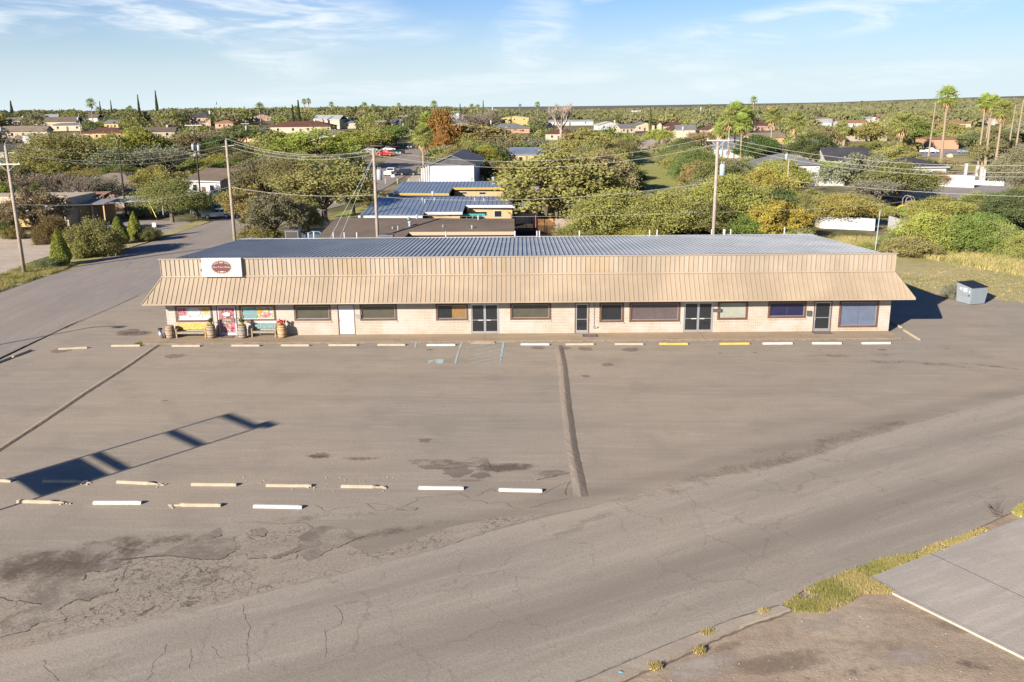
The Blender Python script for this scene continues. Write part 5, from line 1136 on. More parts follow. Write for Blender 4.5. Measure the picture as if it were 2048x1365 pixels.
LMS = [(60, 'the left edge'), (150, 'the red brown roof'), (260, 'the black leaning pole'), (320, 'the tall cypresses'), (400, 'the charcoal hip roof'), (470, 'the second tall pole'), (540, 'the bright skyline palm'), (640, 'the stone chimney'), (730, 'the transformer pole'), (1090, 'the egg-shaped palm'), (1160, 'the long blue metal roof'), (1400, 'the crossarm pole'), (1520, 'the shaggy palm'), (1600, 'the middle fan palm'), (1700, 'the clay roofs'), (1780, 'the full low palm'), (1840, 'the bare trunk'), (1930, 'the tallest palm'), (2010, 'the right edge')]
used_ = set(); cnt = 0
for _ in range(900):
    if cnt >= 26: break
    px, pe = rh.uniform(20, 2030), rh.choice([rh.uniform(228, 262), rh.uniform(262, 330)]); wv = rh.uniform(13, 20)
    if any(abs(px-a) < 62 and abs(pe-b_) < 16 for a, b_ in HPX) or 690 < px < 1060 and pe > 250 or 1180 < px < 1420 or (px > 1780 and pe > 262) or (px < 900 and pe > 300) : continue
    p = Gz(px, pe, 3.0); z_ = proj(p)[2]; wpx = wv*F/z_
    if any((fx-p.x)**2+(fy-p.y-6)**2 < (fr+wv*.6)**2 for fx, fy, fr in FOOT): continue
    (mr, rn), (mw, wn_) = rh.choice(RC), rh.choice(WC); lm = min(LMS, key=lambda l: abs(l[0]-px)); rel = 'near' if abs(lm[0]-px) < 12 else ('left of' if px < lm[0] else 'right of'); k_ = (rn, wn_, lm[1], rel)
    if k_ in used_: continue
    used_.add(k_); HPX.append((px, pe)); cnt += 1; kd = rh.choice(['gx', 'hip', 'gx', 'gy']); dn_ = 'far' if z_ > 330 else 'mid-distance'
    house('suburban_house', f'{dn_} {wn_} house with {rn} roof {rel} {lm[1]}', px, pe, wpx, rh.uniform(2.8, 3.4), rh.uniform(10, 14), rh.uniform(1.4, 2.4), kd, mr, mw, rh.uniform(-.25, .25), 2, rh.choice([None, .4]))
# yellow building and carport at left
t = thing('yellow_building', 'low yellow building with cream parapet and grey canopy at the left edge', 'building', (*at(-20, 395, 4.4).xy, 0)); ox = at(126, 395, 4.4).x-t.location.x
MB().box(-6, ox, 0, 9, 0, 4.2).build('wall', M_cream, t); MB().box(-6.1, ox+.1, -.12, -.003, 3.9, 4.45).build('parapet', M_peachf, t); MB().slab3([(-6, -3.4, 2.9), (ox-.3, -3.4, 2.9), (ox-.3, -.1, 3.5), (-6, -.1, 3.5)], .12).build('canopy', M_roofm, t)
MB().box(-2, ox-1, -3.3, -3.1, .6, 1.7).build('yellow_wall', M_yellow, t)
for k in range(5): MB().box(-4+k*4, -3.85+k*4, -3.5, -3.32, 0, 2.8).build('post', M_white, t)
for k in range(3): w0 = -1+k*4; wn = frame_mb(w0, w0+1.6, 1.2, 2.6, .08, -.08, -.004).build('window', M_white, t); MB().box(w0+.08, w0+1.52, -.05, -.0045, 1.28, 2.52).build('pane', GL_dark, wn)
c0 = at(132, 407, 3.2); t = thing('carport', 'dark corrugated carport beside the yellow building', 'carport', (c0.x, c0.y, 0)); cw = at(226, 402, 3.2).x-c0.x
MB().slab3([(0, 0, 2.9), (cw, 0, 3.1), (cw, 5, 3.4), (0, 5, 3.2)], .1).build('roof', M_grey, t); MB().slab3([(-.5, 5.1, 3.5), (cw*.5, 5.1, 3.6), (cw*.5, 9, 4.1), (-.5, 9, 4.0)], .1).build('roof', SH_red, t)
for k in range(4): MB().box(.1+k*(cw-.4)/3, .28+k*(cw-.4)/3, .2, .38, 0, 2.78).build('post', M_wood2, t)
MB().box(.3, cw-.5, 4.5, 4.7, 0, 2.75).build('wall', M_peach, t); dr = MB().box(cw*.25, cw*.42, 4.4, 4.48, 0, 2.2).build('door', M_white, t)
FOOT += [(t.location.x+4, t.location.y+4, 8), (t.location.x-9, t.location.y+3, 11)]
c0 = at(222, 400, 2.6); t = thing('metal_canopy', 'flat grey metal canopy in front of the brick house', 'canopy', (c0.x, c0.y-2, 0)); MB().slab3([(0, 0, 2.5), (9, 0, 2.6), (9, 6, 2.9), (0, 6, 2.8)], .1).build('roof', M_roofm, t)
for x in (.2, 4.4, 8.6): MB().box(x, x+.14, .2, .34, 0, 2.4).build('post', M_grey, t)
g = G(56, 305); t = thing('white_tower', 'tall white block with an antenna beside the charcoal roof at far left', 'tower', (g.x, g.y, 0)); hh = upto(g, 263); MB().box(-1.3, 1.3, 0, 2.5, 0, hh).build('shaft', M_white, t); MB().tube([(0, 1, hh), (0, 1, hh+1.6)], .06, 5).build('antenna', M_grey, t); PROT.append((44, 66, 258, 288, 150))
# walls and fences
def wall_seg(name, label, p0, p1, h, m_, cat='wall', th=.25, cap=None, posts=0, mpost=None, pr=True):
    a, b_ = G(*p0), G(*p1); d = (b_-a); L = d.length; t = thing(name, label, cat, (a.x, a.y, a.z), math.atan2(d.y, d.x))
    MB().box(0, L, -th/2, th/2, 0, h).build('panel', m_, t)
    if cap: MB().box(-.03, L+.03, -th/2-.04, th/2+.04, h+.001, h+.08).build('cap', cap, t)
    for k in range(posts): x = L*k/(posts-1) if posts > 1 else 0; MB().box(x-.22, x+.22, -.26, .26, 0, h+.5).build('post', mpost or m_, t)
    if pr: PROT.append((p0[0], p1[0], min(p0[1], p1[1])-h*12, max(p0[1], p1[1]), math.hypot(a.x-CX, a.y-CY)-3))
    return t
wall_seg('white_wall', 'bright white garden wall left of the thin mast, behind the roof end', (1640, 457), (1749, 462), 1.6, M_white)
wall_seg('stone_wall', 'tan stone stretch joined to the left end of the bright white wall', (1628, 452), (1639.5, 456.5), 1.9, M_stone)
wall_seg('white_wall', 'broken white wall right of the thin mast, sinking into bushes', (1777, 456), (1828, 474), 1.6, M_white)
wall_seg('white_wall', 'long whitewashed wall below the low dark house', (1856, 372), (1948, 376), 2.3, M_offw)
wall_seg('white_wall', 'whitewashed low wall in front of the dark sport utility', (1948.5, 370), (2008, 372), .9, M_offw)
wall_seg('white_wall', 'white fragment of wall behind the twigs at centre right', (1612, 372), (1688, 372), 1.9, M_offw)
for i, (px, pb, h_, lab) in enumerate(((1893, 349, 2.0, 'white gate pillar at the corner of the dark eaves'), (1930.5, 350, 2.4, 'white pillar second from the left of the yard row'), (1953, 352, 2.2, 'white pillar beside the yellow shrub'), (1961, 363, 2.9, 'left one of the close pair of white pillars'), (1966, 364, 2.6, 'right one of the close pair of white pillars'), (1987.5, 349, 2.4, 'white pillar behind the dark sport utility'), (2003.5, 356, 2.4, 'white pillar at the nose of the dark sport utility'), (2022, 360, 2.6, 'white pillar nearest the right edge'))):
    g = G(px, pb); t = thing('gate_pillar', lab, 'pillar', g, 0, 'white pillars round the paved yard'); MB().box(-.25, .25, -.25, .25, 0, h_).build('shaft', M_white, t); MB().box(-.31, .31, -.31, .31, h_+.001, h_+.14).build('cap', M_white, t); PROT.append((px-4, px+4, pb-30, pb, math.hypot(g.x-CX, g.y-CY)-2))
def pfence(label, p0, p1, h, m_):
    a, b_ = G(*p0), G(*p1); d = (b_-a); L = d.length; t = thing('wood_fence', label, 'fence', (a.x, a.y, 0), math.atan2(d.y, d.x)); mb = MB(); rr = random.Random(2); n = int(L/.15)
    for k in range(n): x = k*.15; mb.box(x, x+.14, 0, .02, .05, h+rr.uniform(-.03, .03))
    mb.build('pickets', m_, t); mb = MB().box(0, L, .022, .07, .4, .5).box(0, L, .022, .07, h-.4, h-.3); mb.build('rail', m_, t); return t
pfence('orange cedar picket fence behind the trampoline', (1066, 468), (1109, 467), 1.9, M_orwood); pfence('grey weathered picket fence joining the orange one', (1109.3, 467), (1156, 466.5), 1.9, M_grwood)
PROT.append((1066, 1150, 440, 470, 105))
a = G(1070, 474); b_ = G(1118, 473); d = b_-a; t = thing('iron_fence', 'thin black iron fence in front of the orange pickets', 'fence', a, math.atan2(d.y, d.x)); mb = MB()
for k in range(int(d.length/.16)): mb.box(k*.16, k*.16+.02, 0, .02, 0, 1.45)
mb.build('bars', M_blk, t); mb = MB().box(0, d.length, -.01, .03, 1.35, 1.4).box(0, d.length, -.01, .03, .1, .15); mb.build('rail', M_blk, t)
for x in (0, d.length/2, d.length): MB().box(x-.04, x+.04, -.03, .05, 0, 1.7).build('post', M_blk, t)
# trampoline
g = G(1049, 474); t = thing('trampoline', 'round trampoline with black safety net and pink poles', 'trampoline', (g.x, g.y+1, 0)); Rr = 1.75
MB().lathe([(Rr, .78), (Rr, .82), (Rr-.3, .84)], n=24).build('mat', M_blk, t); MB().lathe([(Rr+.02, .3), (Rr+.02, .77)], n=24).build('skirt', mat('net_skirt', (.03, .01, .02), .8, .2), t)
def netmat():
    m, b, out = newmat('safety_net'); co = b.n('ShaderNodeTexCoord').outputs['Object']; n = b.noise(co, 40, 1, .5); d = b.n('ShaderNodeBsdfDiffuse', Color=(.02, .02, .025)); tr = b.n('ShaderNodeBsdfTransparent'); mx = b.n('ShaderNodeMixShader', _0=.42, _1=d, _2=tr); b.nt.links.new(mx.outputs[0], out.inputs[0]); return m
nt_ = MB(); n = 24; nt_.v = [(Rr*math.cos(6.2832*j/n), Rr*math.sin(6.2832*j/n), z) for z in (.85, 2.7) for j in range(n)]; nt_.f = [(j, (j+1) % n, n+(j+1) % n, n+j) for j in range(n)]; nt_.m = [0]*n; nt_.build('net', netmat(), t)
for j in range(6): a = 6.2832*j/6+.4; MB().tube([(Rr*1.03*math.cos(a), Rr*1.03*math.sin(a), 0), (Rr*1.03*math.cos(a), Rr*1.03*math.sin(a), 2.75)], .04, 6).build('pole', mat('pink_foam', (.65, .08, .2), .7, .1) if j in (0, 5, 3) else M_blk, t)
g = G(1057, 443); t = thing('garden_shed', 'small shed with grey green hipped roof behind the trampoline', 'shed', (g.x, g.y, 0)); MB().box(-1.3, 1.3, -1.3, 1.3, 0, 2.1).build('wall', M_grwood, t); mb = MB(); q = [(-1.9, -1.8, 2.1), (1.9, -1.8, 2.1), (1.9, 1.8, 2.1), (-1.9, 1.8, 2.1)]; ap = (0, 0, 3.3)
for i in range(4): mb.slab3([q[i], q[(i+1) % 4], ap], .08)
mb.build('roof', SH_grey, t); MB().box(-.4, .4, -1.34, -1.304, 0, 1.9).build('door', M_brown, t)
g = G(1142, 441); t = thing('pergola', 'open garden shelter with grey metal roof right of the shed', 'shelter', (g.x, g.y, 0)); MB().slab3([(-2, -1.5, 2.4), (2, -1.5, 2.4), (2, 1.5, 2.9), (-2, 1.5, 2.9)], .1).build('roof', M_roofb, t)
for sx in (-1.8, 1.8):
    for sy in (-1.3, 1.3): MB().box(sx-.08, sx+.08, sy-.08, sy+.08, 0, 2.3).build('post', M_wood, t)
MB().box(-1.5, 1.5, 1.2, 1.28, 0, 1.2).build('screen', M_dkgrey, t); PROT.append((1125, 1156, 415, 440, 115)); PROT.append((1035, 1082, 420, 440, 112))
g = G(1098, 412); t = thing('white_canopy', 'pale flat canopy seen through the multi-stemmed tree', 'canopy', (g.x, g.y, 0)); MB().slab3([(-3, -2, 2.6), (3, -2, 2.6), (3, 2, 3.0), (-3, 2, 3.0)], .12).build('roof', M_white, t)
for sx in (-2.7, 2.7): MB().box(sx-.08, sx+.08, -1.8, -1.64, 0, 2.5).build('post', M_grey, t)
t = thing('porch_frame', 'teal painted porch rail before the middle long house', 'porch', (*at(920, 429, 2.2).xy, 0)); w_ = at(970, 429, 2.2).x-t.location.x
MB().box(0, w_, 0, .12, 2.0, 2.25).build('beam', M_teal, t)
for k in range(5): MB().box(k*(w_-.1)/4, k*(w_-.1)/4+.1, 0, .1, 0, 1.995).build('post', M_teal, t)
# playground tower
g = G(1815, 423); t = thing('play_tower', 'wooden play tower with brown slatted walls among the right bushes', 'playground', (g.x, g.y, 0)); 
for sx in (-1, 1):
    for sy in (-1, 1): MB().box(sx*1.0-.07, sx*1.0+.07, sy*.9-.07, sy*.9+.07, 0, 3.0).build('post', M_wood, t)
mb = MB()
for k in range(9): mb.box(-.93+k*.21, -.93+k*.21+.14, -1.0, -.975, 1.5, 2.7)
mb.box(-1, 1, -1.03, -1.002, 2.62, 2.78).box(-1, 1, -1.03, -1.002, 1.45, 1.6); mb.build('railing', mat('play_brown', (.22, .13, .09), .8, .2), t); MB().box(-1, 1, -.9, .9, 1.4, 1.48).build('deck', M_wood, t)
ar = MB()
for sy in (-.9, .9): ar.tube([(-1, sy, 3.0), (-.7, sy, 3.7), (0, sy, 4.0), (.7, sy, 3.7), (1, sy, 3.0)], .05, 6)
ar.build('arch', M_offw, t); sd = MB()
pts = [(-1.1, -.6, 1.5), (-1.9, -.7, 1.45), (-2.8, -.8, .9), (-3.6, -.9, .55), (-4.3, -1.0, .4)]
for a, b_ in zip(pts[:-1], pts[1:]):
    sd.bar(a, b_, .7, .06); sd.bar(Vector(a)+Vector((0, .35, .1)), Vector(b_)+Vector((0, .35, .1)), .06, .24); sd.bar(Vector(a)+Vector((0, -.35, .1)), Vector(b_)+Vector((0, -.35, .1)), .06, .24)
sd.build('slide', mat('slide_yellow', (.50, .38, .04), .5, .08), t); t.scale = (.66, .66, .60); PROT.append((1778, 1830, 388, 424, math.hypot(g.x-CX, g.y-CY)-1))
# AC units behind the ridge
for i, (x0, x1, pt, lab) in enumerate(((569, 602, 462, 'boxy grey air conditioner with a brown grille at the left roof edge'), (757, 791, 471, 'flat grey air conditioner casing beside the transformer pole'))):
    a, b_ = aty(x0, pt, 20.6), aty(x1-6, pt, 20.6); t = thing('air_conditioner', lab, 'air conditioner', (a.x, 20.6, 3.9)); w_ = b_.x-a.x; h_ = a.z-3.9
    for dx in (0, w_-.1): 
        for dy in (0, 1.1): MB().box(dx, dx+.1, dy, dy+.1, 0, .32).build('foot', M_dkgrey, t)
    MB().box(0, w_, 0, 1.2, .321, h_).build('casing', mat('ac_grey', (.14, .145, .15), .6, .1), t); MB().box(.12, w_-.12, -.02, -.002, .45, h_-.12).build('grille', mat('ac_grille', (.055, .047, .04), .7, .2), t); MB().lathe([(.42, 0), (.42, .05), (.2, .06)], (w_/2, .6, h_+.001), 16).build('fan_guard', M_dkgrey, t)
# rocks by the far road
for px, pb, lab in ((1900.5, 316, 'pale boulder on the roadside lawn left of the pair of palms'), (1946, 313, 'pale boulder beside the parked grey car')):
    g = G(px, pb); mb = MB().lathe([(.9, 0), (1.1, .4), (.8, .9), (.3, 1.2)], n=9); rr = random.Random(int(px)); mb.v = [(v[0]*rr.uniform(.8, 1.2), v[1]*rr.uniform(.8, 1.2), v[2]) for v in mb.v]; o = mb.build('boulder', M_stone); o.location = g; tag(o, lab, 'boulder')
# small white sign boards by driveways
for px, pb, w_, lab in ((309, 460, .55, 'little white marker board beside the end shrub'), (785.5, 358, .9, 'small white board on the grass before the white pickup')):
    g = G(px, pb); t = thing('yard_sign', lab, 'sign', g); MB().box(-w_/2, w_/2, -.02, .02, .35, 1.0).build('board', M_white, t); MB().box(-.03, .03, .021, .06, 0, .9).build('stake', M_grey, t)
for i, px in enumerate((771, 795, 817, 839)):
    g = G(px, 367.5); o = MB().lathe([(.08, 0), (.08, 1.1), (.04, 1.16)], n=8).build('post', M_offw); o.location = g; tag(o, 'slim white post in the row behind the farthest grey roof, '+('leftmost', 'second from left', 'third from left', 'rightmost')[i], 'post', 'white posts at the driveway')

# ------------------------------------------------------------------ vehicles
def car(name, label, px, pb, rz, kind, paint, group='parked cars', gp=None):
    g = G(px, pb); t = thing(name, label, 'pickup' if kind == 'pickup' else 'car', g, rz, group)
    if kind == 'pickup':
        L, Wd_, pr = 5.6, 1.95, [(-2.8, .5), (-2.8, 1.12), (-1.0, 1.14), (-.95, 1.15), (-.6, 1.82), (.75, 1.84), (1.35, 1.2), (2.7, 1.08), (2.8, .85), (2.8, .5)]
        gl = [[(-.78, 1.2), (-.52, 1.7), (.05, 1.74), (.05, 1.2)], [(.13, 1.2), (.13, 1.74), (.7, 1.74), (1.18, 1.22)]]; wx_ = (-1.75, 1.75); hb = 1.15
    elif kind == 'suv':
        L, Wd_, pr = 4.6, 1.85, [(-2.3, .4), (-2.32, 1.0), (-2.0, 1.6), (-1.6, 1.68), (.4, 1.66), (1.15, 1.1), (2.15, .98), (2.3, .7), (2.3, .4)]
        gl = [[(-1.95, 1.08), (-1.7, 1.55), (-.9, 1.6), (-.9, 1.08)], [(-.82, 1.08), (-.82, 1.6), (.3, 1.58), (.95, 1.08)]]; wx_ = (-1.4, 1.4); hb = 1.0
    else:
        L, Wd_, pr = 4.5, 1.78, [(-2.25, .38), (-2.25, .9), (-1.7, 1.0), (-1.1, 1.42), (.1, 1.44), (.9, .98), (2.0, .86), (2.25, .65), (2.25, .38)]
        gl = [[(-1.35, 1.02), (-1.0, 1.36), (-.45, 1.38), (-.45, 1.02)], [(-.38, 1.02), (-.38, 1.38), (.08, 1.38), (.7, 1.0)]]; wx_ = (-1.35, 1.4); hb = .95
    hw = Wd_/2; mb = MB(); n = len(pr)
    inset = [hw-(.16 if z > hb+.2 else 0) for x, z in pr]
    mb.v = [(x, -i, z) for (x, z), i in zip(pr, inset)]+[(x, i, z) for (x, z), i in zip(pr, inset)]
    mb.f = [tuple(range(n)), tuple(range(n, 2*n))[::-1]]+[(j, n+j, n+(j+1) % n, (j+1) % n) for j in range(n)]; mb.m = [0]*len(mb.f)
    pm = mat('paint_'+name+label[:9].replace(' ', '_'), paint, .3, .03, 1, 0, 0, .6, 4, .5); bd = mb.build('body', pm, t)
    for sy in (-1, 1):
        for k, q in enumerate(gl):
            y = [sy*(hw-.16*(max(0, z-hb)/.55 if z > hb else 0)+.012) for x, z in q]
            MB().add([(x, yy, z) for (x, z), yy in zip(q, y)], [tuple(range(len(q))) if sy < 0 else tuple(range(len(q)))[::-1]]).build('side_window', GL_car, t)
    i = [k for k, (x, z) in enumerate(pr) if z > 1.35]
    (xf0, zf0), (xf1, zf1) = pr[i[-1]], pr[i[-1]+1]; nx = Vector((zf0-zf1, 0, xf1-xf0)).normalized()*.012; a = Vector((cl(xf0, xf1, .1), 0, cl(zf0, zf1, .1)))+nx; b_ = Vector((cl(xf0, xf1, .9), 0, cl(zf0, zf1, .9)))+nx
    MB().add([(a.x, -hw+.22, a.z), (b_.x, -hw+.1, b_.z), (b_.x, hw-.1, b_.z), (a.x, hw-.22, a.z)], [(0, 1, 2, 3)]).build('windscreen', GL_car, t)
    (xr0, zr0), (xr1, zr1) = pr[i[0]-1], pr[i[0]]; nx = Vector((-(zr1-zr0), 0, xr1-xr0)).normalized()*.012; a = Vector((cl(xr0, xr1, .15), 0, cl(zr0, zr1, .15)))+nx; b_ = Vector((cl(xr0, xr1, .9), 0, cl(zr0, zr1, .9)))+nx
    MB().add([(a.x, -hw+.12, a.z), (a.x, hw-.12, a.z), (b_.x, hw-.22, b_.z), (b_.x, -hw+.22, b_.z)], [(0, 1, 2, 3)]).build('rear_window', GL_car, t)
    if kind == 'pickup': MB().add([(-2.7, -hw+.1, 1.135), (-1.08, -hw+.1, 1.145), (-1.08, hw-.1, 1.145), (-2.7, hw-.1, 1.135)], [(0, 1, 2, 3)]).build('bed', M_dkgrey, t)
    for x in wx_:
        for sy in (-1, 1):
            w = MB().lathe([(.2, 0), (.35, .02), (.37, .06), (.37, .2), (.33, .23)], n=16).build('wheel', M_rub, t, False, (x, sy*(hw-.18) if sy > 0 else -(hw-.18), .37)); w.rotation_euler = (R(90)*(-sy), 0, 0); MB().lathe([(.22, .231), (.2, .245), (.05, .25)], n=12).build('rim', M_rim, w)
    for sy in (-1, 1):
        x = L/2+.004; MB().box(x-.06, x, sy*(hw-.3)-.2, sy*(hw-.3)+.2, .68, .84).build('headlight', M_lamp, t); MB().box(-x, -x+.05, sy*(hw-.14)-.1, sy*(hw-.14)+.1, .72, 1.0).build('tail_light', M_tail, t)
    for sx in (-1, 1): MB().box(sx*(L/2)-.08, sx*(L/2)+.08, -hw+.05, hw-.05, .36, .56).build('bumper', M_grey if kind != 'pickup' else M_rim, t)
    PROT.append((px-22, px+22, pb-16, pb+2, math.hypot(g.x-CX, g.y-CY))); FOOT.append((g.x, g.y, 4)); return t
car('pickup_truck', 'white pickup seen from behind on the street, beside the black car', 783, 351, R(78), 'pickup', (.72, .72, .70))
car('black_car', 'black hatchback parked right of the white pickup', 816, 351, R(2), 'suv', (.012, .014, .025))
car('red_pickup', 'bright red pickup parked off the left kerb of the street', 771, 312, R(-4), 'pickup', (.55, .01, .012))
car('blue_suv', 'dark blue sport utility with pale bumper parked at the left kerb', 801, 309, R(-100), 'suv', (.03, .06, .10))
car('dark_car', 'dark blue car farthest up the street at the left kerb', 822, 297, R(-97), 'suv', (.03, .05, .07)); car('dark_car', 'second dark car just beyond the farthest kerbside one', 828, 292.5, R(-97), 'sedan', (.04, .06, .08))
car('white_car', 'white sedan in the drive behind the red pickup', 778, 302, R(10), 'sedan', (.6, .62, .62)); car('silver_car', 'silver car left of the red pickup', 742, 303, R(15), 'sedan', (.45, .48, .48)); car('grey_car', 'grey car in shade below the transformer, left of the street', 716, 319, R(20), 'sedan', (.18, .19, .2))
car('pickup_truck', 'white pickup parked under the big green tree behind the roof', 640, 462, R(8), 'pickup', (.68, .68, .66)); car('blue_car', 'dark blue car half hidden behind the roof and the white pickup', 632, 484, R(160), 'sedan', (.03, .07, .13))
car('white_car', 'white car under the trees at the bend of the side street', 413, 430, R(195), 'suv', (.5, .53, .56)); car('silver_car', 'silver car nose at the kerb, right of the white car under the trees', 434, 437, R(200), 'sedan', (.4, .44, .46))
car('pickup_truck', 'white pickup parked on the far road at right', 1858, 307, R(4), 'pickup', (.70, .70, .68)); car('grey_car', 'grey blue car parked before the dark tree on the far road', 1930, 307, R(170), 'sedan', (.22, .28, .32))
car('blue_suv', 'dark navy sport utility behind the low white wall', 1986, 362, R(-4), 'suv', (.015, .03, .06)); car('blue_car', 'small blue car at the very left edge', 2, 325, R(0), 'sedan', (.05, .14, .3)); car('dark_car', 'dark van on the far road near the right palms', 1956, 305, R(170), 'suv', (.05, .05, .06))
# ------------------------------------------------------------------ foliage prototypes
def leafmesh(name, centers, normals_bias, size, v, mats=None, aspect=1.0, tint=None, extra=None):
    """centers (n,3); quads of random orientation"""
    n = len(centers); rng = RNG
    nb = rng.normal(size=(n, 3)); nb += normals_bias; nb /= np.linalg.norm(nb, axis=1)[:, None]
    u = np.cross(nb, rng.normal(size=(n, 3))); u /= np.linalg.norm(u, axis=1)[:, None]; w = np.cross(nb, u)
    s = (size*rng.uniform(.6, 1.25, n))[:, None]*.5
    P = np.stack([centers-u*s*aspect-w*s*.35, centers+u*s*.15*aspect-w*s, centers+u*s*aspect+w*s*.3, centers-u*s*.2*aspect+w*s], 1).reshape(-1, 3)
    me = bpy.data.meshes.new(name); ev, ef = (np.zeros((0, 3)), [])
    nv = len(P); me.vertices.add(nv); me.vertices.foreach_set('co', P.astype(np.float32).ravel())
    me.loops.add(nv); me.loops.foreach_set('vertex_index', np.arange(nv, dtype=np.int32))
    me.polygons.add(n); me.polygons.foreach_set('loop_start', np.arange(0, nv, 4, dtype=np.int32)); 
    me.update(calc_edges=True)
    a = me.attributes.new('v', 'FLOAT', 'FACE'); a.data.foreach_set('value', v.astype(np.float32))
    if tint is not None:
        a = me.attributes.new('tint', 'FLOAT_COLOR', 'FACE'); a.data.foreach_set('color', np.concatenate([tint, np.ones((n, 1))], 1).astype(np.float32).ravel())
    for m in (mats or [M_leaf]): me.materials.append(m)
    return me
def crown_pts(n, lobes, clumps, crad, seed, shell=.75, down=.35):
    r = np.random.default_rng(seed); L = np.array(lobes, float); vol = (L[:, 3]*L[:, 4]*L[:, 5])**(.8); pick = r.choice(len(L), clumps, p=vol/vol.sum())
    d = r.normal(size=(clumps, 3)); d /= np.linalg.norm(d, axis=1)[:, None]; d[:, 2] = np.where(d[:, 2] < -down, -d[:, 2], d[:, 2])
    rad = r.uniform(shell, 1.0, clumps)[:, None]; C = L[pick, :3]+d*L[pick, 3:6]*rad
    cv = r.uniform(0, 1, clumps); cr = r.uniform(.55, 1.3, clumps)*crad
    w = cr**2; k = r.choice(clumps, n, p=w/w.sum()); q = r.normal(size=(n, 3))*.5; q[:, 2] *= .75
    P = C[k]+q*cr[k][:, None]; v = np.clip(.55*cv[k]+.45*r.uniform(0, 1, n), 0, 1); return P, v, d[k], C
def limbs(mb, base_h, C, seed, r0, nl=9, lean=0.):
    rr = random.Random(seed); mb.tube([(0, 0, -.1), (lean*.3, 0, base_h*.5), (lean, .05, base_h)], [r0*1.25, r0, r0*.85], 7)
    idx = rr.sample(range(len(C)), min(nl, len(C)))
    for i in idx:
        c = C[i]; m1 = (lean+c[0]*.35+rr.uniform(-.3, .3), c[1]*.35+rr.uniform(-.3, .3), base_h+(c[2]-base_h)*.5)
        mb.tube([(lean, 0, base_h-.15), m1, tuple(c)], [r0*.55, r0*.32, .03], 5, cap=False)
PROTO = {}
HID = []
def proto(kind, n, lobes, clumps, crad, leaf, base_h, r0, seed, shell=.75, bias=.0, name='tree', bark=None, nl=9, down=.35, aspect=1., lean=0.):
    P_, v, d, C = crown_pts(n, lobes, clumps, crad, seed, shell, down); P_[:, 2] = np.maximum(P_[:, 2], .05)
    me = leafmesh('crown', P_, d*bias, leaf, v, aspect=aspect)
    tb = MB(); limbs(tb, base_h, C, seed, r0, nl, lean); tme = bpy.data.meshes.new('trunk'); tme.from_pydata(tb.v, [], tb.f); tme.materials.append(bark or M_bark)
    hi = P_[:, 2].max(); wd = max(np.percentile(P_[:, 0], 98)-np.percentile(P_[:, 0], 2), .1)
    PROTO.setdefault(kind, []).append((me, tme, wd, hi))
for s in range(4):     # airy spreading mesquite
    r = random.Random(s); lob = [(0, 0, 4.2, 2.6, 2.4, 1.9)]
    for k in range(6): a = k*1.05+r.uniform(-.4, .4); lob.append((2.2*math.cos(a), 2.2*math.sin(a), 2.9+r.uniform(-.7, .8), 1.7, 1.7, 1.45+r.uniform(0, .4)))
    proto('mesq', (24000, 15000, 20000, 11000)[s], lob, (260, 120, 200, 160)[s], (.78, .6, .95, .5)[s], (.145, .17, .13, .16)[s], 1.7, .2, 10+s, .6, .25, nl=20, down=.5)
    proto('mesqf', 7500, lob, 170, .75, .24, 1.7, .2, 50+s, .65, .25, nl=5)
for s in range(3):     # dense rounded oak
    r = random.Random(20+s); lob = [(0, 0, 4.4, 2.6, 2.6, 2.4)]
    for k in range(7): a = k*.9+r.uniform(-.3, .3); lob.append((2.1*math.cos(a), 2.1*math.sin(a), 2.9+r.uniform(-.9, 1.3), 1.6, 1.6, 1.6))
    proto('oak', 24000, lob, 230, .66, .155, 1.9, .24, 30+s, .8, .5, nl=8)
    proto('oakf', 7500, lob, 150, .72, .26, 1.9, .24, 60+s, .8, .5, nl=4)
for s in range(3):     # shrub reaching the ground
    r = random.Random(40+s); lob = [(0, 0, 1.6, 2.2, 2.0, 1.6)]
    for k in range(6): a = k*1.05+r.uniform(-.3, .3); lob.append((1.8*math.cos(a), 1.8*math.sin(a), 1.1+r.uniform(-.2, .5), 1.3, 1.3, 1.1))
    proto('bush', 20000, lob, 220, .55, .12, .5, .08, 70+s, .7, .3, nl=16, down=.9)
    proto('bushf', 6000, lob, 120, .6, .2, .5, .08, 80+s, .7, .3, nl=4, down=.9)
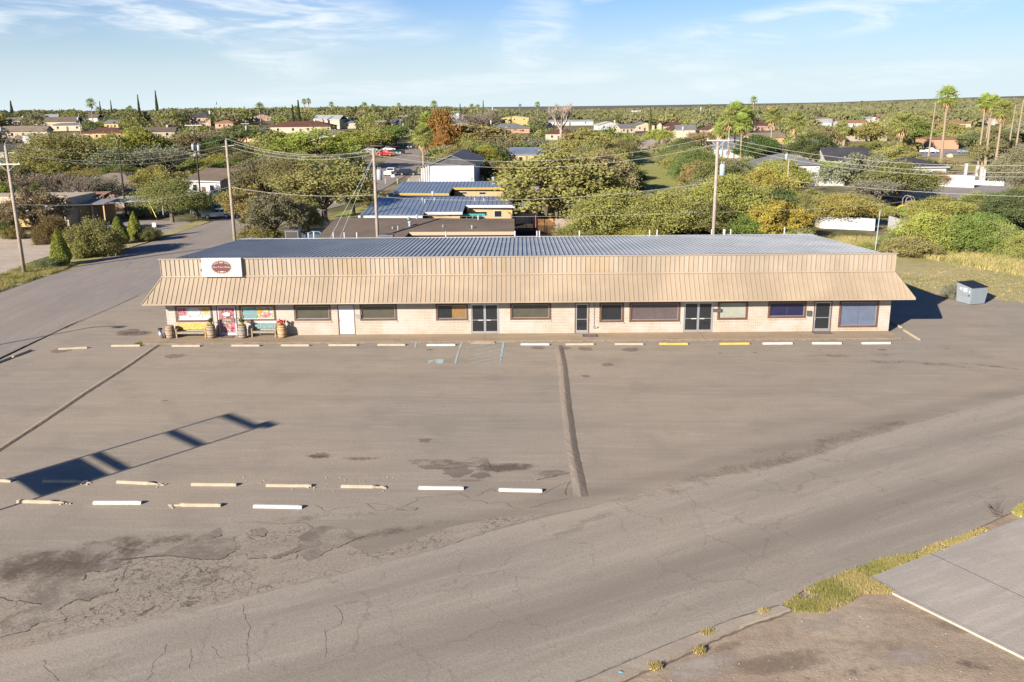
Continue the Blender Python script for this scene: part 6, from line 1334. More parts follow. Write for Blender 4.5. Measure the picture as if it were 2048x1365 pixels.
for s in range(2):     # clipped conical juniper
    r = np.random.default_rng(90+s); n = 9000; z = r.uniform(0, 1, n)**.8; rad = (1.05*(1-z)**.72*(np.minimum(1, .55+z*2.5)))*r.uniform(.86, 1.03, n); a = r.uniform(0, 6.283, n)
    rad *= 1+.07*np.sin(a*5+z*9); P_ = np.stack([rad*np.cos(a), rad*np.sin(a), .08+z*3.2], 1); d = np.stack([np.cos(a), np.sin(a), np.full(n, .4)], 1)
    me = leafmesh('crown', P_, d*.7, .13, np.clip(.5+.35*np.sin(a*4+z*14)*r.uniform(0, 1, n)+r.normal(0, .2, n), 0, 1)); tb = MB().tube([(0, 0, 0), (0, 0, 2.2)], [.1, .05], 6)
    tme = bpy.data.meshes.new('trunk'); tme.from_pydata(tb.v, [], tb.f); tme.materials.append(M_bark); PROTO.setdefault('cone', []).append((me, tme, 2.2, 3.28))
    n = 2600; z = r.uniform(0, 1, n); rad = (.55*np.sin(np.pi*np.clip(z*.82+.12, 0, 1))**.8*(1.05-z*.8))*r.uniform(.6, 1.03, n); a = r.uniform(0, 6.283, n); P_ = np.stack([rad*np.cos(a), rad*np.sin(a), .4+z*9.6], 1); d = np.stack([np.cos(a), np.sin(a), np.zeros(n)], 1)
    me = leafmesh('crown', P_, d*.7, .26, r.uniform(0, 1, n)); tb = MB().tube([(0, 0, 0), (0, 0, 8)], [.16, .04], 6); tme = bpy.data.meshes.new('trunk'); tme.from_pydata(tb.v, [], tb.f); tme.materials.append(M_bark); PROTO.setdefault('cyp', []).append((me, tme, .9, 10.))
def twigs(mb, p, d, L, r, lvl, rr, spread=.55, tips=None):
    q = p+d*L; n = 4 if lvl > 1 else 3; mid = p+d*L*.5+Vector((rr.uniform(-1, 1), rr.uniform(-1, 1), rr.uniform(-.3, .5)))*L*.07
    mb.tube([p, mid, q], [r, r*.8, r*.6], n, cap=False)
    if lvl == 0:
        if tips is not None: tips.append(tuple(q))
        return
    for k in range(4 if lvl > 1 else 5):
        a = rr.uniform(0, 6.28); nd = (d+Vector((math.cos(a), math.sin(a), rr.uniform(-.15, .6)))*spread*rr.uniform(.5, 1.3)).normalized(); twigs(mb, p.lerp(q, rr.uniform(.35, 1)) if k else q, nd, L*rr.uniform(.58, .8), r*.55, lvl-1, rr, spread, tips)
for s in range(3):
    rr = random.Random(s+5); mb = MB(); tips = []
    for k in range(5): a = k*1.26+rr.uniform(-.3, .3); twigs(mb, Vector((0, 0, 1.3)), Vector((math.cos(a)*.6, math.sin(a)*.6, 1)).normalized(), 2.0, .13, 4, rr, .6, tips)
    mb2 = MB().tube([(0, 0, 0), (0, 0, 1.35)], [.26, .2], 7)
    me = bpy.data.meshes.new('crown'); me.from_pydata(mb.v, [], mb.f); me.materials.append(M_twig); tme = bpy.data.meshes.new('trunk'); tme.from_pydata(mb2.v, [], mb2.f); tme.materials.append(M_bark)
    zz = [v[2] for v in mb.v]; xx = sorted(v[0] for v in mb.v); PROTO.setdefault('bare', []).append((me, tme, xx[int(len(xx)*.98)]-xx[int(len(xx)*.02)], max(zz)))
    T_ = np.array(tips); r = np.random.default_rng(s); k = r.choice(len(T_), 2600); P_ = T_[k]+r.normal(size=(2600, 3))*.3; PROTO.setdefault('thinleaf', []).append(leafmesh('leaves', P_, np.zeros(3), .2, r.uniform(0, 1, 2600)))
rr = random.Random(77); mb = MB()
for k in range(4): a = k*1.5; twigs(mb, Vector((0, 0, 3.4)), Vector((math.cos(a)*.45, math.sin(a)*.45, 1)).normalized(), 2.6, .2, 3, rr, .45)
mb2 = MB().tube([(0, 0, 0), (.1, 0, 3.5)], [.34, .26], 8); me = bpy.data.meshes.new('crown'); me.from_pydata(mb.v, [], mb.f); me.materials.append(M_barkl); tme = bpy.data.meshes.new('trunk'); tme.from_pydata(mb2.v, [], mb2.f); tme.materials.append(M_barkl)
PROTO['dead'] = [(me, tme, 6., max(v[2] for v in mb.v))]
# palm crown: fan leaves and a dead skirt
def palm_proto(seed, full=1., skirt=1., far=False):
    rr = random.Random(seed); lf = MB(); vv = []; sk = MB(); nf = int((22 if far else 40)*full)
    for i in range(nf):
        a = i*2.4+rr.uniform(-.3, .3); el = R(82-125*(i/nf)**.9); L = rr.uniform(.9, 1.25); d = Vector((math.cos(a)*math.cos(el), math.sin(a)*math.cos(el), math.sin(el))); sd = Vector((-math.sin(a), math.cos(a), 0)); up_ = sd.cross(d)*-1
        p0 = Vector((0, 0, 0)); p1 = d*L+Vector((0, 0, -.1*L)); lf.bar(p0, p1, .05, .03); vv += [.5]*6; val = rr.uniform(0, 1)*.8+(.2 if el > .5 else 0)
        nb = 7 if far else 13
        for k in range(nb):
            t = (k/(nb-1)-.5)*2; ang = t*R(105); dd = (d*math.cos(ang)+sd*math.sin(ang)).normalized(); l2 = rr.uniform(.85, 1.15)*(1.15-.35*abs(t)); mid = p1+dd*l2*.55+up_*rr.uniform(-.05, .1); tipp = p1+dd*l2+Vector((0, 0, -.32*l2))+up_*rr.uniform(-.05, .05); w = dd.cross(up_).normalized()*(.13 if far else .075)
            lf.add([p1, mid-w, tipp, mid+w], [(0, 1, 2, 3)]); vv.append(min(1, max(0, val+rr.uniform(-.2, .2))))
    for i in range(int((34 if far else 95)*skirt)):
        a = rr.uniform(0, 6.28); L = rr.uniform(1.0, 2.3); el = R(rr.uniform(-88, -52)); d = Vector((math.cos(a)*math.cos(el), math.sin(a)*math.cos(el), math.sin(el))); sd = Vector((-math.sin(a), math.cos(a), 0)); p0 = Vector((math.cos(a)*.15, math.sin(a)*.15, -.25)); 
        for k in range(3): q = p0+d*L*(1-.2*k)+sd*rr.uniform(-.25, .25); sk.add([p0, p0+d*L*.5-sd*.12, q, p0+d*L*.5+sd*.12], [(0, 1, 2, 3)])
    me = bpy.data.meshes.new('fronds'); me.from_pydata(lf.v, [], lf.f); me.materials.append(M_leaf); a = me.attributes.new('v', 'FLOAT', 'FACE'); a.data.foreach_set('value', vv)
    ms = bpy.data.meshes.new('dead_skirt'); ms.from_pydata(sk.v, [], sk.f); ms.materials.append(M_thatch); return me, ms
M_thatch = mat('palm_thatch', (.48, .33, .17), .95, .35, 3)
PALM = [palm_proto(1), palm_proto(2, 1.3, 1.6), palm_proto(3, .9, .5)]; PALMF = [palm_proto(4, far=True), palm_proto(5, far=True)]
TR = MB().tube([(0, 0, 0), (.1, 0, .5), (0, 0, 1)], [1.35, .95, .8], 8); TRM = bpy.data.meshes.new('trunk'); TRM.from_pydata(TR.v, [], TR.f); TRM.materials.append(M_palmt)
def mk(name, me, parent, loc=(0, 0, 0), scale=(1, 1, 1), color=None, rz=0):
    o = bpy.data.objects.new(name, me); COL.objects.link(o); o.parent = parent; o.location = loc; o.scale = scale; o.rotation_euler = (0, 0, rz)
    if color: o.color = (*color, 1)
    return o
def palm(px, pb, pt, cw, label, k=0, far=False, trunk_w=.2, tint=(.15, .21, .045), lean=0.):
    g = G(px, pb); h = upto(g, pt); z = proj(g)[2]; s = cw*z/F/3.0; t = thing('fan_palm', label, 'palm tree', g, rand.uniform(0, 6), 'fan palms' if not far else 'distant fan palms'); hh = h-1.45*s
    mk('trunk', TRM, t, (0, 0, -.1), (trunk_w, trunk_w, hh)); me, ms = (PALMF if far else PALM)[k % (2 if far else 3)]
    mk('fronds', me, t, (0, 0, hh), (s, s, s), tint); mk('dead_skirt', ms, t, (0, 0, hh), (s*.9, s*.9, s)); return t
rand = random.Random(99)
DK = (.105, .125, .05); OL = (.26, .235, .085); YG = (.275, .275, .07); YE = (.32, .27, .065); BR = (.235, .20, .105); OR = (.36, .19, .06); GR = (.16, .19, .06); GY = (.23, .215, .13); LG = (.27, .285, .075); DO = (.18, .175, .075)
TREES = []; BOX = []
tcount = 0
NAMES = {'mesq': ('mesquite_tree', 'tree'), 'oak': ('oak_tree', 'tree'), 'bush': ('shrub', 'shrub'), 'cone': ('juniper', 'juniper'), 'cyp': ('cypress_tree', 'cypress'), 'bare': ('bare_tree', 'tree'), 'dead': ('dead_tree', 'tree')}
def put(kind, g, wm, hm, tint, label, group=None, far=False, single=False):
    key = kind+'f' if far and kind+'f' in PROTO else kind; L = PROTO[key]; me, tme, w0, h0 = L[rand.randrange(len(L))]; nm, cat = NAMES[kind]
    sx, sz = wm/w0, hm/h0
    j = [min(1, max(0, c*rand.uniform(.88, 1.14))) for c in tint]; rz = rand.uniform(0, 6.28)
    if single: o = bpy.data.objects.new(nm, me); COL.objects.link(o); o.location = g; o.scale = (sx, sx, sz); o.rotation_euler = (0, 0, rz); o.color = (*j, 1); tag(o, label, cat, group); return o
    t = thing(nm, label, cat, g, rz, group); mk('trunk', tme, t, scale=(sx, sx, sz)); mk('crown', me, t, scale=(sx, sx, sz), color=j)
    if kind == 'bare' and tint is not BR: mk('leaves', PROTO['thinleaf'][L.index((me, tme, w0, h0))], t, scale=(sx, sx, sz), color=j)
    return t
def T(kind, px, pb, pt, wpx, tint, label, far=None, group=None, hmin=0):
    g = G(px, pb); z = proj(g)[2]; h = upto(g, pt); wm = wpx*z/F; d = math.hypot(g.x-CX, g.y-CY)
    BOX.append((g.x, g.y, wm/2)); return put(kind, g, wm, max(h, hmin), tint, label, group, d > 260 if far is None else far)
manual = [
 ('cone', 123, 531, 458, 50, YG, 'bright green conical juniper nearest the far left pole'), ('cone', 168, 516, 455, 46, YG, 'conical juniper growing into the big left hedge shrub'),
 ('cone', 240, 488, 433, 48, YG, 'conical juniper just right of the big hedge shrub'), ('cone', 272, 480, 424, 38, YG, 'conical juniper at the right end of the roadside row'),
 ('bush', 193, 512, 422, 96, (.22, .235, .075), 'largest olive hedge shrub between the roadside junipers'), ('bush', 300, 482, 448, 42, DO, 'low dark shrub ending the roadside row'), ('bush', 96, 536, 512, 44, GY, 'low grey green shrub at the foot of the first juniper'), ('bush', 222, 505, 462, 52, DO, 'small dark shrub tucked behind the biggest hedge shrub'),
 ('mesq', 74, 478, 372, 120, BR, 'thin brownish tree in front of the yellow building'), ('bush', 108, 487, 428, 66, (.17, .145, .065), 'reddish brown shrub in the garden of the yellow building'), ('bush', 16, 476, 418, 48, DO, 'dark shrub at the left edge before the yellow building'), ('bush', 30, 478, 446, 40, OL, 'small olive shrub in the red mulch bed at left'),
 ('bare', 165, 428, 338, 104, BR, 'leafless grey tree before the brown hip roof'), ('bare', 206, 424, 346, 70, GY, 'sparse tree with a few leaves before the brown hip roof'), ('mesq', 30, 405, 325, 100, DO, 'dark olive tree behind the far left pole'), ('bare', 70, 408, 340, 80, GY, 'grey thin tree left of the brown hip roof'),
 ('mesq', 118, 372, 252, 178, OL, 'huge olive tree in front of the red brown roof at left'), ('oak', 160, 372, 300, 84, GR, 'green tree under the huge olive one at left'), ('mesq', 232, 352, 262, 90, YG, 'yellow green tree right of the black leaning pole'), ('mesq', 288, 345, 252, 110, YG, 'bright yellow green tree with dark underside, left of the transformer pole'), ('oak', 306, 345, 285, 64, DK, 'dark green crown right of the bright yellow green tree'),
 ('bare', 250, 380, 290, 110, GY, 'brownish bare tree above the brown hip roof'), ('bare', 330, 380, 290, 110, GY, 'grey twiggy tree left of the transformer pole'),
 ('mesq', 345, 445, 345, 120, OL, 'olive tree by the driveway in front of the white brown-roofed house'), ('mesq', 395, 437, 380, 70, GR, 'green tree hiding the parked white cars'), ('bush', 285, 434, 396, 60, GY, 'grey leaved bush by the dark driveway'), ('mesq', 320, 410, 325, 96, OL, 'olive crown between the hip roof and the white house'),
 ('oak', 448, 330, 268, 76, DK, 'dark green tree behind the second tall pole'), ('mesq', 372, 328, 262, 90, BR, 'brown crown behind the transformer pole'), ('bare', 420, 322, 262, 90, GY, 'grey bare crown right of the transformer pole'), ('bush', 415, 345, 327, 34, YG, 'yellow green bush behind the white house roof'),
 ('mesq', 500, 475, 362, 96, OL, 'olive crown right of the second tall pole'), ('mesq', 552, 482, 380, 120, BR, 'brown thinning tree with a dark trunk behind the left roof end'), ('mesq', 608, 470, 398, 84, OL, 'lower olive tree beside the brown thinning tree'),
 ('mesq', 650, 452, 308, 176, OL, 'large green tree with a thick pale trunk by the white pickup behind the roof'), ('oak', 708, 428, 345, 74, GR, 'dense rounded green tree left of the transformer pole'), ('oak', 700, 400, 298, 84, DK, 'dark tall tree behind the dense rounded one'), ('mesq', 575, 400, 300, 120, OL, 'olive tree left of the large green tree'), ('mesq', 500, 380, 320, 96, BR, 'brown olive tree behind the second pole'),
 ('mesq', 640, 340, 250, 150, YG, 'wide yellow green tree below the stone chimney'), ('mesq', 555, 330, 258, 110, OL, 'olive tree left of the maroon-roofed house'), ('mesq', 724, 300, 258, 84, YG, 'yellow green tree left of the crossarm pole'), ('oak', 792, 292, 250, 60, GR, 'rounded green tree before the white garage'), ('mesq', 480, 300, 246, 100, DO, 'dark olive tree left of the maroon roof'), ('mesq', 690, 300, 262, 80, LG, 'light green tree above the parked red pickup'),
 ('mesq', 935, 312, 246, 170, OL, 'wide olive tree with many limbs above the white block house'), ('mesq', 884, 318, 214, 62, OR, 'tall orange brown autumn tree beside the street'), ('mesq', 886, 322, 262, 48, OR, 'lower orange foliage at the foot of the autumn tree'), ('oak', 972, 345, 288, 52, YG, 'clipped yellow green tree right of the white house ridge'), ('mesq', 985, 368, 322, 72, DO, 'dark olive tree at the right of the white block house'), ('mesq', 922, 366, 326, 50, (.22, .22, .13), 'small pale feathery tree in front of the white wall'),
 ('bare', 962, 285, 212, 84, BR, 'tall greyish bare tree on the skyline right of the autumn tree'), ('bare', 1030, 312, 268, 80, GY, 'grey twiggy tree below the grey hip roof'), ('bare', 1080, 318, 276, 80, GY, 'tangle of pale bare limbs left of the dead tree'), ('dead', 1122, 292, 201, 70, BR, 'dead pinkish leafless tree standing alone'),
 ('mesq', 1102, 442, 292, 240, OL, 'biggest olive tree, many stemmed, behind the picket fence'), ('mesq', 1205, 420, 298, 150, BR, 'brownish crown left of the mown lawn'), ('mesq', 1040, 402, 318, 90, OL, 'olive tree at the right end of the grey metal roofs'), ('mesq', 1170, 330, 258, 140, OL, 'olive crown behind the biggest many stemmed tree'), ('bush', 1224, 312, 250, 62, GR, 'bright green bushy tree at the left end of the mown lawn'), ('mesq', 1245, 330, 270, 50, DO, 'dark crown shading the left edge of the lawn'), ('mesq', 1245, 412, 345, 70, OL, 'olive crown beside the shaded end of the lawn'),
 ('mesq', 1318, 294, 256, 50, LG, 'small lone tree at the border of lawn and bare lot'), ('bare', 1394, 294, 258, 42, BR, 'small bare tree at the right of the bare lot'), ('bush', 1372, 330, 280, 64, GR, 'green bush right of the mown lawn'), ('bush', 1398, 352, 302, 92, LG, 'light green bushes below the thin white transformer pole'), ('mesq', 1414, 300, 260, 76, OL, 'olive tree between the bare lot and the palm cluster'), ('bush', 1352, 312, 284, 40, OL, 'small olive bush touching the lawn'), ('bush', 1420, 372, 325, 100, LG, 'broad light green thicket left of the crossarm pole'),
 ('mesq', 1235, 482, 372, 170, LG, 'light green tree rising right behind the roof middle'), ('mesq', 1325, 484, 378, 150, LG, 'light green tree touching the roof left of the crossarm pole'), ('oak', 1392, 484, 392, 130, GR, 'denser green tree just left of the crossarm pole'), ('mesq', 1290, 430, 388, 90, OL, 'olive crown at the foot of the mown lawn'), ('mesq', 1450, 470, 345, 150, YG, 'yellow green tree right behind the crossarm pole'), ('mesq', 1520, 440, 330, 130, LG, 'tall light green tree behind the autumn yellow one'), ('mesq', 1552, 486, 398, 118, YE, 'yellow orange autumn tree at the roof right of the crossarm pole'), ('bare', 1540, 482, 405, 80, YE, 'twiggy yellow leaved tree within the autumn one'), ('mesq', 1600, 455, 384, 60, OL, 'olive bushes right of the autumn yellow tree'), ('bush', 1480, 484, 420, 90, GR, 'green bush at the roof between crossarm pole and autumn tree'),
 ('oak', 1512, 330, 268, 84, DK, 'dark tree right of the palm cluster'), ('oak', 1620, 338, 262, 92, DK, 'dark rounded tree right of the middle fan palm'), ('mesq', 1720, 402, 304, 150, GY, 'grey green tree before the long dark roof'), ('mesq', 1790, 408, 318, 130, DO, 'large dark grey green tree left of the white outbuilding'), ('mesq', 1738, 300, 240, 80, OL, 'rounded olive tree right of the clay roofs'), ('mesq', 1650, 302, 252, 66, BR, 'brown crown behind the dark roofed house'), ('mesq', 1872, 372, 340, 60, BR, 'thin pinkish twiggy tree in front of the white outbuilding'),
 ('bush', 1672, 436, 408, 100, LG, 'light green bushes above the bright white wall'), ('bush', 1745, 432, 404, 90, LG, 'green bushes left of the play tower'), ('bush', 1790, 500, 462, 60, GR, 'green bush at the foot of the thin mast'), ('bush', 1862, 500, 418, 140, LG, 'broad bright green feathery tree at the edge of the grass field'), ('bush', 1925, 506, 425, 120, GR, 'green feathery tree right of the broad bright one'), ('bush', 1995, 508, 432, 96, OL, 'olive tree at the right above the grass field'), ('bush', 2040, 518, 464, 80, LG, 'green bush at the right edge above the grass field'), ('mesq', 1836, 448, 402, 60, LG, 'small green tree right of the play tower'), ('mesq', 1950, 455, 398, 70, OL, 'sparse tree before the paved yard'), ('mesq', 2034, 400, 286, 96, BR, 'large grey brown tree at the right edge'), ('mesq', 1985, 330, 268, 80, DO, 'dark green tree behind the right palms'), ('bush', 1961, 352, 328, 20, YE, 'small yellow shrub among the white pillars'),
 ('bush', 1690, 515, 490, 80, OL, 'low olive scrub right behind the roof corner'), ('bush', 1620, 492, 468, 40, GY, 'dry low scrub by the right end of the roof'), ('bush', 1905, 596, 562, 44, GY, 'sparse little shrub left of the dumpster'), ('bush', 1830, 420, 398, 44, GR, 'green bush right of the yellow slide'), ('mesq', 1900, 285, 244, 70, OL, 'olive tree above the orange plastered house'), ('oak', 1825, 296, 240, 70, GR, 'green tree left of the white pickup on the far road'), ('oak', 1948, 300, 262, 56, DO, 'dark rounded tree over the far grey car'), ('mesq', 1680, 440, 395, 80, BR, 'brown scrub behind the wire crossing at right'),
 ('bush', 1165, 486, 440, 110, OL, 'olive scrub at the right end of the grey picket fence'), ('bush', 1290, 486, 430, 120, LG, 'light green scrub along the back of the roof, middle right'), ('bush', 1592, 492, 446, 70, OL, 'olive scrub right of the autumn yellow tree at the roof'), ('bush', 1735, 508, 482, 60, LG, 'green scrub left of the thin mast'), ('bush', 1815, 512, 468, 110, OL, 'olive scrub right of the thin mast'), ('bush', 1960, 504, 474, 100, GR, 'low green scrub below the feathery trees at right'), ('bush', 1900, 440, 408, 60, GR, 'low bushes at the edge of the paved yard'), ('bush', 520, 484, 448, 90, OL, 'olive scrub at the left roof corner by the street'), ('bush', 470, 420, 385, 60, DO, 'dark shrub at the bend of the side street'),
 ('bush', 60, 420, 385, 90, DO, 'dark green scrub behind the cream parapet'), ('bush', 1440, 420, 372, 110, GR, 'green scrub at the foot of the crossarm pole'), ('bush', 1545, 345, 318, 80, DO, 'dark scrub between the palm cluster and the middle palm'), ('bush', 1700, 420, 382, 110, BR, 'brown scrub before the white fragment of wall'),
 ('bush', 1655, 350, 318, 110, LG, 'wide green thicket below the middle fan palm'), ('bush', 1560, 372, 312, 100, LG, 'bright thicket left of the wooden transformer pole'), ('bush', 1500, 352, 315, 80, GR, 'thicket at the feet of the palm cluster'), ('bush', 1575, 420, 372, 90, LG, 'green thicket below the wooden transformer pole'), ('bush', 1645, 420, 385, 90, OL, 'olive thicket above the tan stone wall'),
]
for a in manual: T(*a)
palms = [(1880, 336, 173, 38, 'tallest fan palm, against the sky at right', 0, .28), (1956, 330, 188, 30, 'left palm of the right-hand pair', 2, .26), (1970, 332, 190, 28, 'right palm of the right-hand pair', 0, .26), (1990, 338, 202, 36, 'fan palm right of the pair, with drooping fronds', 1, .26),
 (1800, 306, 226, 42, 'full low fan palm left of the bare trunk', 1, .4), (1820, 292, 242, 22, 'small palm touching the full low palm', 2, .25), (1680, 302, 243, 28, 'short fan palm above the long dark roof', 1, .5), (1585, 333, 226, 36, 'middle fan palm with a long tan skirt', 1, .27), (1541, 300, 216, 32, 'shaggy fan palm left of the middle one', 1, .27),
 (1444, 328, 236, 36, 'leftmost palm of the dense cluster', 0, .22), (1455, 330, 218, 36, 'second palm of the dense cluster', 1, .22), (1467, 326, 204, 38, 'tallest palm of the dense cluster', 0, .22), (1480, 331, 228, 36, 'palm at the right front of the dense cluster', 2, .22), (1489, 322, 214, 32, 'rear right palm of the dense cluster', 0, .22), (1436, 322, 248, 26, 'lowest palm of the dense cluster', 2, .22),
 (848, 364, 252, 40, 'front fan palm beside the white block house', 1, .22), (856, 318, 226, 34, 'rear fan palm right of the front one by the street', 0, .22)]
for px, pb, pt, cw, lab, k, tw in palms:
    palm(px, pb, pt, cw, lab, k, False, tw, (.25, .30, .07) if k != 1 else (.25, .26, .08))
    g = G(px, pb); PROT.append((px-cw*.5, px+cw*.5, pt, pt+cw*1.3, math.hypot(g.x-CX, g.y-CY)-1)); FOOT.append((g.x, g.y, 2))
for px, pb, pt, cw, lab in ((187, 252, 197, 18, 'fan palm on the left skyline'), (201, 250, 214, 14, 'low palm right of the left skyline palm'), (263, 250, 212, 12, 'small palm left of the shorter tall cypress'), (522, 252, 206, 18, 'bright fan palm at the left of the two slim cypresses'), (593, 250, 212, 10, 'thin palm between the two slim cypresses'), (611, 252, 198, 10, 'left palm of the skyline twins'), (620, 252, 197, 10, 'right palm of the skyline twins'), (665, 250, 204, 10, 'single small palm right of the skyline twins'), (731, 250, 205, 15, 'left one of two bushy skyline palms'), (748, 252, 209, 12, 'right one of two bushy skyline palms'), (799, 250, 206, 9, 'tiny palm above the grey roof left of the street'), (869, 248, 202, 14, 'round-headed palm over the autumn tree'), (944, 246, 208, 11, 'palm left of the slim dark cypress'), (956, 246, 209, 10, 'palm touching the slim dark cypress'), (1075, 250, 204, 11, 'egg-shaped palm crown in the middle skyline'), (1504, 262, 193, 14, 'tall thin palm above the cluster'), (1418, 250, 208, 8, 'tiny far palm left of the cluster'), (1112, 240, 210, 6, 'tiny dark palm on the middle horizon'), (1040, 236, 208, 6, 'tiny dark palm left of the egg-shaped one')):
    palm(px, pb, pt, cw, lab, rand.randrange(2), True, .28, (.20, .25, .07)); g = G(px, pb); PROT.append((px-cw*.5, px+cw*.5, pt, pt+cw*1.2, math.hypot(g.x-CX, g.y-CY)-1))
for px, pb, pt, w_, lab in ((317, 245, 182, 6.5, 'tallest slim cypress on the left skyline'), (281, 245, 190, 5.5, 'shorter slim cypress left of the tallest'), (226, 245, 201, 4, 'thin cypress far left of the tall pair'), (204, 245, 203, 4, 'small cypress beside the left skyline palm'), (27, 245, 202, 7, 'stubby dark cypress at the far left'), (588, 262, 210, 7, 'left slim cypress over the maroon roof'), (600, 262, 201, 8, 'right slim cypress over the maroon roof'), (921, 250, 208, 5, 'short cypress right of the white gables'), (967, 248, 201, 4, 'slim cypress on the skyline above the grey roofs'), (1300, 264, 214, 7, 'green columnar cypress above the cream gables')):
    T('cyp', px, pb, pt, w_, DK if 'green col' not in lab else DO, lab, group='slim cypresses'); g = G(px, pb); PROT.append((px-4, px+4, pt, pt+34, math.hypot(g.x-CX, g.y-CY)-1))
# ------------------------------------------------------------------ neighbourhood trees, individual and distant
LM = [(20, 'left edge'), (57, 'white tower block'), (130, 'huge olive tree'), (205, 'red brown roof'), (252, 'black leaning pole'), (300, 'small white gable'), (397, 'charcoal hip roof'), (452, 'second tall pole'), (520, 'bright skyline palm'), (600, 'pair of slim cypresses'), (680, 'stone chimney'), (745, 'round transformer'), (808, 'dark street pole'), (843, 'street palms'), (885, 'orange autumn tree'), (920, 'white gables'), (962, 'tall bare skyline tree'), (1029, 'yellow two storey house'), (1075, 'egg-shaped palm'), (1122, 'dead pinkish tree'), (1180, 'long blue metal roof'), (1222, 'white ranch house'), (1290, 'cream gable'), (1364, 'mown lawn pole'), (1434, 'crossarm pole'), (1465, 'palm cluster'), (1543, 'shaggy palm'), (1587, 'middle fan palm'), (1646, 'clay roofs'), (1685, 'short fan palm'), (1742, 'grey shed roof'), (1806, 'full low palm'), (1857, 'left bare trunk'), (1890, 'tallest palm'), (1968, 'pair of palms'), (2031, 'right edge trunk')]
def in_poly(x, y, poly):
    c = False; j = len(poly)-1
    for i in range(len(poly)):
        if (poly[i][1] > y) != (poly[j][1] > y) and x < (poly[j][0]-poly[i][0])*(y-poly[i][1])/(poly[j][1]-poly[i][1])+poly[i][0]: c = not c
        j = i
    return c
street_poly = [(a-4, b_) for a, b_ in SS_L]+[(a+4, b_) for a, b_ in SS_R[::-1]]
EXC = [street_poly, LAWN, xy([(1235, 303), (1262, 288), (1300, 275), (1395, 268), (1430, 288), (1400, 298), (1320, 304), (1290, 300)]), xy([(1780, 325), (1850, 318), (2048, 306), (2400, 295), (2400, 278), (2048, 286), (1850, 301), (1780, 311)]), xy([(1800, 324), (1860, 315), (2048, 306), (2300, 300), (2300, 340), (2048, 350), (1930, 352)]), xy([(1850, 375), (1900, 348), (2048, 345), (2200, 345), (2200, 425), (2048, 420), (1930, 424), (1860, 405)]), xy([(770, 410), (830, 345), (860, 345), (860, 375), (1040, 375), (1160, 445), (1160, 500), (540, 500), (640, 440)]), xy([(-80, 620), (-80, 460), (140, 455), (300, 395), (440, 400), (470, 480)])]
cands = []; grid = {}; PK = .60
def near_ok(x, y, r):
    cs = 12; gx, gy = int(x//cs), int(y//cs); k = int(r*2//cs)+1
    for i in range(gx-k, gx+k+1):
        for j in range(gy-k, gy+k+1):
            for (a, b_, q) in grid.get((i, j), ()):
                if (a-x)**2+(b_-y)**2 < ((q+r)*PK)**2: return False
    return True
def addg(x, y, r): grid.setdefault((int(x//12), int(y//12)), []).append((x, y, r))
for b_ in BOX: addg(*b_)
rg = random.Random(2024)
def try_tree(d, ang, r):
    x, y = CX+d*math.sin(ang), CY+d*math.cos(ang)
    if y < 48: return None
    if not near_ok(x, y, r): return None
    for fx, fy, fr in FOOT:
        if (fx-x)**2+(fy-y)**2 < (fr+r*.6)**2: return None
    for p in EXC:
        if in_poly(x, y, p): return None
    return x, y
for _ in range(110000):
    d = math.sqrt(rg.uniform(95**2, 900**2)); ang = rg.uniform(-.60, .60); r = rg.uniform(2.5, 4.7)*(1+ss(180, 600, d)*.95)
    q = try_tree(d, ang, r)
    if not q: continue
    x, y = q; kind = rg.choices(['mesq', 'oak', 'bare', 'bush'], [.56, .22, .08, .14])[0]; h = r*rg.uniform(1.25, 1.8) if kind != 'bush' else r*rg.uniform(.8, 1.1)
    h = min(h, 8.0+2.5*ss(200, 600, d)); z = terr(x, y); px, pb, dep = proj((x, y, z)); pt = proj((x, y, z+h))[1]; wpx = 2*r*F/dep; ok = True
    for (a, b_, c, e_, dd) in PROT:
        if d < dd and px+wpx*.42 > a and px-wpx*.42 < b_ and pt < e_-1 and pb > c+1: ok = False; break
    if not ok or px < -60 or px > 2110: continue
    addg(x, y, r); cands.append((wpx*(pb-pt), x, y, z, r, h, kind, px, pt, d))
cands.sort(reverse=True)
near_c, far_c = cands[:175], cands[175:]
TN = [(OL, 'olive'), (OL, 'olive'), (DO, 'dark olive'), (YG, 'yellow green'), (BR, 'brownish'), (LG, 'light green'), (DK, 'dark green'), (GR, 'fresh green'), (GY, 'greyish'), (YE, 'autumn yellow')]
byk = {}
for c in near_c:
    _, x, y, z, r, h, kind, px, pt, d = c; tint, tn = rg.choice(TN[:9] if rg.random() < .95 else TN)
    if kind == 'oak': tint, tn = rg.choice([(DK, 'dark green'), (DO, 'dark olive'), (GR, 'fresh green'), (OL, 'olive')])
    if kind == 'bare': tint, tn = rg.choice([(BR, 'leafless'), (GY, 'thin greyish')])
    lmx, lm = min(LM, key=lambda l: abs(l[0]-px)); side = 'above' if abs(lmx-px) < 7 else ('left of' if px < lmx else 'right of'); dist = 'near' if d < 200 else ('mid-distance' if d < 360 else 'far')
    byk.setdefault((dist, tn, kind, side, lm), []).append((px, c, tint))
ORD = ['first', 'second', 'third', 'fourth', 'fifth', 'sixth', 'seventh', 'eighth', 'ninth', 'tenth']
KN = {'mesq': 'spreading tree', 'oak': 'rounded tree', 'bare': 'twiggy tree', 'bush': 'shrub'}
for (dist, tn, kind, side, lm), L in byk.items():
    L.sort(key=lambda q: q[0])
    for i, (px, c, tint) in enumerate(L):
        _, x, y, z, r, h, kd, *_r_ = c; pre = '' if len(L) == 1 else ' ('+ORD[i]+' from left)'
        put(kd, (x, y, z-.05), 2*r, h, tint, f'{dist} {tn} {KN[kind]} {side} the {lm}{pre}', 'trees of the neighbourhood', c[9] > 240, c[9] > 300)
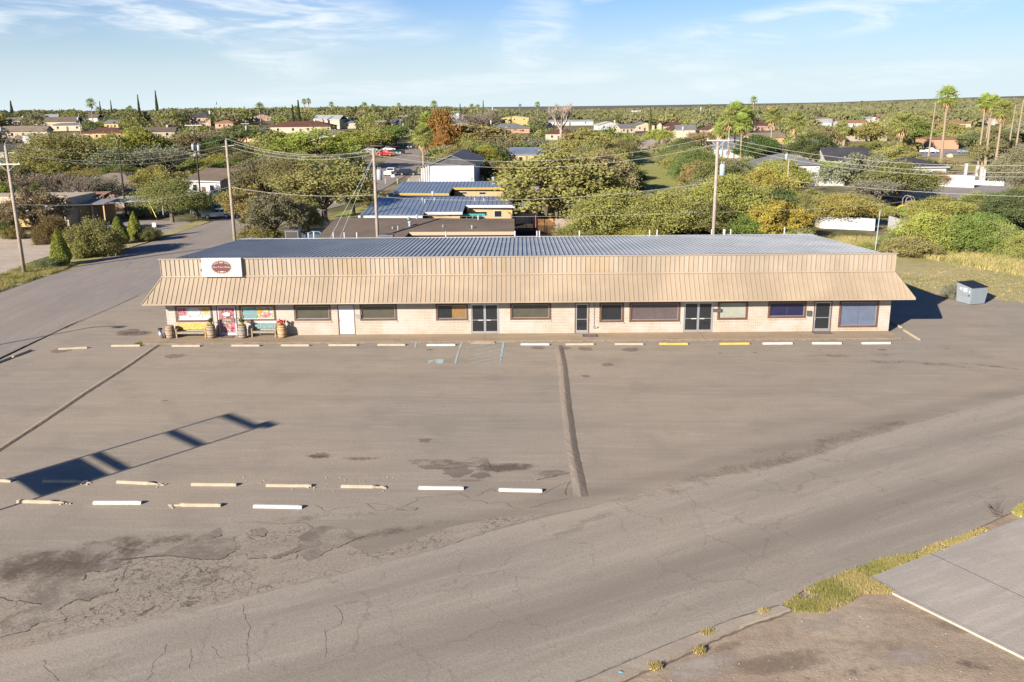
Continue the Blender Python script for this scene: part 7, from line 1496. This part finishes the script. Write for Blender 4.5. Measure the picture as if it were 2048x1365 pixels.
# everything beyond: one mass of woodland
pc_, pn_, ps_, pv_, pt_ = [], [], [], [], []
protoP = {}
for k in ('mesqf', 'oakf', 'bushf'):
    for i, (me, *_q) in enumerate(PROTO[k]):
        n = len(me.polygons); co = np.empty(len(me.vertices)*3, np.float32); me.vertices.foreach_get('co', co); co = co.reshape(-1, 4, 3).mean(1); protoP[(k, i)] = (co, _q[1], _q[2])
ext = []
for _ in range(9000):
    d = math.sqrt(rg.uniform(900**2, 2000**2)); ang = rg.uniform(-.60, .60); r = rg.uniform(7, 14)
    x, y = CX+d*math.sin(ang), CY+d*math.cos(ang)
    if near_ok(x, y, r*1.25): addg(x, y, r*1.25); ext.append((0, x, y, terr(x, y), r, rg.uniform(4, 7.5), 'oak', 0, 0, d))
for c in far_c+ext:
    _, x, y, z, r, h, kind, px, pt, d = c; k = {'mesq': 'mesqf', 'oak': 'oakf', 'bare': 'mesqf', 'bush': 'bushf'}[kind]; co, w0, h0 = protoP[(k, rg.randrange(3))]
    n = 900 if d < 300 else (650 if d < 420 else (330 if d < 650 else (170 if d < 900 else 45))); idx = RNG.choice(len(co), n); a = rg.uniform(0, 6.28); s = 2*r/w0; q = co[idx]*np.array([s, s, h/h0]); ca, sa_ = math.cos(a), math.sin(a); q = np.stack([q[:, 0]*ca-q[:, 1]*sa_+x, q[:, 0]*sa_+q[:, 1]*ca+y, q[:, 2]+z], 1)
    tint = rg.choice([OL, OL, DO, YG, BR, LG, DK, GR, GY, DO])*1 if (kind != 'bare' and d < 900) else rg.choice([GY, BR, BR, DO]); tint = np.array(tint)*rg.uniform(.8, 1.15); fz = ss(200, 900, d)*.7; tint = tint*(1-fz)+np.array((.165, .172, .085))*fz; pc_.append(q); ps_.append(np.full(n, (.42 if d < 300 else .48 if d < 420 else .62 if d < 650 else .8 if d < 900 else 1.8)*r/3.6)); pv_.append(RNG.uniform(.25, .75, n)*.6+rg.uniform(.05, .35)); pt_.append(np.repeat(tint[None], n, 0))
    cc = np.array([x, y, z+h*.35]); dn = q-cc; dn /= np.linalg.norm(dn, axis=1)[:, None]+1e-6; pn_.append(dn*.6)
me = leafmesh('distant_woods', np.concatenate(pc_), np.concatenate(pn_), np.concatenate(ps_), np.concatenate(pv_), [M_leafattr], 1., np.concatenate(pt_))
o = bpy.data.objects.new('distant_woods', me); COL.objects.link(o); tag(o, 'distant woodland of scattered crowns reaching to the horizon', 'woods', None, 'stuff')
print('TREES', len(manual), len(near_c), len(far_c), len(ext), len(me.polygons))
# small far-off houses
for i in range(34):
    d = rg.uniform(420, 1500); ang = rg.uniform(-.55, .55); x, y = CX+d*math.sin(ang), CY+d*math.cos(ang); z = terr(x, y); px, py, dep = proj((x, y, z+4))
    if abs(x+15) < 30: continue
    t = thing('distant_house', 'tiny pale house front showing among the far trees', 'house', (x, y, z), rg.uniform(-.5, .5), 'tiny houses among the far trees'); w_ = rg.uniform(9, 16); 
    MB().box(-w_/2, w_/2, 0, 8, 0, 3.4+d/400).build('wall', rg.choice([M_white, M_cream, M_offw]), t); zz = 3.4+d/400; mb = MB().slab3([(-w_/2-.5, -.5, zz), (w_/2+.5, -.5, zz), (w_/2+.5, 4, zz+2), (-w_/2-.5, 4, zz+2)], .2).slab3([(-w_/2-.5, 4, zz+2), (w_/2+.5, 4, zz+2), (w_/2+.5, 8.5, zz), (-w_/2-.5, 8.5, zz)], .2); mb.build('roof', rg.choice([SH_grey, SH_brown, SH_red, M_roofm, M_offw]), t)
# ------------------------------------------------------------------ grass tufts
def grass(name, label, poly, n, h, tint, z=0., seed=1, edge=None):
    r = np.random.default_rng(seed); P = np.array(poly); mn, mx = P.min(0), P.max(0); pts = []
    while len(pts) < n:
        x, y = r.uniform(mn[0], mx[0]), r.uniform(mn[1], mx[1])
        if in_poly(x, y, poly) and mnoise.noise((x*.9+seed, y*.9, 0))+.35*mnoise.noise((x*3.1, y*3.1, seed)) > r.uniform(-.55, .15): pts.append((x, y))
    B = np.array(pts); k = 5; B = np.repeat(B, k, 0)+r.normal(0, h*.25, (n*k, 2)); m = len(B); a = r.uniform(0, 6.283, m); ln = h*r.uniform(.5, 1.2, m); bend = r.uniform(.2, .9, m)*ln
    w = np.maximum(.012, h*.07); u = np.stack([-np.sin(a), np.cos(a), np.zeros(m)], 1)*w; b0 = np.concatenate([B, np.full((m, 1), z)], 1); tp = b0+np.stack([np.cos(a)*bend, np.sin(a)*bend, ln], 1)
    V = np.stack([b0-u, b0+u, tp], 1).reshape(-1, 3); me = bpy.data.meshes.new(name); me.vertices.add(len(V)); me.vertices.foreach_set('co', V.astype(np.float32).ravel()); me.loops.add(len(V)); me.loops.foreach_set('vertex_index', np.arange(len(V), dtype=np.int32)); me.polygons.add(m); me.polygons.foreach_set('loop_start', np.arange(0, len(V), 3, dtype=np.int32)); me.update(calc_edges=True)
    at_ = me.attributes.new('v', 'FLOAT', 'FACE'); at_.data.foreach_set('value', np.clip(np.repeat(r.uniform(0, 1, n), k)*.6+r.uniform(0, .4, m), 0, 1).astype(np.float32)); t3 = np.array(tint); mixs = np.clip(np.array([[.5+1.1*mnoise.noise((x*.6, y*.6, 3.+seed))] for x, y in pts])+r.uniform(-.35, .35, (n, 1)), 0, 1); mixs = np.repeat(mixs, k, 0); dry = np.array((.50, .39, .19)); c = t3*(1-mixs*.8)+dry*mixs*.8
    tt = me.attributes.new('tint', 'FLOAT_COLOR', 'FACE'); tt.data.foreach_set('color', np.concatenate([c, np.ones((m, 1))], 1).astype(np.float32).ravel()); me.materials.append(M_leafattr)
    o = bpy.data.objects.new(name, me); COL.objects.link(o); return tag(o, label, 'grass', None, 'stuff')
Z5 = lambda pts: xy([(1100+x/2.16, 960+y/2.16) for x, y in pts])
grass('verge_grass', 'shaggy yellow green grass between the road and the concrete slab', Z5([(1005, 545), (1070, 495), (1120, 465), (1270, 405), (1430, 345), (1560, 322), (1600, 330), (1500, 370), (1375, 425), (1490, 485), (1440, 492), (1345, 490), (1300, 525), (1180, 572), (1040, 566)]), 4200, .12, (.26, .26, .075), -.02, 3)
grass('verge_grass', 'thin strip of grass along the slab edge', Z5([(1590, 320), (1640, 285), (1690, 270), (1760, 250), (1800, 235), (1860, 210), (1890, 208), (1900, 222), (1800, 262), (1700, 305), (1600, 336)]), 800, .11, (.33, .29, .10), -.02, 4)
grass('verge_grass', 'grass tuft at the right edge beside the slab', Z5([(2000, 140), (2048, 115), (2120, 85), (2120, 125), (2030, 160)]), 700, .2, (.28, .30, .07), -.02, 5)
for i, q in enumerate(([(655, 660), (705, 655), (712, 668), (680, 682), (650, 675)], [(430, 800), (470, 795), (480, 815), (440, 825)], [(620, 735), (660, 730), (670, 745), (640, 755)], [(900, 575), (940, 568), (940, 578), (905, 585)])):
    grass('weed_tuft', ('yellow weed tuft growing in the curb gutter', 'weed tuft behind the lower curb', 'brown weed tuft in the dirt behind the curb', 'thin weed line at the upper curb end')[i], Z5(q), 90, .13, (.34, .28, .08), .0, 9+i)
grass('street_grass', 'shaggy grass verge beside the side street at left', xy([(-60, 604), (0, 584), (61, 562), (130, 541), (150, 530), (98, 520), (50, 533), (0, 552), (-60, 566)]), 4200, .32, (.25, .27, .08), .0, 6)
grass('field_tufts', 'tufted dry grass covering the field at right', FIELD[1:-1], 12000, .14, (.30, .28, .10), .0, 7)
grass('scrub_edge', 'tall dry weeds at the back of the grass field', xy([(1640, 505), (1780, 505), (1830, 512), (1900, 528), (2048, 552), (2100, 560), (2100, 520), (1900, 500), (1780, 480), (1640, 478)]), 5200, .55, (.29, .28, .10), .0, 8)
grass('walk_weeds', 'little green weeds along the walk edge', xy([(266, 688), (290, 684), (292, 689), (268, 692)]), 120, .12, (.15, .2, .04), .0, 12)
t = thing('dead_branch', 'dry fallen branch lying on the road near the slab', 'branch', G(2012, 1032)); mb = MB(); rr = random.Random(3)
for k in range(5): a = 2.2+k*.35; twigs(mb, Vector((0, 0, .04)), Vector((math.cos(a), math.sin(a), .12)).normalized(), .45, .012, 2, rr, .7)
mb.build('twigs', M_twig, t)
g = G(1241, 1348); o = MB().hexa([(-.06, -.03, 0), (.06, -.035, 0), (.065, .035, 0), (-.055, .03, 0), (-.04, -.02, .03), (.035, -.02, .03), (.05, .02, .02), (-.035, .02, .03)]).build('litter', mat('blue_litter', (.05, .35, .55), .5, .1)); o.location = (g.x, g.y, .062); tag(o, 'scrap of bright blue litter on the curb', 'litter')

# ------------------------------------------------------------------ sky and sun
wd = bpy.data.worlds.new('World'); scene.world = wd; wd.use_nodes = True; nt = wd.node_tree; nt.nodes.clear(); b = NB(nt)
sky = nt.nodes.new('ShaderNodeTexSky'); sky.sky_type = 'NISHITA'; sky.sun_disc = False; sky.sun_elevation = SUN_EL
sd = Vector((-SUN_AZ.x, -SUN_AZ.y, 0)); sky.sun_rotation = math.atan2(sd.x, sd.y); sky.altitude = 0; sky.air_density = SKY_AIR; sky.dust_density = SKY_DUST; sky.ozone_density = SKY_OZ
co = b.n('ShaderNodeTexCoord').outputs['Generated']; sp = b.n('ShaderNodeSeparateXYZ', Vector=co)
uu = b.math('DIVIDE', sp.outputs[0], b.math('MAXIMUM', b.math('ABSOLUTE', sp.outputs[1]), .05)); ww = b.math('MAXIMUM', sp.outputs[2], 0.)
pv = b.n('ShaderNodeCombineXYZ', X=b.math('ADD', uu, b.math('MULTIPLY', ww, 1.1)), Y=b.math('MULTIPLY', ww, 3.1), Z=sp.outputs[1]).outputs[0]
n1 = b.noise(b.mapping(pv, R(-12), (7., 13., 1)), 1., 10, .58, 1.1); n3 = b.noise(b.mapping(pv, R(14), (16., 60., 1)), 1., 6, .6, .6)
wisp = b.step(b.math('ADD', b.math('MULTIPLY', n1, .72), b.math('MULTIPLY', n3, .28)), .40, .64); cf = 0.
for u0, w0, ru, rw, tilt, k in ((-.30, .092, .20, .040, -.05, 1.), (-.27, .060, .07, .035, -.3, .75), (-.52, .085, .12, .022, .1, .7), (.012, .078, .055, .036, .3, .6), (.02, .055, .05, .02, .25, .65), (.36, .085, .26, .022, .10, .85), (.50, .11, .2, .02, .2, .8), (.15, .045, .12, .025, .05, .5), (-.10, .075, .05, .012, .1, .6), (-.1, .02, .3, .012, .05, .55), (.3, .022, .3, .014, .04, .5), (.09, .108, .03, .006, .2, .6)):
    du = b.math('SUBTRACT', uu, u0); dw = b.math('SUBTRACT', b.math('SUBTRACT', ww, w0), b.math('MULTIPLY', du, tilt)); q = b.math('ADD', b.math('POWER', b.math('ABSOLUTE', b.math('DIVIDE', du, ru)), 2.), b.math('POWER', b.math('ABSOLUTE', b.math('DIVIDE', dw, rw)), 2.))
    cf = b.math('MAXIMUM', cf, b.math('MULTIPLY', b.math('SUBTRACT', 1., b.step(q, .05, 1.25)), k))
cf = b.math('MULTIPLY', cf, b.math('ADD', .12, b.math('MULTIPLY', wisp, .88))); hz = b.math('SUBTRACT', 1., b.step(sp.outputs[2], -.02, .125))
c1 = b.mix(1., sky.outputs[0], SKY_TINT, 'MULTIPLY')
c1 = b.mix(b.step(sp.outputs[2], .12, .55), c1, b.mix(1., c1, (.34, .50, .66, 1), 'MULTIPLY'))
c1 = b.mix(b.math('MULTIPLY', hz, .97), c1, HORIZ)
c1 = b.mix(b.math('MULTIPLY', cf, .85), c1, CLOUD)
bg = b.n('ShaderNodeBackground', Color=c1, Strength=SKY_STR); out = nt.nodes.new('ShaderNodeOutputWorld'); nt.links.new(bg.outputs[0], out.inputs[0])
sun = bpy.data.lights.new('sun', 'SUN'); so = bpy.data.objects.new('sun', sun); COL.objects.link(so); sun.energy = SUN_STR; sun.angle = R(.55); sun.color = (1., .91, .80)
dl = Vector((SUN_AZ.x*math.cos(SUN_EL), SUN_AZ.y*math.cos(SUN_EL), -math.sin(SUN_EL))); so.rotation_euler = dl.to_track_quat('-Z', 'Y').to_euler()
scene.view_settings.view_transform = 'Standard'; scene.view_settings.look = 'None'; scene.view_settings.gamma = 1; scene.view_settings.exposure = EXPO
scene.render.engine = 'CYCLES'; scene.cycles.max_bounces = 5; scene.cycles.diffuse_bounces = 2; scene.cycles.transparent_max_bounces = 8
for ob in list(bpy.data.objects):
    if ob.type == 'MESH' and ob.data.users > 0 and not ob.users_collection: pass
